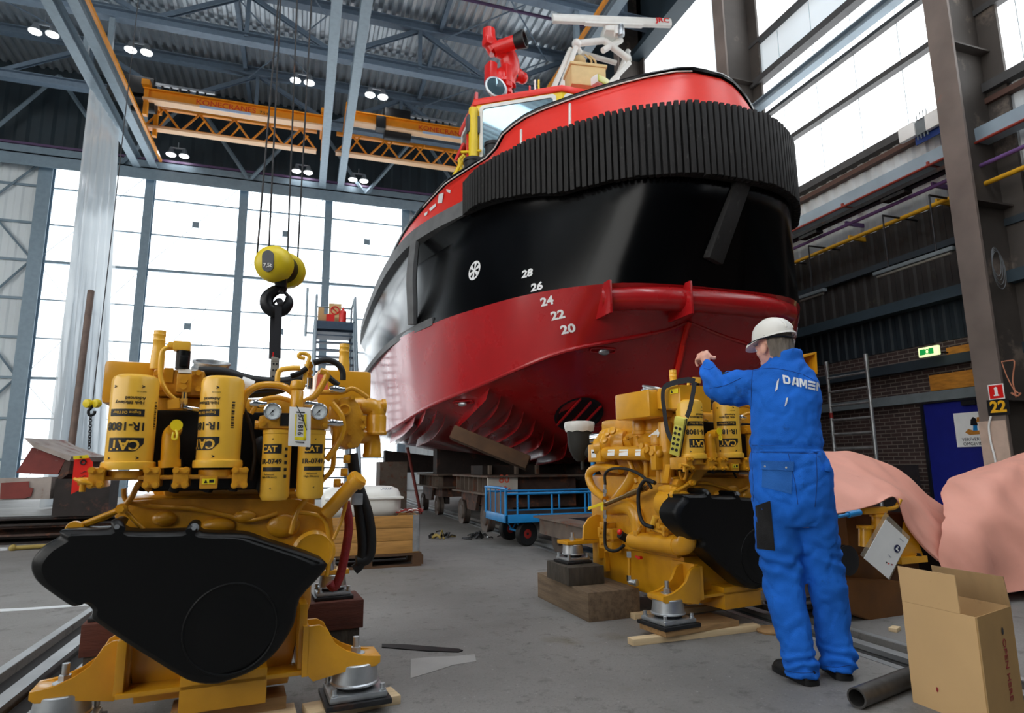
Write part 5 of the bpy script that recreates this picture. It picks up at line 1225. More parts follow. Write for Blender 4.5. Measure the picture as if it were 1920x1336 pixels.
# wire coil and knotted rope on the column
c = V(1868, 490, 6.735); mb = MB()
for k in range(4):
    a0 = random.uniform(0, 1); mb.tube([c+Vector((.10*cos(q+a0)*(1+.15*k), -.008*k, -.05*k+.24*sin(q+a0)*(1+.1*k))) for q in [2*pi*i/12 for i in range(12)]], 0.006, 6, closed=True)
one('wire_coil', mb, M['zinc'], 'loose coil of thin wire hanging on the brown column', 'wire coil')
a = U(1893, 676, 9.9); mb = MB(); q = [U(x, y, 9.965) for x, y in ((1878, 678), (1892, 676), (1902, 677), (1900, 700), (1899, 715), (1902, 730), (1905, 745))]
mb.tube(q, 0.01, 6); mb.tube([U(x, y, 9.9) for x, y in ((1878, 678), (1888, 705), (1900, 728), (1912, 738))], 0.008, 6); mb.tube([U(x, y, 9.9) for x, y in ((1900, 726), (1904, 738), (1896, 736), (1908, 742), (1914, 736))], 0.014, 6)
one('rope', mb, mk('rope_orange', 'B9775A', 0.8), 'knotted orange rope hanging beside the brown column', 'rope')
mb = MB(); a = U(1858, 790, 9.9); mb.tube([U(x, y, 9.92) for x, y in ((1858, 780), (1854, 800), (1858, 830), (1866, 862), (1868, 900))], 0.014, 8); one('hose', mb, M['white'], 'pale hose hanging along the foot of the numbered column', 'hose')
p = U(1905, 780, 10.4)+Vector((-.3, -.45, 0)); mb = MB(); T = frame(p, (0, -1, 0), (0.1, -0.5, -1)); mb.box((-0.1, 0, -.02), (0.3, 1.6, .02), M=T); one('leaning_board', mb, M['scrap_white'], 'pale board leaning on the wall at the right edge', 'board')
mb = MB(); mb.box((9.75, 8.6, 0), (10.6, 10.6, U(1690, 872, 9.0).z)); one('steel_cabinet', mb, M['rust_dark'], 'low black cabinet in front of the brick wall', 'cabinet')
# ------------------------------------------------------------------ marine engines
class Fr:
    """an upright local frame: d is the depth behind its front plane, s a plane facing sideways"""
    def __init__(s, o, a):
        s.o = Vector(o); s.M = Matrix.Translation(s.o) @ Matrix.Rotation(a, 4, 'Z'); s.i = s.M.inverted()
        s.ex = Vector((cos(a), sin(a), 0)); s.ey = Vector((-sin(a), cos(a), 0))
    def d(s, px, py, d): return s.i @ hit(px, py, s.o+s.ey*d, s.ey)
    def s(s, px, py, x): return s.i @ hit(px, py, s.o+s.ex*x, s.ex)
E1 = Fr((-0.29, 2.95, 0), R(5)); E2 = Fr((2.90, 3.62, 0.035), R(8))
mk('gauge_face', 'E9F0F2', 0.3, var=0.0, coat=0.4)
mk('engine_dark', '2A2013', 0.6, var=0.4, vscale=8)
def cylwrap(c, r, phi):
    """lays lettering (x right, y up) on an upright cylinder"""
    return lambda v: Vector((c.x+(r+0.0008+v.z)*sin(v.x/r+phi), c.y-(r+0.0008+v.z)*cos(v.x/r+phi), c.z+v.y))
def curved_patch(mb, c, r, phi, x0, x1, y0, y1, cut=0, lift=0.0005):
    n_ = 10; f = cylwrap(c, r+lift, phi)
    lo = [(x0+(x1-x0)*i/n_, y0) for i in range(n_+1)]; hi = [(x0+(x1-x0)*i/n_, y1) for i in range(n_+1)]
    if cut: lo = [(x, y0+max(0, cut-abs(x-x1))) for x, _ in lo]
    mb.loft([[f(Vector((x, y, 0))) for x, y in row] for row in (lo, hi)])
def flip(v): return Vector((-v.x, -v.y, v.z))
def oil_filter(eng, base, top_z, r, phi):
    h = top_z-base.z
    mb = MB(); mb.lathe([(r*0.9, 0), (r*1.12, 0.0), (r*1.14, 0.012), (r*1.12, 0.03), (r*1.0, 0.034), (r, 0.06), (r, h-0.03), (r*0.93, h-0.012), (r*0.75, h-0.002), (r*0.2, h)], base, (0, 0, 1), 36)
    f = mb.build('oil_filter', M['filter_yellow'], eng, world=False, smooth=35)
    c = Vector((base.x, base.y, base.z)); P = lambda fr: base.z+h*fr
    mb = MB(); cc = Vector((base.x, base.y, 0))
    curved_patch(mb, cc, r, phi, -0.062, 0.075, P(0.185), P(0.325), 0.03); mb.build('label_block', M['label_black'], f, world=False, smooth=0)
    mb = MB(); curved_patch(mb, cc, r, phi, -0.07, 0.068, P(0.545), P(0.62)); mb.build('label_block', M['label_black'], f, world=False, smooth=0)
    def tx(s, y, size, m_, bold=0.0, x=0, sx=1.0, nm='lettering'):
        mb = MB(); w = cylwrap(Vector((base.x, base.y, y)), r+0.0012, phi); mb.text(s, None, size, 0.0006, bold, f=lambda v: w(flip(Vector((v.x+x, v.y, v.z)))), sx=sx); mb.build(nm, m_, f, world=False, smooth=0)
    tx('CAT', P(0.255), 0.056, M['filter_yellow'], 0.0016, -0.004)
    tx('1R-1808', P(0.445), 0.046, M['label_black'], 0.0012)
    tx('Engine Oil Filter', P(0.585), 0.0165, M['filter_yellow'])
    tx('Advanced', P(0.735), 0.019, M['label_black'], 0.0004, -0.03); tx('High Efficiency', P(0.69), 0.019, M['label_black'], 0.0004, -0.008)
    for y in (0.12, 0.86):
        for x in (-0.055, 0.055): tx('<', P(y), 0.02, M['label_black'], 0.001, x)
    tx('MADE IN USA', P(0.805), 0.006, M['label_black'], 0, -0.05)
    mb = MB()
    for k in range(14): w = cylwrap(cc, r+0.0012, phi); y = P(0.42)+k*0.0085; mb.loft([[w(Vector((x, yy, 0))) for x in (0.118, 0.132)] for yy in (y, y+0.003+0.002*(k % 3))])
    mb.build('bar_code', M['label_black'], f, world=False, smooth=0)
    return f
def fuel_filter(eng, base, top_z, r, phi):
    h = top_z-base.z
    mb = MB(); mb.lathe([(r*0.25, 0), (r*0.85, 0.003), (r, 0.02), (r, h-0.02), (r*1.03, h-0.018), (r*1.03, h)], base, (0, 0, 1), 30); f = mb.build('fuel_filter', M['filter_yellow'], eng, world=False, smooth=35)
    P = lambda q: base.z+h*q; cc = Vector((base.x, base.y, 0))
    mb = MB(); curved_patch(mb, cc, r, phi, -0.055, 0.03, P(0.66), P(0.79), 0.0); mb.build('label_block', M['label_black'], f, world=False, smooth=0)
    mb = MB(); curved_patch(mb, cc, r, phi, -0.055, 0.03, P(0.41), P(0.47)); mb.build('label_block', M['label_black'], f, world=False, smooth=0)
    def tx(s, y, size, m_, bold=0.0, x=0):
        mb = MB(); w = cylwrap(Vector((base.x, base.y, y)), r+0.0012, phi); mb.text(s, None, size, 0.0006, bold, f=lambda v: w(Vector((v.x+x, v.y, v.z)))); mb.build('lettering', m_, f, world=False, smooth=0)
    tx('CAT', P(0.72), 0.036, M['filter_yellow'], 0.001, -0.025); tx('1R-0749', P(0.545), 0.030, M['label_black'], 0.0008, -0.018)
    tx('Advanced', P(0.37), 0.012, M['label_black'], 0, -0.02); tx('High Efficiency', P(0.33), 0.012, M['label_black'], 0, -0.02); tx('<', P(0.86), 0.012, M['label_black'], 0.0006, -0.01); tx('<', P(0.17), 0.012, M['label_black'], 0.0006, -0.01)
    mb = MB()
    for k in range(5): w = cylwrap(cc, r+0.0012, phi); y = P(0.70)-k*0.03; mb.loft([[w(Vector((x, yy, 0))) for x in (0.045, 0.060)] for yy in (y, y+0.014)])
    mb.build('pictogram', M['label_black'], f, world=False, smooth=0)
    return f
def mount(eng, x, y, z0, zt, r, name='vibration_mount'):
    """rubber vibration mount: base plate, bonnet and stud up to the foot"""
    h = zt-z0
    mb = MB(); mb.box((x-r*1.35, y-r*1.3, z0), (x+r*1.35, y+r*1.3, z0+h*0.14), 0.004); pad = mb.build(name, M['dark_steel'], eng, world=False)
    mb = MB(); mb.box((x-r*1.2, y-r*1.12, z0+h*0.14), (x+r*1.2, y+r*1.12, z0+h*0.32), 0.012); mb.build('base_plate', M['zinc'], pad, world=False)
    for sx in (-1, 1):
        for sy in (-1, 1): mb = MB(); mb.hexbolt((x+sx*r*1.0, y+sy*r*0.92, z0+h*0.31), (0, 0, 1), 0.012, 0.03, 8); mb.build('bolt', M['zinc'], pad, world=False)
    mb = MB(); mb.lathe([(r*0.7, z0+h*0.3), (r*0.8, z0+h*0.33), (r*0.85, z0+h*0.42), (r*0.8, z0+h*0.46)], (x, y, 0), (0, 0, 1), 28); mb.build('rubber_ring', M['rubber'], pad, world=False)
    mb = MB(); mb.lathe([(r*0.85, z0+h*0.43), (r*1.02, z0+h*0.44), (r*1.04, z0+h*0.49), (r*0.98, z0+h*0.52), (r*0.92, z0+h*0.82), (r*0.9, z0+h*0.97), (r*0.85, zt), (r*0.3, zt)], (x, y, 0), (0, 0, 1), 36); mb.build('bonnet', M['zinc'], pad, world=False)
    return pad
def foot(eng, s, x_in, x_out, y0, y1, zb, zt, z_in):
    """bracket with two cheeks sweeping down to a flat pad"""
    t = 0.022; prof = lambda: [(x_in, z_in), (x_in-0+s*0.05, z_in), (x_in+s*0.085, z_in-0.02), (x_in+s*0.12, z_in-0.09), (x_in+s*0.17, zt+0.035), (x_in+s*0.24, zt+0.006), (x_out, zt), (x_out, zb), (x_out-s*0.02, zb-0.015), (x_in+s*0.18, zb-0.02), (x_in+s*0.03, zb-0.045), (x_in, zb-0.01)]
    mb = MB()
    for y in (y0, y1-t): mb.prism([(x, y, z) for x, z in prof()], (0, t, 0), bev=0.003)
    mb.box((x_in+s*0.14, y0+0.001, zb+0.0), (x_out+s*0.001, y1-0.001, zt), 0.004); mb.box((x_in-s*0.02, y0, zb-0.02), (x_in+s*0.005, y1, z_in))
    f = mb.build('foot_bracket', M['engine_yellow'], eng, world=False)
    c = Vector((x_out-s*0.10, (y0+y1)/2, zt)); mb = MB(); mb.cyl(c, c+Vector((0, 0, 0.004)), 0.042, n=24); mb.build('washer', M['zinc'], f, world=False)
    mb = MB(); mb.cyl(c, c+Vector((0, 0, 0.03)), 0.024, n=6); mb.cyl(c, c+Vector((0, 0, 0.075)), 0.014, n=14); mb.build('stud', M['zinc'], f, world=False)
    return c
def bolts(eng, pts, ax=(0, -1, 0), r_=0.011, m_='cast_yellow', par=None):
    mb = MB()
    for p in pts: mb.hexbolt(p, ax, r_, r_*1.5)
    return mb.build('bolt_row', M[m_], par or eng, world=False)
def gauge(eng, c, r_):
    mb = MB(); mb.lathe([(r_*0.9, 0.03), (r_, 0.025), (r_, -0.012), (r_*0.88, -0.014), (r_*0.86, -0.004)], c, (0, 1, 0), 32); g = mb.build('gauge', M['chrome'], eng, world=False)
    mb = MB(); mb.cyl(c+Vector((0, -0.005, 0)), c+Vector((0, 0.0, 0)), r_*0.87, n=32); mb.build('dial', M['gauge_face'], g, world=False)
    mb = MB()
    for k in range(25):
        a = R(225-270*k/24); p = c+Vector((cos(a)*r_*0.72, -0.0062, sin(a)*r_*0.72)); q = c+Vector((cos(a)*r_*0.83, -0.0062, sin(a)*r_*0.83)); mb.cyl(p, q, 0.0007, n=4)
    a = R(228); mb.prism([c+Vector((cos(a)*r_*0.75, -0.0072, sin(a)*r_*0.75)), c+Vector((cos(a+1.57)*0.0016, -0.0072, sin(a+1.57)*0.0016)), c+Vector((cos(a+3.14)*r_*0.45, -0.0072, sin(a+3.14)*r_*0.45)), c+Vector((cos(a-1.57)*0.0022, -0.0072, sin(a-1.57)*0.0022))], (0, -.0006, 0)); mb.cyl(c+Vector((0, -.009, 0)), c, 0.004, n=12)
    mb.text('bar', frame(c+Vector((0, -.0064, -r_*.4)), (1, 0, 0), (0, 0, 1)), 0.011, 0.0004); mb.build('dial_marks', M['label_black'], g, world=False, smooth=0)
def pipe(eng, pts, r_, m_='engine_yellow', name='pipe', n=12, sm=5):
    mb = MB(); mb.tube(pts, r_, n, smooth=sm); return mb.build(name, M[m_], eng, world=False, smooth=60)

def engine(F, label, rear_left, lf=0.0):
    t = thing('marine_engine', label, 'engine', F.o, math.atan2(F.ex.y, F.ex.x), 'yellow marine engines')
    L = E1.d                        # the shared castings are measured on the left engine and stay in engine coordinates
    # block, sump, front housing
    mb = MB(); mb.box((-0.40, 0.30, 0.42), (0.40, 1.35, 0.98), 0.04); mb.box((-0.27, 0.32, 0.95), (0.27, 1.3, 1.30), 0.05); mb.box((-0.34, 0.31, 1.22), (0.36, 1.25, 1.43), 0.04); mb.build('cylinder_block', M['cast_yellow'], t, world=False)
    mb = MB(); mb.prism([(-0.31, 0.28, 0.12), (0.31, 0.28, 0.12), (0.36, 0.28, 0.44), (-0.36, 0.28, 0.44)], (0, 1.05, 0), bev=0.03); mb.build('oil_sump', M['engine_yellow'], t, world=False)
    mb = MB(); mb.prism([L(x, y, .24) for x, y in ((214, 968), (232, 940), (300, 935), (470, 935), (560, 935), (622, 958), (628, 1010), (610, 1060), (560, 1040), (230, 1000))], (0, 0.08, 0), bev=0.012); mb.build('front_housing', M['cast_yellow'], t, world=False)
    for x, y, rx, rz in ((308, 972, .05, .032), (410, 985, .07, .035), (532, 985, .075, .055), (460, 968, .05, .03)):
        c = L(x, y, .235); mb = MB(); mb.ball(c, (rx, 0.03, rz), 18); mb.build('cover_boss', M['cast_yellow'], t, world=False)
    c = L(588, 1035, .2); mb = MB(); mb.lathe([(0.10, 0.06), (0.10, 0.0), (0.085, -0.012), (0.07, -0.005), (0.0, -0.005)], c, (0, 1, 0), 28); mb.build('pulley_cover', M['engine_yellow'], t, world=False)
    # heads and rocker covers in a vee
    for s in (-1, 1):
        for k in range(3):
            y = 0.42+k*0.31; mb = MB(); mb.M = Matrix.Translation((s*0.27, y, 1.16)) @ Matrix.Rotation(s*R(28), 4, 'Y')
            mb.box((-0.12, 0, -0.22), (0.12, 0.27, 0.06), 0.02); mb.box((-0.10, 0.02, 0.05), (0.10, 0.25, 0.16), 0.035)
            for a in (-0.085, 0.085):
                for b in (0.04, 0.23): mb.hexbolt((a, b, 0.155), (0, 0, 1), 0.011, 0.018)
            mb.build('cylinder_head', M['cast_yellow'], t, world=False)
    for k, x in enumerate((-.22, -.09, .02, .14)):
        pipe(t, [(x, .26, 1.0), (x+.02, .24, 1.1), (x-.02, .25, 1.2), (x+.03, .3, 1.28)], .024+.006*(k % 2), 'label_black', 'hose')  # black hoses added to darken the shaded gap behind the filters
    mb = MB(); mb.box((-.36, .24, 1.0), (.33, .3, 1.36), .02); mb.build('filter_gap_shade', M['black_plastic'], t, world=False)  # black plate standing in for the shade between the filters
    # black front cover
    O = ((345, 310), (600, 302), (618, 262), (655, 246), (692, 262), (702, 312), (1040, 312), (1060, 278), (1090, 265), (1122, 278), (1142, 322), (1370, 330), (1500, 370), (1820, 480), (1815, 560), (1690, 700), (1655, 850), (1560, 1000), (1440, 1100), (1300, 1160), (1200, 1185), (1080, 1170), (980, 1120), (850, 1040), (720, 960), (560, 850), (512, 808), (514, 765), (482, 732), (440, 725), (408, 742), (360, 720), (220, 620), (175, 560), (165, 510), (180, 465), (240, 400), (330, 345))
    pts = [L(x/3, 890+y/3, 0.0) for x, y in O]
    sp, _ = spline(pts, [0]*len(pts), 3, True)
    mb = MB(); ctr = sum(sp, Vector())/len(sp)
    ring = lambda k, d: [Vector((ctr.x+(p.x-ctr.x)*k, d, ctr.z+(p.z-ctr.z)*k)) for p in sp]
    rows = [ring(1.0, 0.15), ring(1.0, 0.03), ring(0.992, 0.012), ring(0.97, 0.0), ring(0.90, -0.012)]
    mb.loft(rows, closed=True); mb.raw(rows[-1], [tuple(range(len(sp)))]); cv = mb.build('front_cover', M['black_plastic'], t, world=False, smooth=50)
    c = L(433, 1178, -.012); rr = (L(520, 1178, -.01)-c).length; mb = MB(); mb.tube([c+Vector((cos(a)*rr*0.98, 0.002, sin(a)*rr*0.98)) for a in [2*pi*i/40 for i in range(40)]], 0.006, 8, closed=True, smooth=0); mb.lathe([(rr*0.93, 0.004), (rr*0.5, -0.004), (0.0, -0.006)], c, (0, 1, 0), 40); mb.build('cover_dish', M['black_plastic'], cv, world=False)
    for x, y in ((220, 987), (364, 989)): c = L(x, y, -0.002); mb = MB(); mb.cyl(c, c+Vector((0, 0.01, 0)), 0.018, n=20); mb.hexbolt(c, (0, -1, 0), 0.010, 0.012); mb.build('cover_bolt', M['zinc'], cv, world=False)
    mb = MB(); p0 = L(1100/3+8, 890+345/3, -.004)
    mb.tube([L(x/3, 890+y/3, -.004) for x, y in ((400, 335), (900, 345), (1330, 352), (1450, 372), (1800, 490))], 0.006, 6); mb.build('cover_edge', M['black_plastic'], cv, world=False)
    # oil filters on their manifold
    b1, b2 = L(240, 880, .12), L(408, 876, .12)
    r_ = 0.089
    oil_filter(t, b1, L(247, 703, .12).z, r_, R(-9)); oil_filter(t, b2, L(412, 706, .12).z, r_, R(-47))
    zt_ = b1.z-0.004; z0 = L(300, 912, .12).z
    mb = MB(); mb.box((b1.x-0.075, 0.06, z0+.03), (b2.x+0.09, 0.18, zt_-0.02), 0.012); mb.cyl((b1.x, .12, zt_-.03), (b1.x, .12, zt_), 0.075, n=28); mb.cyl((b2.x, .12, zt_-.03), (b2.x, .12, zt_), 0.075, n=28); mf = mb.build('filter_manifold', M['cast_yellow'], t, world=False)
    for x in (166, 270, 325, 436):
        a = L(x, 876, .03); b = L(x+27, 914, .03); mb = MB(); mb.box((a.x, .035, b.z), (b.x, .2, a.z), 0.01)
        for xx in (a.x+.012, b.x-.012):
            for zz in (a.z-.012, b.z+.012): mb.hexbolt((xx, .035, zz), (0, -1, 0), 0.011, 0.016)
        mb.build('clamp_block', M['cast_yellow'], mf, world=False)
    a = L(158, 902, .06); mb = MB(); mb.cyl(a+Vector((.05, 0, 0)), a+Vector((-.02, 0, 0)), 0.016, n=14); mb.cyl(a+Vector((0, -.02, .0)), a+Vector((-.0, -.02, -.04)), 0.011, n=12); mb.tube([a+Vector((-.03, -.03, .012)), a+Vector((.0, -.04, 0)), a+Vector((.035, -.035, -.01))], [.005, .011, .005], 8, smooth=3); mb.build('drain_cock', M['engine_yellow'], mf, world=False)
    a = L(391, 905, .04); mb = MB(); mb.box(a+Vector((-.035, 0, -.025)), a+Vector((.035, .06, .03)), 0.006); lb = mb.build('sensor_block', M['cast_yellow'], mf, world=False)
    mb = MB(); mb.box(a+Vector((-.025, -.003, -.004)), a+Vector((.025, -.0005, .018))); mb.build('warning_label', M['label_yellow'], lb, world=False); mb = MB(); mb.prism([a+Vector((-.018, -.0032, .0)), a+Vector((-.004, -.0032, .0)), a+Vector((-.011, -.0032, .015))], (0, -.0005, 0)); mb.box(a+Vector((.002, -.0036, .001)), a+Vector((.021, -.0032, .014))); mb.build('pictogram', M['label_black'], lb, world=False)
    # breather riser with yellow pull cap between the filters
    p0 = L(318, 876, .1); p1 = L(320, 838, .1); p2 = L(327, 806, .08)
    mb = MB(); mb.tube([p0, p1, L(321, 815, .1), p2, p2+Vector((0.006, -.04, .004))], [.036, .036, .034, .03, .026], 20, smooth=4); mb.cyl(p0, L(318, 862, .1), .043, n=24); rs = mb.build('breather_riser', M['engine_yellow'], t, world=False)
    c = L(331, 797, .03); mb = MB(); mb.cyl(c, c+Vector((0, -.006, 0)), .024, n=20); mb.tube([c+Vector((0, -.004, -.02)), c+Vector((.006, -.01, -.04)), c+Vector((.004, -.012, -.058)), c+Vector((-.01, -.01, -.055)), c+Vector((-.008, -.008, -.03))], .005, 8); mb.build('pull_cap', M['yellow'], rs, world=False)
    # expansion tank boxes and the bridge between them
    a, b = L(196, 674, .34), L(292, 758, .34); mb = MB(); mb.box((a.x, .34, b.z), (b.x, .75, a.z), 0.022); mb.build('expansion_tank', M['engine_yellow'], t, world=False)
    a, b = L(640, 693, .5), L(694, 800, .5); mb = MB(); mb.box((a.x-.12, .5, b.z), (b.x, .95, a.z), 0.022); mb.build('expansion_tank', M['engine_yellow'], t, world=False)
    a, b = L(288, 690, .24), L(381, 742, .24); mb = MB(); mb.box((a.x, .24, b.z), (b.x, .4, a.z), 0.014); br = mb.build('thermostat_block', M['cast_yellow'], t, world=False)
    bolts(t, [L(x, y, .235) for x, y in ((302, 728), (372, 700), (372, 730), (296, 700))], r_=.012, par=br)
    mb = MB(); mb.box(L(306, 716, .232), L(326, 690, .238)); mb.build('data_plate', M['engine_yellow'], br, world=False)
    c = L(345, 712, .2); mb = MB(); mb.box(c+Vector((-.03, 0, -.055)), c+Vector((.03, .05, .03)), .006); mb.cyl(c+Vector((0, -.012, .0)), c, .018, n=6); mb.cyl(c+Vector((0, -.01, -.03)), c+Vector((0, 0, -.03)), .014, n=12); vb = mb.build('valve_body', M['cast_yellow'], t, world=False)
    mb = MB(); mb.box(c+Vector((-.026, -.003, .032)), c+Vector((.026, .045, .05))); mb.build('white_label', M['white'], vb, world=False)
    c2 = L(343, 676, .22); mb = MB(); mb.cyl(c2+Vector((0, 0, -.04)), c2+Vector((0, 0, .045)), .030, n=20); mb.box(c2+Vector((-.012, -.035, -.03)), c2+Vector((.025, .0, .02)), .006); mb.build('solenoid', M['black_plastic'], vb, world=False)
    a, b = L(326, 640, .22), L(357, 659, .22); mb = MB(); mb.box((a.x, .19, b.z), (b.x, .25, a.z), .005); mb.box((a.x-.02, .195, b.z+.01), (a.x+.01, .245, a.z-.005), .005); mb.cyl(L(313, 651, .22), L(330, 650, .22), .014, n=14); mb.build('plug_connector', M['filter_yellow'], vb, world=False)
    pipe(t, [L(x, y, .2) for x, y in ((316, 650), (305, 658), (301, 680), (302, 710), (314, 735), (333, 752))], .010, name='cable', m_='filter_yellow')
    c = L(345, 752, .2); mb = MB(); mb.cyl(c+Vector((0, 0, -.03)), c+Vector((0, 0, .04)), .012, n=12); mb.cyl(c+Vector((0, 0, -.012)), c+Vector((0, 0, .012)), .017, n=6); mb.tube([c+Vector((0, 0, -.025)), c+Vector((.02, 0, -.03)), c+Vector((.06, .01, -.036))], .012, 10, smooth=3); mb.build('hose_fitting', M['chrome'], t, world=False)
    a = L(326, 750, .16); mb = MB(); mb.prism([a+Vector((-.025, 0, 0)), a+Vector((.02, 0, .012)), a+Vector((.026, -.01, -.035)), a+Vector((-.02, -.01, -.04))], (0, .002, 0)); mb.build('bent_tag', M['engine_yellow'], t, world=False)
    # vent stacks
    for (x, y0, y1, d_) in ((294, 620, 692, .32), (644, 645, 702, .55)):
        a, b = L(x, y1, d_), L(x, y0, d_); r_ = .028 if x < 400 else .03
        mb = MB(); h_ = b.z-a.z; mb.lathe([(r_*1.05, 0), (r_*1.05, h_*.35), (r_*.9, h_*.55), (r_*.9, h_*.72), (r_*.97, h_*.74), (r_*.9, h_*.77), (r_*.9, h_*.87), (r_*.96, h_*.89), (r_*.9, h_*.92), (r_*.92, h_), (r_*.7, h_)], a, (0, 0, 1), 24); mb.build('vent_stack', M['filter_yellow'], t, world=False)
    # steel coupling ring and ribbed black hoses at the back
    c = L(396, 690, .8); mb = MB(); mb.lathe([(.085, -.07), (.09, -.02), (.097, -.015), (.097, 0), (.088, .004), (.088, .02), (.095, .024), (.095, .035), (.08, .036), (.075, .0), (.07, -.05)], c, (0.05, -.3, 1), 36); mb.build('coupling_ring', M['zinc'], t, world=False)
    for k, (dz, m_, rr_) in enumerate(((0, 'rubber', .026), (-.05, 'rubber', .028), (-.09, 'label_black', .022))):
        pipe(t, [L(372, 696, .5)+Vector((0, 0, dz)), L(420, 698, .5)+Vector((0, 0, dz)), L(470, 712, .5)+Vector((0, 0, dz*.8)), L(530, 716, .52)+Vector((0, 0, dz*.4)), L(575, 704, .55)], rr_, m_, 'hose')
    c = L(462, 722, .44); mb = MB(); mb.M = Matrix.Translation(c) @ Matrix.Rotation(R(20), 4, 'Y'); mb.cyl((-.03, 0, 0), (.03, 0, 0), .036, n=18); mb.build('hose_sleeve', M['white'], t, world=False)
    # fuel filters, their head, gauges
    ba, bb = L(514, 938, .1), L(580, 935, .1); zt_ = L(540, 806, .1).z
    fuel_filter(t, ba, zt_, .062, R(-12)); fuel_filter(t, bb, zt_, .060, R(18))
    a, b = L(486, 778, .05), L(615, 805, .05); mb = MB(); mb.box((a.x, .045, b.z), (b.x, .17, a.z), .014)
    for x in (a.x+.02, (a.x+b.x)/2, b.x-.02): mb.hexbolt((x, .045, b.z+.02), (0, -1, 0), .010, .014)
    mb.cyl((a.x-.015, .1, b.z+.02), (a.x, .1, b.z+.02), .02, n=14); fh = mb.build('filter_head', M['cast_yellow'], t, world=False)
    c = L(552, 790, .04); mb = MB(); mb.box(c+Vector((-.06, .0, -.02)), c+Vector((-.012, .004, .03))); mb.build('plate_black', M['label_black'], fh, world=False)
    gauge(t, L(511, 771, .02), .038); gauge(t, L(598, 771, .02), .038)
    c = L(557, 745, .08); mb = MB(); mb.lathe([(.028, -.05), (.028, .03), (.024, .035), (.032, .04), (.034, .055), (.03, .075), (.022, .08)], c, (0, 0, 1), 20); mb.build('priming_pump', M['engine_yellow'], t, world=False)
    c = L(578, 700, .3); mb = MB(); mb.cyl(c+Vector((0, 0, -.05)), c+Vector((0, 0, .06)), .016, n=12)
    for dz in (-.03, 0, .03): mb.cyl(c+Vector((0, 0, dz)), c+Vector((0, 0, dz+.016)), .024, n=6)
    mb.build('bleed_valve', M['engine_yellow'], t, world=False)
    mb = MB(); c = L(581, 712, .28); mb.cyl(c+Vector((0, 0, -.045)), c+Vector((0, 0, .01)), .015, n=10); mb.build('valve_sleeve', M['chrome'], t, world=False)
    P_ = lambda d_, *q: [L(x, y, d_) for x, y in q]
    for d_, rr_, m_, q in ((.14, .017, 'engine_yellow', ((450, 775), (462, 738), (490, 722), (530, 724), (552, 738))), (.12, .012, 'cast_yellow', ((470, 775), (488, 752), (520, 745), (548, 752))), (.12, .016, 'engine_yellow', ((566, 755), (590, 742), (608, 715), (612, 700), (600, 695))),
                           (.2, .013, 'filter_yellow', ((520, 715), (524, 695), (545, 690), (563, 690))), (.25, .010, 'filter_yellow', ((570, 720), (574, 690), (580, 668), (566, 662), (560, 668), (572, 672))), (.28, .015, 'rubber', ((588, 680), (610, 675), (630, 680), (642, 695), (643, 712))),
                           (.24, .014, 'rubber', ((545, 705), (560, 700), (575, 690))), (.2, .014, 'rubber', ((610, 700), (622, 712), (635, 722))), (.14, .015, 'engine_yellow', ((622, 755), (640, 780), (642, 810), (628, 840), (612, 862))), (.2, .012, 'cast_yellow', ((600, 735), (640, 735), (662, 728), (690, 745))),
                           (.16, .009, 'engine_dark', ((455, 760), (470, 800), (478, 850), (470, 900))), (.2, .012, 'engine_yellow', ((628, 805), (626, 850), (622, 880), (600, 905), (560, 955), (545, 1000))), (.2, .009, 'cast_yellow', ((640, 905), (650, 930), (640, 975), (625, 1010))),
                           (.22, .010, 'cast_yellow', ((232, 915), (240, 940), (300, 950), (360, 953), (420, 965), (470, 975), (520, 962))), (.2, .012, 'engine_yellow', ((282, 920), (262, 905), (248, 930), (236, 945))), (.14, .013, 'engine_yellow', ((228, 952), (190, 972), (140, 990))), (.14, .009, 'engine_yellow', ((234, 955), (255, 978), (272, 995))),
                           (.26, .008, 'engine_dark', ((480, 905), (500, 945), (530, 955), (560, 945))), (.2, .010, 'engine_yellow', ((560, 960), (595, 965), (612, 985), (618, 1040), (612, 1080)))):
        pipe(t, P_(d_, *q), rr_, m_, 'pipe' if 'yellow' in m_ else 'hose', 10)
    c = L(229, 953, .13); mb = MB(); mb.cyl(c, c+Vector((0, -.02, 0)), .022, n=18); mb.hexbolt(c+Vector((0, -.02, 0)), (0, -1, 0), .013, .016); mb.cyl(c, L(137, 990, .14), .012, n=10); mb.lathe([(.03, -.015), (.034, 0), (.03, .015)], L(140, 992, .12), (0, 1, 0), 20); mb.build('belt_tensioner', M['engine_yellow'], t, world=False)
    # foil wrapped joints
    for x, y, d_ in ((484, 757, .12), (580, 757, .12), (632, 730, .16), (627, 793, .1)):
        c = L(x, y, d_); mb = MB(); mb.tube([c+Vector((-.035, 0, 0)), c+Vector((-.01, 0, .003)), c+Vector((.015, 0, -.002)), c+Vector((.038, 0, .002))], [.014, .02, .017, .013], 9, smooth=2); mb.build('foil_wrap', M['chrome'], t, world=False)
    # water pump and elbows on the right flank
    mb = MB(); mb.prism([L(x, y, .2) for x, y in ((622, 760), (640, 745), (662, 742), (672, 757), (682, 775), (680, 800), (684, 818), (672, 838), (650, 842), (632, 830), (622, 800))], (0, .12, 0), bev=.012); wp = mb.build('water_pump', M['cast_yellow'], t, world=False)
    c = L(645, 768, .2); mb = MB(); mb.lathe([(.03, 0), (.03, -.02), (.022, -.022), (.02, -.012), (0, -.012)], c, (0, 1, 0), 22); mb.build('pump_plug', M['engine_yellow'], wp, world=False)
    bolts(t, P_(.195, (630, 752), (660, 745), (680, 785), (655, 812), (655, 835), (680, 800), (626, 790)), par=wp)
    mb = MB(); a = L(706, 775, .28); z1 = L(706, 760, .28).z; z0 = L(706, 815, .28).z
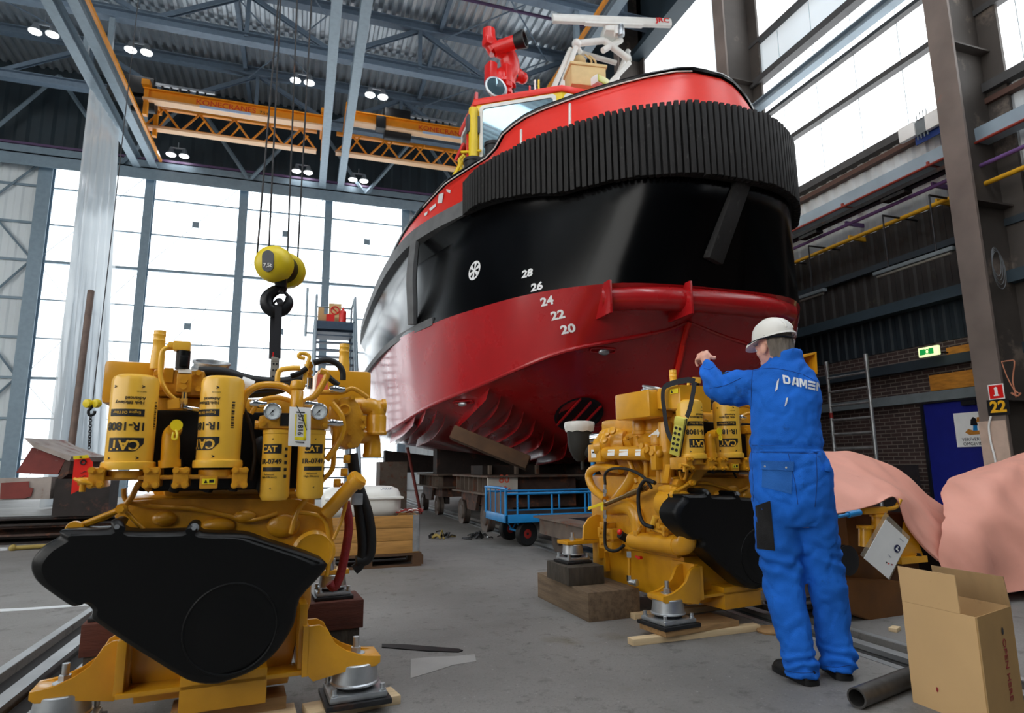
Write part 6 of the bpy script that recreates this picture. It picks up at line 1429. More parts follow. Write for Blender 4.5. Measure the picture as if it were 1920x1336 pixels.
    mb.lathe([(.052, z0), (.055, z0+.01), (.05, z0+.02), (.05, z1-.06), (.047, z1-.05)], (a.x, a.y, 0), (0, 0, 1), 26); mb.tube([(a.x, a.y, z1-.06), (a.x-.005, a.y, z1-.02), (a.x-.05, a.y+.01, z1-.005), (a.x-.13, a.y+.02, z1-.01)], .045, 18); mb.cyl(L(676, 762, .28), L(721, 762, .28), .034, n=22); mb.cyl(L(716, 762, .28), L(722, 762, .28), .04, n=22); mb.build('coolant_elbow', M['engine_yellow'], t, world=False)
    mb = MB(); a = L(698, 838, .3); z0, z1 = L(698, 857, .3).z, L(698, 818, .3).z; mb.lathe([(.045, z0), (.048, z0+.012), (.044, z0+.022), (.042, z1-.03)], (a.x, a.y, 0), (0, 0, 1), 26); mb.tube([(a.x, a.y, z1-.04), (a.x-.01, a.y, z1-.005), (a.x-.06, a.y, z1+.005), (a.x-.14, a.y, z1)], .042, 18); mb.build('coolant_elbow', M['engine_yellow'], t, world=False)
    # oil filler at the right
    a, b = L(612, 962, .2), L(664, 905, .12); mb = MB(); mb.cyl(a, b, .034, n=22); ax = (b-a).normalized(); mb.cyl(b, b+ax*.03, .046, n=26); mb.cyl(b+ax*.03, b+ax*.04, .04, n=26); mb.build('oil_filler', M['engine_yellow'], t, world=False)
    for x, y in ((650, 860), (645, 885), (632, 905)):
        c = L(x, y, .18); mb = MB(); mb.box(c-Vector((.016, .016, .02)), c+Vector((.016, .016, .02)), .005); mb.cyl(c, c+Vector((0, -.03, .0)), .01, n=10); mb.build('fuel_fitting', M['engine_yellow'], t, world=False)
    # frame, feet, mounts
    mb = MB(); a, b = L(255, 1205, .2), L(265, 1300, .2); c, d_ = L(565, 1130, .2), L(579, 1245, .2)
    mb.box((-.37, .17, b.z+.01), (-.335, .4, a.z+.02), .004); mb.box((.335, .17, b.z+.02), (.37, .4, c.z), .004); mb.box((-.36, .16, b.z), (.36, .3, b.z+.02), .003); mb.build('front_frame', M['engine_yellow'], t, world=False)
    mb = MB(); zb = L(340, 1275, .2).z; mb.box((-.13, .16, .095), (.21, .42, zb+.02), .004); mb.build('stand_beam', M['engine_yellow'], t, world=False)
    cl = foot(t, -1, -.345, -.665, .14+lf, .30+lf, .205, .235, .395); cr = foot(t, 1, .372, .70, .14, .30, .205, .235, .395)
    for c in (cl, cr): mount(t, c.x, c.y, .04, .205, .108)
    for s in (-1, 1):
        xo = .63 if s > 0 else rear_left
        mb = MB(); mb.prism([(s*.34, 1.2, .32), (s*.34, 1.2, .655), (s*(xo-.19), 1.2, .665), (s*(xo-.12), 1.2, .64), (s*(xo-.07), 1.2, .58), (s*(xo-.06), 1.2, .475), (s*(xo-.20), 1.2, .475), (s*(xo-.20), 1.2, .32)], (0, .022, 0), bev=.003); mb.box((s*.34, 1.2, .442), (s*(xo+.09), 1.36, .47), .004); mb.box((s*.34, 1.18, .22), (s*.38, 1.36, .62)); f = mb.build('rear_foot', M['engine_yellow'], t, world=False)
        mb = MB(); mb.cyl((s*xo, 1.27, .47), (s*xo, 1.27, .49), .022, n=6); mb.cyl((s*xo, 1.27, .47), (s*xo, 1.27, .53), .013, n=12); mb.build('stud', M['zinc'], f, world=False)
        mount(t, s*xo, 1.27, .30, .44, .085)
    return t
e1 = engine(E1, 'yellow marine engine at the left, front on, with two large oil filters', .53, .10)
e2 = engine(E2, 'yellow marine engine the worker in blue is leaning over', .63)

# extras only the left engine shows: hoses down its right flank
L = E1.d
for d_, rr_, m_, q in ((.5, .030, 'rubber', ((660, 850), (668, 900), (688, 960), (695, 1010), (690, 1045), (668, 1052))), (.5, .027, 'rubber', ((668, 920), (674, 960), (680, 1020), (676, 1055), (664, 1068))), (.36, .022, 'hose_red', ((648, 940), (654, 980), (650, 1020), (640, 1070), (628, 1100), (618, 1092))), (.36, .012, 'zinc', ((606, 1050), (618, 1052), (622, 1068)))):
    if m_ == 'hose_red' and m_ not in M: mk('hose_red', '8E1F22', 0.55, var=0.3, vscale=30, bump=0.3, bscale=40)
    pipe(e1, [L(x, y, d_) for x, y in q], rr_, m_, 'hose', 12)
mb = MB(); c = L(668, 935, .48); mb.box(c+Vector((-.03, -.03, -.03)), c+Vector((.03, .01, .03)), .006); mb.build('hose_clamp', M['zinc'], e1, world=False)
c = L(604, 716, .26); mb = MB(); mb.prism([c+Vector((-.03, 0, -.04)), c+Vector((.03, 0, -.035)), c+Vector((.025, .01, .05)), c+Vector((-.02, .01, .045))], (0, .004, 0)); mb.build('red_tag', M['cloth_orange'], e1, world=False)

# tags that hang on the left engine
def W1(p): return E1.M @ p
t = thing('inventory_tag', 'white tag numbered 571816 hanging between the two gauges', 'tag', W1(L(560, 838, -.02)))
a, b, c, d_ = [W1(L(x, y, -.02)) for x, y in ((543, 762), (583, 764), (582, 838), (540, 835))]
mb = MB(); mb.prism([d_, c, b, a], E1.ey*0.002, bev=0.0006); mb.build('card', M['white'], t)
fr_ = lambda x, y: a.lerp(b, x).lerp(d_.lerp(c, x), y)-E1.ey*0.0012
def quad(x0, y0, x1, y1, m_, nm, k=1):
    mb = MB(); mb.prism([fr_(x0, y0), fr_(x1, y0), fr_(x1, y1), fr_(x0, y1)], -E1.ey*0.0006*k); mb.build(nm, m_, t, smooth=0)
quad(.68, .17, .80, .84, M['label_yellow'], 'yellow_field'); quad(.28, .76, .80, .84, M['label_yellow'], 'yellow_field'); quad(.28, .18, .34, .74, M['label_yellow'], 'yellow_field')
quad(.32, .12, .72, .145, M['label_black'], 'staple', 3); quad(.32, .88, .72, .905, M['label_black'], 'staple', 3)
mb = MB(); mb.text('571816', frame(fr_(.52, .45)-E1.ey*.001, d_-a, b-a), 0.031, 0.0006, 0.0004); mb.build('lettering', M['label_black'], t, smooth=0)
mb = MB(); mb.tube([W1(L(x, y, -.03)) for x, y in ((556, 760), (562, 772), (568, 785), (575, 806))], .0022, 6); mb.build('cable_tie', M['label_black'], t)
t = thing('red_tag', 'bright red cardboard tag hanging at the left end of the left engine', 'tag', W1(L(150, 925, .1)))
mb = MB(); mb.prism([W1(L(x, y, .1)) for x, y in ((133, 926), (139, 862), (144, 857), (166, 856), (174, 866), (174, 895), (162, 912))], E1.ey*.002); mb.build('card', M['tag_red'], t, smooth=0)
mb = MB(); c = W1(L(156, 866, .098)); mb.tube([c+Vector((.009*cos(q), 0, .009*sin(q))) for q in [2*pi*i/12 for i in range(12)]], .003, 6, closed=True, smooth=0); mb.build('eyelet', M['label_black'], t)
mb = MB()
for k in range(3): mb.tube([W1(L(150+i*4, 886+k*8-i*1.2+(i % 2)*1.5, .098)) for i in range(4)], .0012, 5)
mb.build('handwriting', M['label_black'], t)
t = thing('yellow_label', 'small yellow label lying across the top of the red tag', 'label', W1(L(156, 858, .09)))
mb = MB(); mb.prism([W1(L(x, y, .09)) for x, y in ((138, 861), (137, 855), (165, 852), (167, 858))], E1.ey*.002); mb.build('card', M['label_yellow'], t, smooth=0)
mb = MB(); mb.box(W1(L(149, 858, .087)), W1(L(154, 855.5, .0865))); mb.build('print', M['label_black'], t, smooth=0)

# ------------------------------------------------------------------ left flank of the right engine
Q = E2.s
X0 = -.42
def side(pts, r_, m_='engine_yellow', x=X0, name='pipe', n=14): return pipe(e2, [Q(a, b, x) for a, b in pts], r_, m_, name, n)
# exhaust riser with a white cover
c = Q(1087, 830, -.40); ztop = Q(1085, 797, -.40).z
mb = MB(); z0 = Q(1085, 858, -.40).z; mb.lathe([(.03, z0-.03), (.06, z0), (.09, z0+.06), (.105, z0+.13), (.11, ztop)], (c.x, c.y, 0), (0, 0, 1), 28); mb.tube([(c.x, c.y, z0+.07), (c.x+.1, c.y-.12, z0+.05)], .06, 18, smooth=0); mb.cyl((c.x+.01, c.y-.02, z0-.1), (c.x+.01, c.y-.02, z0), .016, n=12); ex_ = mb.build('exhaust_elbow', mk('exhaust_black', '24231F', 0.7, var=0.3), e2, world=False)
mb = MB(); rows = []
for k, (r_, dz) in enumerate(((.118, -.055), (.128, -.02), (.13, .01), (.125, .028), (.09, .034), (.0, .036))):
    rows.append([(c.x+cos(2*pi*i/40)*r_*(1+.03*sin(i*1.9+k)), c.y+sin(2*pi*i/40)*r_*(1+.03*sin(i*2.3)), ztop+dz+(.005*sin(i*1.3) if k == 0 else 0)) for i in range(40)])
mb.loft(rows, closed=True); mb.build('cover_film', mk('film_white', 'DAD8D2', 0.4, var=0.1, bump=0.3, bscale=20), ex_, world=False)
# turbocharger
c = Q(1145, 835, -.42); mb = MB(); mb.lathe([(.03, -.14), (.075, -.12), (.085, -.06), (.05, -.03), (.05, .02), (.10, .04), (.115, .09), (.10, .14), (.05, .15)], c, (.5, -.8, .1), 26); mb.tube([c+Vector((-.03, .08, .05)), c+Vector((-.02, .05, .10)), c+Vector((.04, -.05, .10)), c+Vector((.06, -.14, .02)), c+Vector((.05, -.18, -.02))], .035, 14); mb.ball(c+Vector((0, .05, .02)), (.1, .1, .095), 18); tb = mb.build('turbocharger', M['cast_yellow'], e2, world=False)
for x, y in ((1140, 812), (1150, 808), (1135, 825)): p = Q(x, y, -.52); mb = MB(); mb.lathe([(.028, 0), (.03, .02), (.02, .025)], p, (-1, -.3, .4), 18); mb.build('casting_boss', M['engine_yellow'], tb, world=False)
p = Q(1117, 822, -.46); mb = MB(); mb.lathe([(.05, -.04), (.045, .02), (.035, .05), (.03, .05)], p, (-.7, .5, 0), 20); mb.build('foil_wrap', M['chrome'], tb, world=False)
# aftercooler with paper labels
a, b = Q(1132, 849, -.46), Q(1218, 849, -.46); mb = MB(); mb.cyl(a, b, .052, n=28); mb.box((a.x-.06, a.y-.04, a.z-.07), (a.x+.06, a.y+.14, a.z+.07), .012); mb.box((b.x-.03, b.y-.1, b.z-.12), (b.x+.06, b.y-.04, b.z+.05), .01); ac = mb.build('aftercooler', M['engine_yellow'], e2, world=False)
for f_, w in ((.30, .045), (.58, .055), (.88, .03)): p = a.lerp(b, f_); mb = MB(); mb.lathe([(.0527, -w), (.0532, -w), (.0532, w), (.0527, w)], p, (b-a), 28) if False else mb.prism([p+Vector((-.0545, -w, -.02)), p+Vector((-.0545, w, -.02)), p+Vector((-.047, w, .027)), p+Vector((-.047, -w, .027))], (-.001, 0, 0)); mb.build('paper_label', M['white'], ac, world=False)
p = a+Vector((-.062, .05, 0)); mb = MB(); mb.box(p+Vector((0, -.035, -.035)), p+Vector((-.001, .035, .03))); mb.build('paper_label', M['white'], ac, world=False); mb = MB(); mb.box(p+Vector((-.0012, -.02, .0)), p+Vector((-.002, .02, .014))); mb.build('print', M['label_black'], ac, world=False)
# risers and thermostat housings
for x, y0, y1, r_, x_ in ((1202, 772, 850, .055, -.36), (1226, 770, 850, .055, -.3), (1252, 790, 905, .05, -.38), (1232, 815, 850, .04, -.42)):
    p0, p1 = Q(x, y1, x_), Q(x, y0, x_); h_ = p1.z-p0.z; mb = MB(); mb.lathe([(r_, 0), (r_, h_*.45), (r_*1.12, h_*.47), (r_*1.12, h_*.53), (r_, h_*.55), (r_, h_*.96), (r_*.9, h_), (r_*.3, h_)], p0, (0, 0, 1), 24); mb.build('coolant_riser', M['cast_yellow'], e2, world=False)
for x, y in ((1222, 845), (1212, 838), (1232, 850)): p = Q(x, y, -.45); mb = MB(); mb.ball(p, (.04, .05, .04), 14); mb.cyl(p, p+Vector((-.05, 0, .01)), .024, n=14); mb.build('casting_boss', M['cast_yellow'], e2, world=False)
a = Q(1222, 812, -.44); mb = MB(); mb.prism([a+Vector((0, -.07, -.03)), a+Vector((0, .04, -.02)), a+Vector((.03, -.08, .05))], (-.002, 0, 0)); mb.build('plastic_cap', M['white'], e2, world=False)
# upper housing beside the oil filter
mb = MB(); z0, z1 = Q(1260, 790, -.36).z, Q(1262, 728, -.36).z; y0, y1 = .10, .62; mb.prism([(-.47, y0, z0+.05), (-.47, y0, z1), (-.47, y1*.55, z1), (-.47, y1*.6, z1-.07), (-.47, y1, z1-.08), (-.47, y1, z0+.16), (-.47, y1*.7, z0+.10)], (.28, 0, 0), bev=.02); mb.build('expansion_housing', M['engine_yellow'], e2, world=False)
a = Q(1264, 733, -.474); mb = MB(); mb.box(a+Vector((0, -.04, -.016)), a+Vector((-.002, .04, .016))); wl_ = mb.build('warning_label', M['label_yellow'], e2, world=False); mb = MB(); mb.prism([a+Vector((-.003, .03, -.01)), a+Vector((-.003, .01, -.01)), a+Vector((-.003, .02, .01))], (-.0006, 0, 0)); mb.build('pictogram', M['label_black'], wl_, world=False)
# lower pipes, rod, alternator, oil cooler
side(((1165, 880), (1120, 876), (1104, 890), (1112, 915), (1135, 935)), .032, x=-.45, name='coolant_pipe')
side(((1140, 950), (1175, 948), (1194, 965), (1198, 1000), (1196, 1015)), .060, x=-.42, name='coolant_pipe'); side(((1150, 945), (1165, 925), (1180, 905), (1190, 885)), .045, x=-.40, name='coolant_pipe')
a, b = Q(1135, 945, -.52), Q(1215, 912, -.50); mb = MB(); mb.cyl(a, b, .017, n=16); mb.cyl(a.lerp(b, .55), a.lerp(b, .95), .023, n=16); mb.build('steel_rod', mk('rod', '9A7A4A', 0.25, metal=0.8), e2, world=False)
side(((1135, 908), (1135, 888), (1150, 878), (1180, 880), (1208, 895), (1222, 915)), .011, 'rubber', -.52, 'hose'); side(((1228, 905), (1210, 900), (1198, 920), (1198, 955), (1206, 980), (1224, 988)), .014, 'rubber', -.54, 'hose'); side(((1135, 978), (1134, 1010), (1138, 1028), (1155, 1032), (1170, 1022)), .012, 'rubber', -.54, 'hose')
for y0, y1 in ((908, 930), (955, 978), (936, 950)): mb = MB(); p0, p1 = Q(1135, y1, -.52), Q(1135, y0, -.52); mb.cyl(p0, p1, .014, n=12); mb.cyl(p0.lerp(p1, .3), p0.lerp(p1, .6), .018, n=6); mb.build('hose_fitting', M['chrome'], e2, world=False)
a, b = Q(1103, 953, -.55), Q(1132, 943, -.55); mb = MB(); mb.prism([a+Vector((0, 0, -.012)), b+Vector((0, 0, -.012)), b+Vector((0, 0, .012)), a+Vector((0, 0, .012))], (-.004, 0, 0), bev=.001); mb.build('valve_lever', M['yellow'], e2, world=False)
p = Q(1129, 952, -.55); mb = MB(); mb.box(p+Vector((0, -.015, -.02)), p+Vector((-.003, .015, .02))); mb.build('small_tag', M['label_yellow'], e2, world=False)
a = Q(1262, 945, -.46); mb = MB(); mb.lathe([(.03, -.14), (.085, -.13), (.095, -.10), (.095, .09), (.06, .12)], a, (0, 1, 0), 28); mb.box(a+Vector((-.05, -.05, .06)), a+Vector((.05, .05, .13)), .015); mb.cyl(a+Vector((-.03, -.09, .1)), a+Vector((-.03, .09, .1)), .02, n=14); mb.build('alternator', M['engine_yellow'], e2, world=False)
a, b = Q(1188, 1012, -.47), Q(1272, 1022, -.47); mb = MB(); mb.cyl(a, b, .062, n=28); mb.cyl(b, b+(b-a).normalized()*-.04, .068, n=28); mb.ball(a, (.06, .05, .06), 18); mb.build('oil_cooler', M['engine_yellow'], e2, world=False)
side(((1270, 1022), (1286, 1018), (1290, 995), (1282, 970), (1272, 960)), .064, x=-.47, name='coolant_pipe', n=18)
for q in (((1237, 985), (1250, 992)), ((1220, 990), (1250, 1000)), ((1195, 1000), (1204, 985))): a, b = Q(*q[0], -.5), Q(*q[1], -.5); mb = MB(); mb.cyl(a, b, .014, n=10); mb.hexbolt(b, (-1, 0, 0), .014, .03); mb.box(a-Vector((.02, .02, .02)), a+Vector((.02, .02, .02)), .005); mb.build('pipe_fitting', M['cast_yellow'], e2, world=False)
a, b = Q(1230, 968, -.5), Q(1222, 990, -.5); mb = MB(); mb.cyl(a, b, .022, n=16); mb.build('pipe_fitting', M['filter_yellow'], e2, world=False)
p = Q(1162, 997, -.5); mb = MB(); mb.ball(p, (.02, .02, .022), 14); kb = mb.build('stop_button', M['red'], e2, world=False); mb = MB(); mb.cyl(p+Vector((.0, 0, -.015)), p+Vector((.06, 0, -.05)), .03, n=18); mb.build('button_base', M['rubber'], e2, world=False)
p = Q(1150, 1010, -.42); mb = MB()
for k in range(9):
    q = p+Vector((random.uniform(-.04, .02), random.uniform(-.10, .08), random.uniform(-.07, .09))); mb.box(q-Vector((.045, .05, .04)), q+Vector((.045, .05, .04)), .008); mb.hexbolt(q+Vector((-.044, 0, 0)), (-1, 0, 0), .012, .02)
mb.build('injection_pump', M['cast_yellow'], e2, world=False)
side(((1180, 1035), (1180, 1060), (1180, 1085)), .012, x=-.46, name='drain_pipe')
for y in (1038, 1083): p = Q(1180, y, -.46); mb = MB(); mb.cyl(p-Vector((0, 0, .025)), p+Vector((0, 0, .02)), .02, n=6); mb.build('hose_fitting', M['chrome'], e2, world=False)
p = Q(1180, 1090, -.46); mb = MB(); mb.cyl(p, p+Vector((.02, -.07, 0)), .02, n=14); mb.cyl(p+Vector((.014, -.05, 0)), p+Vector((.018, -.065, 0)), .028, n=6); mb.build('drain_plug', M['zinc'], e2, world=False)
p = Q(1203, 1045, -.46); mb = MB(); mb.cyl(p, p+Vector((-.03, 0, 0)), .012, n=10); mb.prism([p+Vector((-.03, -.03, -.005)), p+Vector((-.03, .03, .0)), p+Vector((-.03, .025, .015)), p+Vector((-.03, -.025, .01))], (-.006, 0, 0)); mb.build('drain_cock', M['red'], e2, world=False)
for q in (((1212, 862), (1212, 905)), ((1180, 862), (1195, 905)), ((1235, 870), (1236, 905))): side(q, .02, 'cast_yellow', -.40, 'pushrod_tube')
a, b = Q(1245, 905, -.44), Q(1252, 870, -.44); mb = MB(); mb.prism([a, b, b+Vector((0, -.05, .0)), a+Vector((0, -.06, 0))], (-.02, 0, 0), bev=.003); mb.build('lifting_link', M['engine_yellow'], e2, world=False)
mb = MB(); mb.prism([E2.i @ Vector(hit(x, y, E2.o+E2.ey*.2, E2.ey)) for x, y in ((1285, 912), (1312, 870), (1320, 862), (1330, 880), (1305, 905))], (0, .02, 0)); mb.build('gusset_plate', M['engine_yellow'], e2, world=False)
# crane remote slung over the right engine on its black strap
p = hit(1278, 818, E2.o+E2.ex*-.49, E2.ex)
T = frame(E2.M @ (E2.i @ p + Vector((-.03, -.0, 0))), E2.ey*-0.8+E2.ex*0.35+Vector((0, 0, -0.28)), E2.ey*-0.4+Vector((0, 0, 1)))
remote('remote_control', 'yellow crane remote with ten black buttons hanging on the right engine', T, mk('remote_yellow', 'D9CF5A', 0.5), 5, 1.12)
sp_ = thing('carry_strap', 'black webbing strap looped over the right engine, holding the yellow remote', 'strap', T @ Vector((0, .1, 0)))
mb = MB()
S_ = lambda q, x: [hit(a, b, E2.o+E2.ex*x, E2.ex) for a, b in q]
for q, x in ((((1246, 770), (1243, 745), (1246, 726), (1262, 718), (1290, 712), (1303, 715)), -.51), (((1246, 770), (1250, 800), (1256, 818), (1262, 826)), -.51), (((1303, 715), (1300, 735), (1294, 765), (1288, 782)), -.51)):
    pts, _ = spline(S_(q, x), [0]*len(q), 5); n_ = E2.ex
    rows = []
    for i, p in enumerate(pts):
        tt_ = (pts[min(i+1, len(pts)-1)]-pts[max(0, i-1)]).normalized(); w = tt_.cross(n_).normalized()*.019
        rows.append([p-w, p+w, p+w-n_*.003, p-w-n_*.003])
    mb = MB(); mb.loft(rows, closed=True, cap=True); mb.build('webbing', M['strap_black'], sp_)
# ------------------------------------------------------------------ timbers and blocks that carry the engines
def beam(name, label, a, b, w, z0, z1, m, cat='timber', bev=0.004):
    a = Vector((a[0], a[1], 0)); b = Vector((b[0], b[1], 0)); d_ = b-a; L_ = d_.length
    mb = MB(frame(a, d_, Vector((0, 0, 1)).cross(d_))); mb.box((0, -w/2, z0), (L_, w/2, z1), bev)
    return one(name, mb, m, label, cat)
def l1(x, y): return E1.M @ Vector((x, y, 0))
def l2(x, y): return E2.M @ Vector((x, y, 0))
beam('timber', 'pale plank under the right front mount of the left engine', l1(.38, .19), l1(.80, .24), .14, 0, .039, M['pale_wood'])
beam('timber', 'pale plank under the left front mount of the left engine', l1(-.85, .2), l1(-.3, .22), .14, 0, .039, M['pale_wood'])
beam('timber', 'pale plank under the yellow stand of the left engine', l1(-.22, .22), l1(.34, .22), .14, 0, .039, M['pale_wood'])
beam('timber', 'squared timber on the pale plank under the left engine', l1(-.16, .30), l1(.30, .30), .16, .0395, .093, M['wood'])
a = Z(1166, 1200); 
c1 = E2.M @ Vector((-.60, .22, 0)); c3 = E2.M @ Vector((-.63, 1.27, 0))
zt2 = .04+.035
p0, p1 = Z(1190, 1208), Z(1420, 1180)
beam('timber', 'long pale batten on the floor in front of the right engine', (p0.x-.03, p0.y), (p1.x, p1.y), .07, 0, .04, M['pale_wood'])
q0, q1 = Z(1186, 1160), Z(1425, 1132)
beam('timber', 'short pale batten behind the front mount of the right engine', (q0.x, q0.y), (q1.x, q1.y), .07, 0, .04, M['pale_wood'])
d_ = E2.ex; o_ = c1-d_*.10
beam('timber', 'squared timber block across the two battens under the right engine', o_[:2], (o_+d_*.62)[:2], .26, .0405, zt2-.001, M['wood'])
z = .335-.035+.035
blk = [Z(1013, 1130), Z(1115, 1183), Z(1177, 1150)]
def block(name, label, c, ax, L_, w, z0, z1, m):
    ax = Vector(ax).normalized(); mb = MB(frame(Vector((c[0], c[1], 0)), ax, Vector((0, 0, 1)).cross(ax))); mb.box((-L_/2, -w/2, z0), (L_/2, w/2, z1), .006); return one(name, mb, m, label, 'block')
ax = (blk[1]-blk[0]); cc = (blk[0]+blk[2])/2
zl = .2
block('timber_block', 'large weathered timber block on the floor left of the right engine', (cc.x+.05, cc.y+.05), ax, ax.length, .42, 0, zl, M['grey_wood'])
block('timber_block', 'small dark block on the large block, under the rear mount of the right engine', (c3.x-.0, c3.y-.03), ax, .42, .30, zl+.001, .30+.034, M['dark_wood'])
c4 = E2.M @ Vector((.63, 1.27, 0)); block('timber_block', 'timber block under the far rear mount of the right engine', c4, (1, 0, 0), .3, .3, 0, .334, M['grey_wood'])
for s, lb in ((1, 'right'), (-1, 'left')):
    c = E1.M @ Vector((.63 if s > 0 else -.53, 1.27, 0)); ww = .34 if s > 0 else .26
    block('timber_block', 'lower black timber block under the rear %s mount of the left engine' % lb, c, (1, 0.08, 0), ww-.04, .30, 0, .135, M['dark_wood'])
    block('timber_block', 'upper red-brown timber block under the rear %s mount of the left engine' % lb, c, (1, 0.08, 0), ww, .32, .136, .299, M['red_wood'])
# loose things on the floor
mk('rubber_sheet', '9C9A97', 0.8, var=0.15, vscale=3, bump=0.1, bscale=30)
floor_poly('felt_sheet', ((770, 1236), (810, 1232), (850, 1231), (890, 1227), (893, 1240), (850, 1247), (810, 1260), (770, 1272)), .004, M['rubber_sheet'], 'grey wedge-shaped sheet lying on the floor between the engines', 'sheet')
floor_poly('rubber_strip', ((716, 1208), (760, 1209), (860, 1217), (868, 1220), (860, 1223), (800, 1221), (716, 1214)), .006, M['rubber'], 'narrow dark rubber strip on the floor behind the grey sheet', 'strip')
p = Z(1446, 1184); mb = MB(); mb.lathe([(.03, 0), (.09, .0), (.095, .012), (.09, .022), (.03, .022)], p, (0, 0, 1), 26); t = tag(one('tape_roll', mb, M['wood'], 'flat brown roll with a yellow label on the floor left of the worker', 'tape roll'))
mb = MB(); mb.box(p+Vector((.02, -.05, .0221)), p+Vector((.09, .0, .03)), .004); one('tape_measure', mb, M['label_yellow'], 'small yellow tape measure lying on the brown roll', 'tape measure')
p = Z(1678, 1182); mb = MB(); mb.cbox((p.x, p.y, .012), (.09, .05, .024), .003, R(25)); one('wood_chip', mb, M['pale_wood'], 'small pale wood offcut on the floor under the covered machine', 'offcut')
a, b = Z(1606, 1308, .045), Z(1760, 1247, .045); mb = MB(); ax = (b-a).normalized(); L_ = (b-a).length+.25
mb.lathe([(.036, 0), (.0445, 0), (.0445, L_), (.036, L_), (.036, 0)], a, ax, 30, cap=False); one('steel_pipe', mb, mk('raw_steel', '5A5856', 0.45, metal=0.6, var=0.4, vscale=12), 'short length of grey steel pipe on the floor by the cardboard box', 'pipe')
# cardboard box
A_, B_ = Z(1712, 1315), Z(1858, 1372)
z1 = hit(1694, 1062, A_, (B_-A_).cross(Vector((0, 0, 1)))).z
C_ = B_+Vector((.36, .10, 0)); D_ = A_+(C_-B_)
zb = z1*.735
bx = thing('cardboard_box', 'open brown cardboard box standing on end at the lower right', 'box', (A_+C_)/2)
nrm_ = (B_-A_).cross(Vector((0, 0, 1))).normalized()
def wallp(p, q, z0, z1_, th=.005, nm='side_panel', lean=0.0, m_='cardboard'):
    n_ = (q-p).cross(Vector((0, 0, 1))).normalized(); o_ = n_*lean; mb = MB()
    mb.prism([p+Vector((0, 0, z0)), q+Vector((0, 0, z0)), q+o_+Vector((0, 0, z1_)), p+o_+Vector((0, 0, z1_))], -n_*th); return mb.build(nm, M[m_], bx, smooth=0)
mk('card_inner', 'A98B62', 0.9, var=0.12, vscale=14, stretch=(1, 1, .15), wear='6E5638', wamt=0.15, wscale=8)
mk('card_shaded', 'A5814F', 0.85, var=0.08, wear='8C6A3E', wamt=0.2)  # same cardboard, darkened in colour for the shade on the right face
wallp(A_, B_, 0, zb); wallp(B_, C_, 0, zb, m_='card_shaded'); wallp(C_, D_, 0, zb); wallp(D_, A_, 0, zb)
E_ = A_.lerp(B_, .80)
wallp(A_, E_, zb+.001, z1, nm='flap', lean=.005); wallp(C_, D_, zb+.001, z1*.95, nm='flap', lean=-.02, m_='card_inner')
mb = MB(); mb.raw([A_+Vector((0, 0, .004)), B_+Vector((0, 0, .004)), C_+Vector((0, 0, .004)), D_+Vector((0, 0, .004))], [(0, 1, 2, 3)]); mb.build('bottom_panel', M['cardboard'], bx, smooth=0)
n2 = (C_-B_).cross(Vector((0, 0, 1))).normalized(); n2 = n2 if n2.dot(-B_) > 0 else -n2
c = hit(1889, 1254, B_, n2)
T = frame(c+n2*.002, Vector((0, 0, -1))*1+(C_-B_).normalized()*.0, (C_-B_).normalized())
mb = MB(); mb.text('OPEN HERE', T, .047, .001, sx=1.05); mb.build('lettering', mk('print_red', '8E2226', 0.6), bx, smooth=0)
c = hit(1879, 1182, B_, n2); mb = MB(); mb.raw([c+n2*.002+(C_-B_).normalized()*(.011*cos(2*pi*i/20))+Vector((0, 0, .016*sin(2*pi*i/20))) for i in range(20)], [tuple(range(20))]); mb.build('hand_hole', M['label_black'], bx, smooth=0)
c = hit(1758, 1292, A_, nrm_); mb = MB(); mb.raw([c-nrm_*-.002*0+nrm_*.0025+(B_-A_).normalized()*(.005*cos(2*pi*i/12))+Vector((0, 0, .011*sin(2*pi*i/12))) for i in range(12)], [tuple(range(12))]); mb.build('stain', M['print_red'], bx, smooth=0)

# ------------------------------------------------------------------ covered machine at the right
E3 = Fr((3.85, 3.55, 0), R(4))
L3 = E3.d
g3 = thing('gearbox', 'ochre machine with a dangling manual, half under the pink tarpaulin', 'machine', E3.o, R(4))
mb = MB(); mb.prism([L3(x, y, .1) for x, y in ((1585, 1085), (1690, 1090), (1700, 1130), (1690, 1175), (1640, 1165), (1590, 1150))], (0, .8, 0), bev=.02); mb.box((-.10, .2, .02), (.75, .9, .42), .03); mb.build('casing', M['gear_ochre'], g3, world=False)
mb = MB(); mb.box(L3(1595, 1060, .25), L3(1700, 960, .25)+Vector((0, .6, 0)), .03); mb.build('upper_casing', M['gear_ochre'], g3, world=False)
for x, y0, y1, r_ in ((1622, 990, 1025, .045), (1648, 968, 1012, .05)):
    a, b = L3(x, y1, .1), L3(x, y0, .1); mb = MB(); mb.cyl(a, b, r_, n=22); mb.cyl(b, b+Vector((0, 0, .02)), r_*1.25, n=22); mb.build('filter_bowl', M['engine_yellow'], g3, world=False)
a = L3(1640, 955, .1); mb = MB(); mb.box(a+Vector((-.14, -.03, -.03)), a+Vector((.10, .06, .02)), .012); mb.tube([a+Vector((.1, 0, 0)), a+Vector((.14, 0, .0)), L3(1680, 950, .1), L3(1688, 936, .1)], .016, 10, smooth=3); mb.build('valve_block', M['engine_yellow'], g3, world=False)
mb = MB(); mb.prism([L3(x, y, .15) for x, y in ((1698, 978), (1706, 975), (1735, 1050), (1690, 1046))], (0, .02, 0)); mb.box(L3(1690, 1046, .1), L3(1740, 1053, .1)+Vector((0, .2, 0))); b_ = mb.build('bracket', M['engine_yellow'], g3, world=False); bolts(g3, [L3(1723, 1042, .12)], (0, 0, 1), .014, 'dark_steel', b_)
mb = MB(); c = L3(1590, 1050, .0)
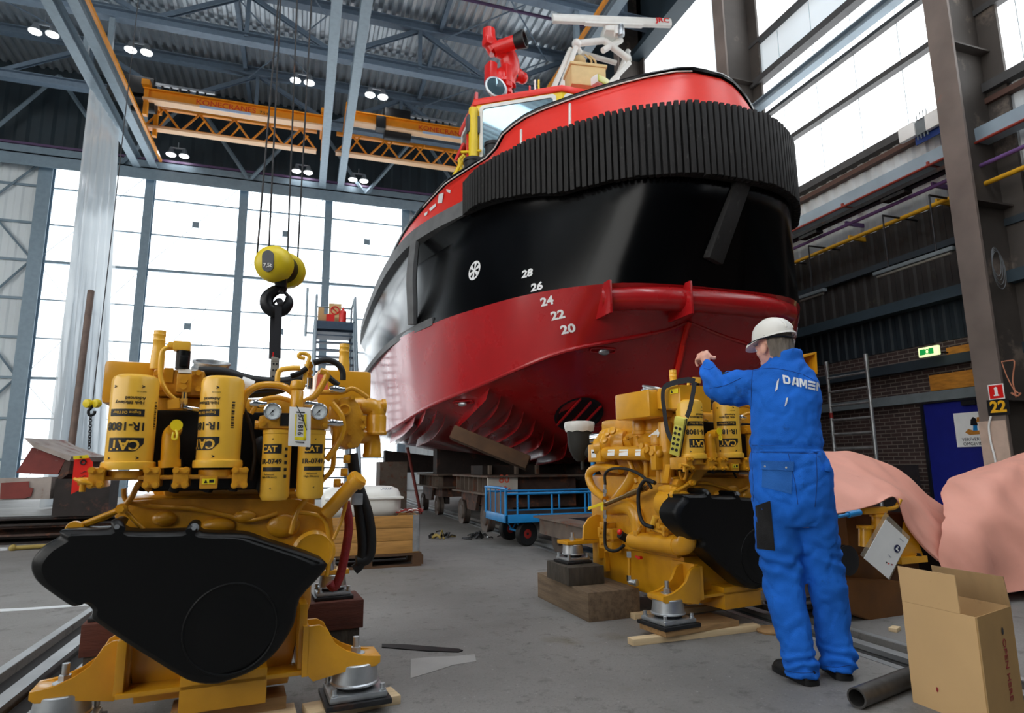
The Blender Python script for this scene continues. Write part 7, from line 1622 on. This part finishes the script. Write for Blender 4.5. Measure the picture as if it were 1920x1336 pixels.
for k in range(5): mb.lathe([(.07, -.01), (.10, -.005), (.10, .005), (.07, .01)], c+Vector((0, .03*k, 0)), (0, 1, 0), 28)
mb.build('pulley', M['label_black'], g3, world=False)
a, b = L3(1572, 968, -.03), L3(1612, 960, -.03); mb = MB(); mb.cyl(a, b, .012, n=12); mb.cyl(a.lerp(b, .45), b, .022, n=14); mb.build('blue_handle', M['blue_paint'], g3, world=False)
t = thing('manual_pouch', 'clear pouch with a white manual dangling from the machine under the pink tarpaulin', 'manual', E3.M @ L3(1665, 1085, 0))
w3 = lambda x, y, d_=0.0: E3.M @ L3(x, y, d_)
a, b, c, d_ = w3(1661, 973, -.02), w3(1704, 1012, -.02), w3(1666, 1085, -.02), w3(1620, 1046, -.02)
mb = MB(); mb.prism([a, b, c, d_], E3.ey*.003); mb.build('booklet', M['white'], t, smooth=0)
mk('pouch_film', 'C9C2B0', 0.15, var=0.1, alpha=0.25)
mb = MB(); mb.prism([w3(1660, 960, -.012), w3(1707, 1006, -.012), w3(1668, 1087, -.012), w3(1613, 1040, -.012)], E3.ey*.001); mb.build('pouch', M['pouch_film'], t, smooth=0)
ux = (b-a).normalized(); uy = (a-d_).normalized(); nn = -E3.ey*.002
cc = w3(1682, 1028, -.022); mb = MB(); mb.raw([cc+nn+ux*(.030*cos(2*pi*i/24))+uy*(.030*sin(2*pi*i/24)) for i in range(24)], [tuple(range(24))]); mb.build('round_mark', mk('mark_navy', '1C2450', 0.5), t, smooth=0)
mb = MB(); mb.raw([cc+nn*2+ux*(-.004+.006*cos(2*pi*i/12))+uy*(.012+.006*sin(2*pi*i/12)) for i in range(12)], [tuple(range(12))]); mb.prism([cc+nn*2+ux*x+uy*y for x, y in ((-.014, .004), (.002, .004), (.006, -.004), (.016, -.002), (.016, -.014), (-.014, -.014))], nn*.2); mb.build('pictogram', M['white'], t, smooth=0)
for k, (m_, x) in enumerate((('label_black', 1662), ('red', 1666), ('hub_red', 1672))): cc = w3(x, 1054+k*2, -.022); mb = MB(); mb.prism([cc+nn+ux*x_+uy*y_ for x_, y_ in ((-.006, -.005), (.006, -.005), (.006, .005), (-.006, .005))], nn*.2); mb.build('flag_print', M[m_], t, smooth=0)
cc = w3(1690, 1012, -.022); mb = MB(); mb.text('SERVICE', frame(cc+nn, ux, uy), .012, .0004); mb.text('Manual', frame(w3(1668, 1042, -.022)+nn, ux, uy), .011, .0004); mb.build('lettering', M['mark_navy'], t, smooth=0)
# tarpaulins draped over it
def drapery(name, rows_px, label, fold=0.012, seed=1):
    rows = []
    for row in rows_px:
        pts = [E3.M @ L3(x, y, d_) for x, y, d_ in row]; sp, _ = spline(pts, [0]*len(pts), 7); rows.append(sp)
    cols = list(zip(*rows)); out = []
    for col in cols:
        sp, _ = spline([Vector(p) for p in col], [0]*len(col), 6); out.append(sp)
    mb = MB(); out2 = []
    for i, c in enumerate(out):
        r2 = []
        for j, p in enumerate(c):
            n_ = noise.noise(Vector((p.x*3.2, p.y*3.2, p.z*2.2+seed)))*fold*2.2+noise.noise(Vector((p.x*8+p.z*7, p.y*8, p.z*3+seed)))*fold
            r2.append(p+Vector((.3*n_, -n_, .5*n_)))
        out2.append(r2)
    mb.loft(out2); mb.loft([[p+Vector((.0, .004, -.004)) for p in c] for c in out2])
    return tag(one(name, mb, M['tarp'], label, 'tarpaulin', smooth=70))
drapery('tarpaulin', [
 [(1500, 848, .9), (1560, 845, .95), (1600, 846, .95), (1650, 860, .9), (1700, 890, .85), (1740, 925, .8), (1776, 950, .75)],
 [(1500, 870, .55), (1560, 868, .6), (1610, 872, .6), (1655, 895, .55), (1700, 925, .5), (1740, 955, .5), (1776, 975, .5)],
 [(1500, 915, .15), (1560, 912, .2), (1610, 908, .22), (1650, 905, .24), (1690, 930, .22), (1722, 975, .25), (1776, 1005, .3)],
 [(1500, 955, .0), (1560, 958, .02), (1600, 952, .04), (1640, 942, .06), (1680, 931, .08), (1705, 985, .1), (1765, 1045, .12)],
 [(1500, 958, .0), (1562, 961, .02), (1600, 955, .04), (1642, 945, .06), (1682, 932, .08), (1700, 985, .1), (1756, 1052, .12)]],
 'pink tarpaulin hanging over the ochre machine behind the worker', .014, 1)
drapery('tarpaulin', [
 [(1790, 892, 1.0), (1830, 878, 1.05), (1880, 862, 1.1), (1920, 848, 1.15), (1990, 835, 1.2), (2080, 830, 1.2)],
 [(1772, 905, .45), (1830, 898, .5), (1880, 880, .5), (1915, 870, .55), (1990, 860, .6), (2080, 850, .6)],
 [(1776, 960, .25), (1830, 965, .2), (1880, 955, .2), (1925, 950, .2), (1990, 945, .2), (2080, 940, .2)],
 [(1760, 1020, .12), (1820, 1040, .05), (1880, 1035, .05), (1930, 1030, .05), (1990, 1020, .05), (2080, 1010, .05)],
 [(1772, 1110, .06), (1830, 1112, .0), (1880, 1110, .02), (1930, 1105, .0), (1990, 1100, .0), (2080, 1090, .0)]],
 'salmon tarpaulin over the tall load at the right edge, behind the cardboard box', .02, 5)
mb = MB(); a = E3.M @ L3(1800, 1090, .3); mb.box((a.x, a.y, 0.0), (a.x+1.5, a.y+.7, .55)); one('covered_load', mb, M['rust_dark'], 'dark load under the salmon tarpaulin at the right edge', 'load')
# yellow lifting bracket behind the worker's shoulder
bv = 4.6
t = thing('lifting_bracket', 'yellow box-shaped steel bracket behind the right shoulder of the worker', 'bracket', V(1520, 720, bv))
a = [V(x, y, bv) for x, y in ((1502, 668), (1531, 659), (1533, 700), (1502, 714))]; o_ = Vector((-.02, .22, 0))
mb = MB()
for i in range(4): p, q = a[i], a[(i+1) % 4]; m_ = (a[0]+a[2])/2; mb.prism([p, q, q+(m_-q)*.16, p+(m_-p)*.16], o_)
mb.build('box_section', M['engine_yellow'], t, smooth=0)
b = [V(x, y, bv+.1) for x, y in ((1486, 678), (1505, 664), (1505, 712), (1486, 690))]; mb = MB(); mb.prism(b, (0, .15, 0)); mb.box(V(1500, 900, bv), V(1516, 700, bv)+Vector((0, .1, 0))); mb.build('arm', M['engine_yellow'], t, smooth=0)
mb = MB(); mb.box(V(1490, 1030, bv+.1), V(1522, 880, bv+.1)+Vector((0, .3, 0)), .02); p = V(1506, 1030, bv+.1); mb.box((p.x-.08, p.y-.05, 0), (p.x+.08, p.y+.3, p.z)); mb.build('stand', M['gear_ochre'], t)
# ------------------------------------------------------------------ the worker
def fabric(name, c1, c2, dirt):
    m = mat(name, c1, 0.85, var=0.1, vscale=3, col2=c2, bump=0.25, bscale=220, wear=dirt, wamt=0.22, wscale=5, spec=0.2)
    return m
M['coverall'] = fabric('coverall_blue', '2270DC', '1B5DB8', '1E4C90')
M['coverall_worn'] = fabric('coverall_worn', '2C66B4', '24559A', '2A3A55')
mk('skin', 'EBAF98', 0.5, var=0.12, vscale=12, bump=0.05, bscale=60)
mk('hair', '7A7066', 0.8, var=0.5, vscale=30, stretch=(1, 1, .3), bump=0.6, bscale=60)
mk('hat_white', 'E4E1DA', 0.4, var=0.06, wear='8F8A80', wamt=0.12, wscale=14)
mk('shoe_black', '0E0D0D', 0.6, var=0.3, bump=0.2, bscale=60)
mk('patch_black', '141416', 0.8, var=0.2, bump=0.2, bscale=150)
mk('print_grey', 'D5DCE0', 0.5, var=0.08)
WK = Fr(Z(1515, 1277), R(-43))
W_ = lambda px, py, d=0.0: WK.d(px, py, d)
UPX = (W_(1510, 900)-W_(1500, 900)).length/10
wk = thing('person', 'worker in blue coverall and white hard hat, seen from behind, reaching over the right engine', 'person', WK.o, R(-43))
def remesh(mb, name, m, voxel, smooth_it=4, fold=None, parent=wk):
    me = bpy.data.meshes.new(name); bmesh.ops.recalc_face_normals(mb.b, faces=mb.b.faces); mb.b.to_mesh(me); mb.b.free()
    o = bpy.data.objects.new(name, me); COL.objects.link(o)
    a = o.modifiers.new('r', 'REMESH'); a.mode = 'VOXEL'; a.voxel_size = voxel
    b = o.modifiers.new('s', 'SMOOTH'); b.factor = 0.5; b.iterations = smooth_it
    dg = bpy.context.evaluated_depsgraph_get(); me2 = bpy.data.meshes.new_from_object(o.evaluated_get(dg))
    bpy.data.objects.remove(o); bpy.data.meshes.remove(me)
    me2.name = name; me2.materials.clear(); me2.materials.append(m)
    if fold:
        ns = [v.normal.copy() for v in me2.vertices]
        for v, n_ in zip(me2.vertices, ns): v.co += n_*fold(v.co)
    me2.polygons.foreach_set('use_smooth', [True]*len(me2.polygons))
    o = bpy.data.objects.new(name, me2); COL.objects.link(o); o.parent = parent
    return o
def ell(c, rx, ry, n=24, sq=0.85):
    e_ = lambda q: math.copysign(abs(q)**sq, q)
    return [Vector((c.x+e_(cos(2*pi*i/n))*rx, c.y+e_(sin(2*pi*i/n))*ry, c.z)) for i in range(n)]
TOR = [(668, 1452, 1496, .062, .02), (682, 1424, 1510, .085, .02), (697, 1404, 1526, .105, .015), (718, 1399, 1537, .125, .01), (755, 1401, 1541, .14, .0), (800, 1401, 1540, .14, .0), (840, 1403, 1548, .135, -.005), (870, 1401, 1556, .145, -.01), (905, 1401, 1561, .155, -.015), (935, 1404, 1563, .155, -.015), (962, 1409, 1563, .14, -.01), (985, 1413, 1562, .12, .0)]
LEGL = [(930, 1450, 46, .115, -.01), (985, 1457, 46, .115, .0), (1040, 1463, 43, .10, .01), (1100, 1471, 40, .088, .01), (1160, 1482, 37, .08, .0), (1210, 1494, 34, .078, -.01), (1245, 1501, 33, .078, -.015), (1266, 1504, 34, .075, -.015)]
LEGR = [(930, 1522, 42, .115, -.01), (985, 1531, 39, .115, .02), (1040, 1540, 37, .10, .05), (1100, 1552, 36, .088, .09), (1160, 1559, 35, .08, .12), (1205, 1566, 34, .078, .13), (1235, 1570, 33, .078, .13), (1256, 1572, 31, .075, .13)]
ARML = [(1424, 722, .02, 36), (1392, 728, .04, 40), (1362, 728, .07, 38), (1342, 718, .11, 31), (1330, 700, .16, 24), (1325, 684, .20, 18)]
ARMR = [(1508, 726, .03, 30), (1512, 760, .10, 28), (1508, 800, .20, 26), (1490, 790, .34, 22), (1470, 765, .46, 16)]
def figure(mb, k, neck=False):
    rows = []
    for y, xl, xr, dep_, d_ in TOR: c = W_((xl+xr)/2, y, d_); rows.append(ell(c, (xr-xl)/2*UPX*k, dep_*k))
    mb.loft(rows, cap=True, closed=True)
    for leg in (LEGL, LEGR):
        rows = []
        for y, x, r_, dep_, d_ in leg: rows.append(ell(W_(x, y, d_), r_*UPX*(k if k == 1 else .6), dep_*(k if k == 1 else .6), 20))
        mb.loft(rows, cap=True, closed=True)
    for arm in (ARML, ARMR):
        pts = [W_(x, y, d_) for x, y, d_, _ in arm]; mb.tube(pts, [r_*UPX*(k if k == 1 else .55) for *_, r_ in arm], 18, smooth=3)
mb = MB(); figure(mb, 1.0)
c = W_(1474, 664, .02); mb.lathe([(.085, -.045), (.082, .0), (.078, .022), (.07, .022)], c, (0, -.08, 1), 24)
zr_ = lambda y: W_(1500, y).z
zk, zh, zw = zr_(1050), zr_(1240), zr_(842)
def fold(p):
    n_ = 0.012*noise.noise(Vector((p.x*7+p.z*5, p.y*7, p.z*4)))+0.006*noise.noise(Vector((p.x*15-p.z*11, p.y*14, p.z*9)))
    n_ += 0.005*noise.noise(Vector((p.x*30, p.y*30, p.z*26)))-0.007*max(0, 1-abs(noise.noise(Vector((p.x*6+p.z*4, p.y*6, p.z*5-p.x*3+9))))*9)
    n_ += 0.010*math.exp(-((p.z-zh)/.07)**2)*sin(p.z*105+6*noise.noise(p*7)) + 0.007*math.exp(-((p.z-zk)/.10)**2)*sin(p.z*70+p.x*35+5*noise.noise(p*6))
    n_ -= 0.010*math.exp(-((p.z-zw)/.022)**2)
    n_ += 0.006*math.exp(-((p.x+.45)/.16)**2)*sin(p.x*90+p.z*60+4*noise.noise(p*9))*(1 if p.z > 1.2 else 0)
    return n_
cov = remesh(mb, 'coverall', M['coverall'], 0.011, 3, fold)
# body: head, neck, trunk, limbs and hands as one surface inside the clothes
HC = W_(1450, 648, .04); hf = Vector((-.80, .58, -.12)).normalized(); hu = Vector((-.10, .05, 1)); hs = hf.cross(hu).normalized(); hu = hs.cross(hf).normalized()
HM = Matrix(((hf.x, hs.x, hu.x, HC.x), (hf.y, hs.y, hu.y, HC.y), (hf.z, hs.z, hu.z, HC.z), (0, 0, 0, 1)))     # x forward, y to his right, z up
mb = MB(); figure(mb, 0.84)
def hb(c, r_): mb.ball(HM @ Vector(c), r_, 20) if not hasattr(r_, '__len__') else mb.ball((0, 0, 0), r_, 20, M=HM @ Matrix.Translation(c))
hb((-.01, 0, .025), (.098, .076, .088)); hb((.03, 0, -.03), (.068, .062, .085)); hb((.055, 0, -.085), (.042, .042, .03)); hb((.088, 0, -.02), (.016, .015, .026)); hb((.10, 0, -.033), (.013, .013, .011))
hb((.082, 0, -.062), (.014, .026, .008)); hb((.080, 0, -.073), (.013, .022, .008)); hb((.075, -.03, .008), (.02, .022, .014)); hb((.075, .03, .008), (.02, .022, .014)); hb((.055, -.045, -.03), (.028, .02, .025)); hb((.055, .045, -.03), (.028, .02, .025))
for s in (-1, 1): mb.ball((0, 0, 0), (.021, .012, .034), 14, M=HM @ Matrix.Translation((.004, s*.083, -.022)) @ Matrix.Rotation(s*R(22), 4, 'Z') @ Matrix.Rotation(R(-12), 4, 'Y'))
mb.tube([HM @ Vector((-.02, 0, -.03)), HM @ Vector((-.035, 0, -.10)), W_(1472, 682, .03), W_(1473, 720, .02)], [.062, .058, .06, .07], 18)
# left hand: palm, four bent fingers and thumb, closed on the top of the vent stack
wr = W_(1325, 684, .20); pc = W_(1322, 668, .215)
mb.tube([wr, wr.lerp(pc, .5), pc], [.026, .027, .03], 14); mb.ball(pc, (.038, .026, .034), 16)
kn = [W_(1309, 672, .215), W_(1311, 665, .225), W_(1317, 661, .232), W_(1325, 659, .236)]
for i, k in enumerate(kn):
    l_ = (.040, .046, .044, .036)[i]; a = k+Vector((-.012+.004*i, .020, -.004)).normalized()*l_*.7; b = a+Vector((-.002+.004*i, .016, -.028)).normalized()*l_*.7; c = b+Vector((.012, -.002, -.018)).normalized()*l_*.45
    mb.tube([pc.lerp(k, .55), k, a, b, c], [.013, .0125, .0105, .0098, .008], 10, smooth=3)
mb.tube([pc+Vector((.016, -.006, -.012)), W_(1334, 669, .21), W_(1339, 672, .215), W_(1341, 668, .225)], [.017, .0125, .0112, .009], 10, smooth=3)
# right hand, hidden in front of him, closed
rw = W_(1470, 765, .46); mb.ball(rw+Vector((-.03, .03, 0)), (.04, .035, .03), 14)
for i in range(4): q = rw+Vector((-.05, .035, .024-.016*i)); mb.tube([q, q+Vector((-.03, .02, 0)), q+Vector((-.028, .045, -.004)), q+Vector((.0, .05, -.006))], [.011, .0105, .0095, .008], 8, smooth=3)
mb.tube([rw+Vector((-.02, .02, .02)), rw+Vector((-.045, .03, .045)), rw+Vector((-.07, .05, .04))], [.014, .011, .009], 8, smooth=3)
body = remesh(mb, 'body', M['skin'], 0.0052, 3)
# hair below the hard hat
mb = MB()
hm_ = lambda v: HM @ Vector(v)
rows = []
for k in range(7):
    t = k/6; z = .045-t*.115; row = []
    for i in range(25):
        a = R(97+166*i/24); rr_ = 1+.03*sin(i*5.1+k*2)
        dz = -0.028*max(0, -cos(a))*t
        row.append(hm_((-.012+cos(a)*.104*rr_*(1-.12*t*t), sin(a)*.083*rr_*(1-.10*t*t), z+dz+.004*sin(i*3.7+k))))
    rows.append(row)
inn = [[p.lerp(hm_((-.01, 0, .0)), .16) for p in r_] for r_ in rows]
mb.loft(rows); mb.loft(inn); mb.loft([rows[0], inn[0]]); mb.loft([rows[-1], inn[-1]]); mb.build('hair', M['hair'], wk, world=False, smooth=60)
for s in (-1, 1):
    mb = MB(); mb.ball((0, 0, 0), (.006, .0115, .0115), 12, M=HM @ Matrix.Translation((.086, s*.031, -.003))); mb.build('eye', M['white'], wk, world=False); mb = MB(); mb.ball((0, 0, 0), (.003, .005, .005), 10, M=HM @ Matrix.Translation((.0915, s*.031, -.003))); mb.build('iris', M['label_black'], wk, world=False)
# hard hat
HT = HM @ Matrix.Translation((-.004, 0, .038)) @ Matrix.Rotation(R(3), 4, 'Y') @ Matrix.Scale(.85, 4)
mb = MB(); rows = []
prof = [(1.0, 0.0), (1.0, .02), (.97, .045), (.88, .08), (.72, .108), (.5, .126), (.25, .135), (.02, .137)]
for r_, z in prof: rows.append([HT @ Vector((-.005+cos(2*pi*i/48)*.142*r_, sin(2*pi*i/48)*.116*r_, z)) for i in range(48)])
mb.loft(rows, closed=True, cap=True); hat = mb.build('hard_hat', M['hat_white'], wk, world=False, smooth=60)
mb = MB(); rows = []
for k in range(3):
    row = []
    for i in range(48):
        a = 2*pi*i/48; pk = max(0, cos(a))**1.5; ext = (.010+.048*pk, .014+.055*pk, .0)[k]; dz = (.004-.006*pk, -.008-.016*pk, -.006)[k]
        row.append(HT @ Vector((-.005+cos(a)*(.142+ext), sin(a)*(.116+ext*.6), dz)))
    rows.append(row)
rows.append([HT @ Vector((-.005+cos(2*pi*i/48)*.139, sin(2*pi*i/48)*.113, .01)) for i in range(48)])
mb.loft(rows, closed=True); mb.build('brim', M['hat_white'], hat, world=False, smooth=60)
for s in (-.35, .35):
    mb = MB(); pts = [HT @ Vector((-.005+.143*cos(t)*.995, .05*s*2*sin(.6+.4*t) if False else s*.09, 0.002+.138*sin(t)*(1-.09*abs(s)))) for t in [R(12+156*i/16) for i in range(17)]]
    mb.tube(pts, .0045, 6, smooth=0); mb.build('crown_ridge', M['hat_white'], hat, world=False)
mb = MB(); HBV = bvh([hat]); 
for k in range(6): mb2 = None
def on(obj_bvh, px, py, off=.003):
    d_ = ray(px, py).normalized(); r_ = obj_bvh.ray_cast(CAM_P, d_, 30)
    return (r_[0]-d_*off) if r_[0] is not None else None
for q in (((1453, 628), (1455, 624), (1458, 628), (1461, 624), (1464, 629)), ((1478, 626), (1480, 630), (1484, 627), (1486, 632), (1490, 630))):
    pts = [on(HBV, x, y) for x, y in q]
    if all(p is not None for p in pts): mb = MB(); mb.tube(pts, .0015, 5, smooth=0); mb.build('scribble', M['label_black'], hat)
for x, y in ((1433, 629), (1438, 630), (1483, 636)):
    p = on(HBV, x, y, .001)
    if p is not None: mb = MB(); mb.ball(p, .003, 8); mb.build('vent_hole', M['label_black'], hat)
mb = MB(); mb.tube([HT @ Vector((.11, -.105, -.004)), HT @ Vector((.0, -.118, -.006)), HT @ Vector((-.10, -.085, -.02)), HT @ Vector((-.135, 0, -.035)), HT @ Vector((-.10, .085, -.02))], .009, 6, flat=.5); mb.build('head_band', M['label_black'], hat, world=False)
# sewn-on details follow the cloth
CB = bvh([cov])
def patch(quad, m_, nm, off=.006, n_=8, par=None):
    a, b, c, d_ = [Vector((*q, 0)) for q in quad]; rows = []
    for i in range(n_+1):
        row = []
        for j in range(n_+1):
            q = a.lerp(b, j/n_).lerp(d_.lerp(c, j/n_), i/n_); p = on(CB, q.x, q.y, off); row.append(p)
        rows.append(row)
    last = next(p for r_ in rows for p in r_ if p is not None)
    for r_ in rows:
        for j in range(len(r_)):
            if r_[j] is None: r_[j] = last
            last = r_[j]
    back = [[p+ray(1480, 900).normalized()*(off+.006) for p in r_] for r_ in rows]
    mb = MB(); mb.loft(rows); per = lambda R_: R_[0]+[r_[-1] for r_ in R_[1:]]+list(reversed(R_[-1][:-1]))+[r_[0] for r_ in reversed(R_[1:-1])]
    mb.loft([per(rows), per(back)], closed=True); return mb.build(nm, m_, par or cov, smooth=50)
pk = patch(((1430, 868), (1486, 870), (1484, 926), (1428, 912)), M['coverall_worn'], 'back_pocket', .006)
patch(((1427, 863), (1489, 865), (1488, 882), (1428, 880)), M['coverall_worn'], 'pocket_flap', .011)
for x, y in ((1434, 874), (1474, 876)):
    p = on(CB, x, y, .014); mb = MB(); d_ = ray(x, y).normalized(); mb.cyl(p, p+d_*.006, .005, n=12); mb.build('snap', M['zinc'], cov)
patch(((1545, 872), (1556, 874), (1557, 884), (1546, 882)), M['coverall'], 'pocket_flap', .012, 4)
patch(((1416, 948), (1444, 938), (1453, 1032), (1419, 1028)), M['patch_black'], 'thigh_patch', .005)
patch(((1352, 694), (1384, 686), (1378, 692), (1354, 702)), M['patch_black'], 'shoulder_patch', .004, 5)
patch(((1403, 834), (1546, 837), (1549, 846), (1403, 846)), M['coverall'], 'waistband', .006, 12)
for q in (((1457, 714), (1461, 709), (1458, 729), (1453, 734)), ((1474, 746), (1478, 744), (1475, 757), (1471, 762))): patch(q, M['print_grey'], 'reflective_mark', .004, 4)
bq = lambda x0, y0, x1, y1: ((x0, y0), (x1, y0), (x1, y1), (x0, y1))
LET = (((0, 0), (.28, 0), (.28, 1), (0, 1)), bq(.28, .76, .7, 1), bq(.28, 0, .7, .24), ((.7, 0), (1, .25), (.74, .34), (.7, .24)), bq(.72, .25, 1, .75), ((.7, .76), (.74, .66), (1, .75), (.7, 1))), \
      (((0, 0), (.30, 0), (.66, 1), (.36, 1)), ((.70, 0), (1, 0), (1, 1), (.66, 1)), bq(.3, .18, .75, .38)), \
      (bq(0, 0, .22, 1), bq(.78, 0, 1, 1), ((.1, 1), (.34, 1), (.60, .2), (.40, .2)), ((.66, 1), (.9, 1), (.60, .2), (.40, .2))), \
      (bq(0, .76, 1, 1), bq(0, .38, 1, .62), bq(0, 0, 1, .24)), \
      (bq(0, 0, .24, 1), bq(.76, 0, 1, 1), ((0, 1), (.30, 1), (1, 0), (.70, 0)))
q00, q10, q11, q01 = [Vector((*q, 0)) for q in ((1469, 718), (1544, 735), (1545, 719), (1467, 702))]
for k, polys in enumerate(LET):
    mb = MB()
    for a, b, c, d_ in polys:
        a, b, c, d_ = [Vector((*q, 0)) for q in (a, b, c, d_)]; rows = []
        for i in range(4):
            row = []
            for jj in range(4):
                g = a.lerp(b, jj/3).lerp(d_.lerp(c, jj/3), i/3); s_ = (k*1.14+g.x)/5.56; q = q00.lerp(q10, s_).lerp(q01.lerp(q11, s_), g.y); row.append(on(CB, q.x, q.y, .006))
            rows.append(row)
        flat = [p for r_ in rows for p in r_ if p is not None]
        if not flat: continue
        rows = [[p or flat[-1] for p in r_] for r_ in rows]; mb.loft(rows)
    if len(mb.b.verts): mb.build('lettering', M['print_grey'], cov, smooth=60)
def seam(q, nm='seam', r_=.0016):
    pts, _ = spline([Vector((*a, 0)) for a in q], [0]*len(q), 5); hit_ = [on(CB, p.x, p.y, .001) for p in pts]; hit_ = [p for p in hit_ if p is not None]
    if len(hit_) > 3: mb = MB(); mb.tube(hit_, r_, 6, smooth=0); mb.build(nm, M['seam_blue'], cov)
mk('seam_blue', '123A7C', 0.9)
for q in (((1412, 694), (1450, 690), (1500, 700), (1532, 716)), ((1412, 690), (1409, 720), (1408, 760), (1404, 790)), ((1406, 800), (1408, 840), (1412, 900), (1412, 940)), ((1478, 850), (1490, 900), (1496, 945)), ((1530, 850), (1532, 900), (1528, 950)),
          ((1404, 834), (1450, 835), (1500, 837), (1546, 838)), ((1404, 847), (1450, 848), (1500, 849), (1549, 849)), ((1330, 728), (1360, 722), (1390, 708)), ((1320, 690), (1330, 692), (1338, 688)), ((1470, 1256), (1490, 1260), (1510, 1261), (1535, 1259)), ((1546, 1248), (1570, 1250), (1596, 1246))): seam(q)
# safety shoes
def shoe(heel, toe, w):
    ax = (toe-heel); L_ = ax.length; T = frame(heel, ax, Vector((0, 0, 1)).cross(ax))
    mb = MB(T); rows = []
    for t, hw, h_ in ((0, .5, .062), (.04, .78, .085), (.2, .88, .10), (.42, .9, .095), (.62, 1.0, .075), (.8, 1.0, .066), (.93, .8, .055), (1.0, .4, .035)):
        rows.append([(t*L_, cos(a)*w*hw, .022+max(0, sin(a))*(h_-.022)) for a in [pi*i/12 for i in range(13)]])
    mb.loft(rows, cap=True, closed=True); s_ = mb.build('shoe', M['shoe_black'], wk)
    mb = MB(T); rows = []
    for t, hw in ((-.02, .45), (.03, .85), (.2, .95), (.42, .9), (.62, 1.06), (.82, 1.05), (.95, .82), (1.02, .4)):
        zz = .0
        rows.append([(t*L_, -w*hw, zz), (t*L_, w*hw, zz), (t*L_, w*hw, .024), (t*L_, -w*hw, .024)])
    mb.loft(rows, cap=True, closed=True); mb.build('sole', M['rubber'], s_)
a, b = Z(1526, 1286), Z(1458, 1253); shoe(a, a+(b-a).normalized()*.29, .05)
a, b = Z(1585, 1276), Z(1552, 1248); shoe(a, a+(b-a).normalized()*.28, .05)
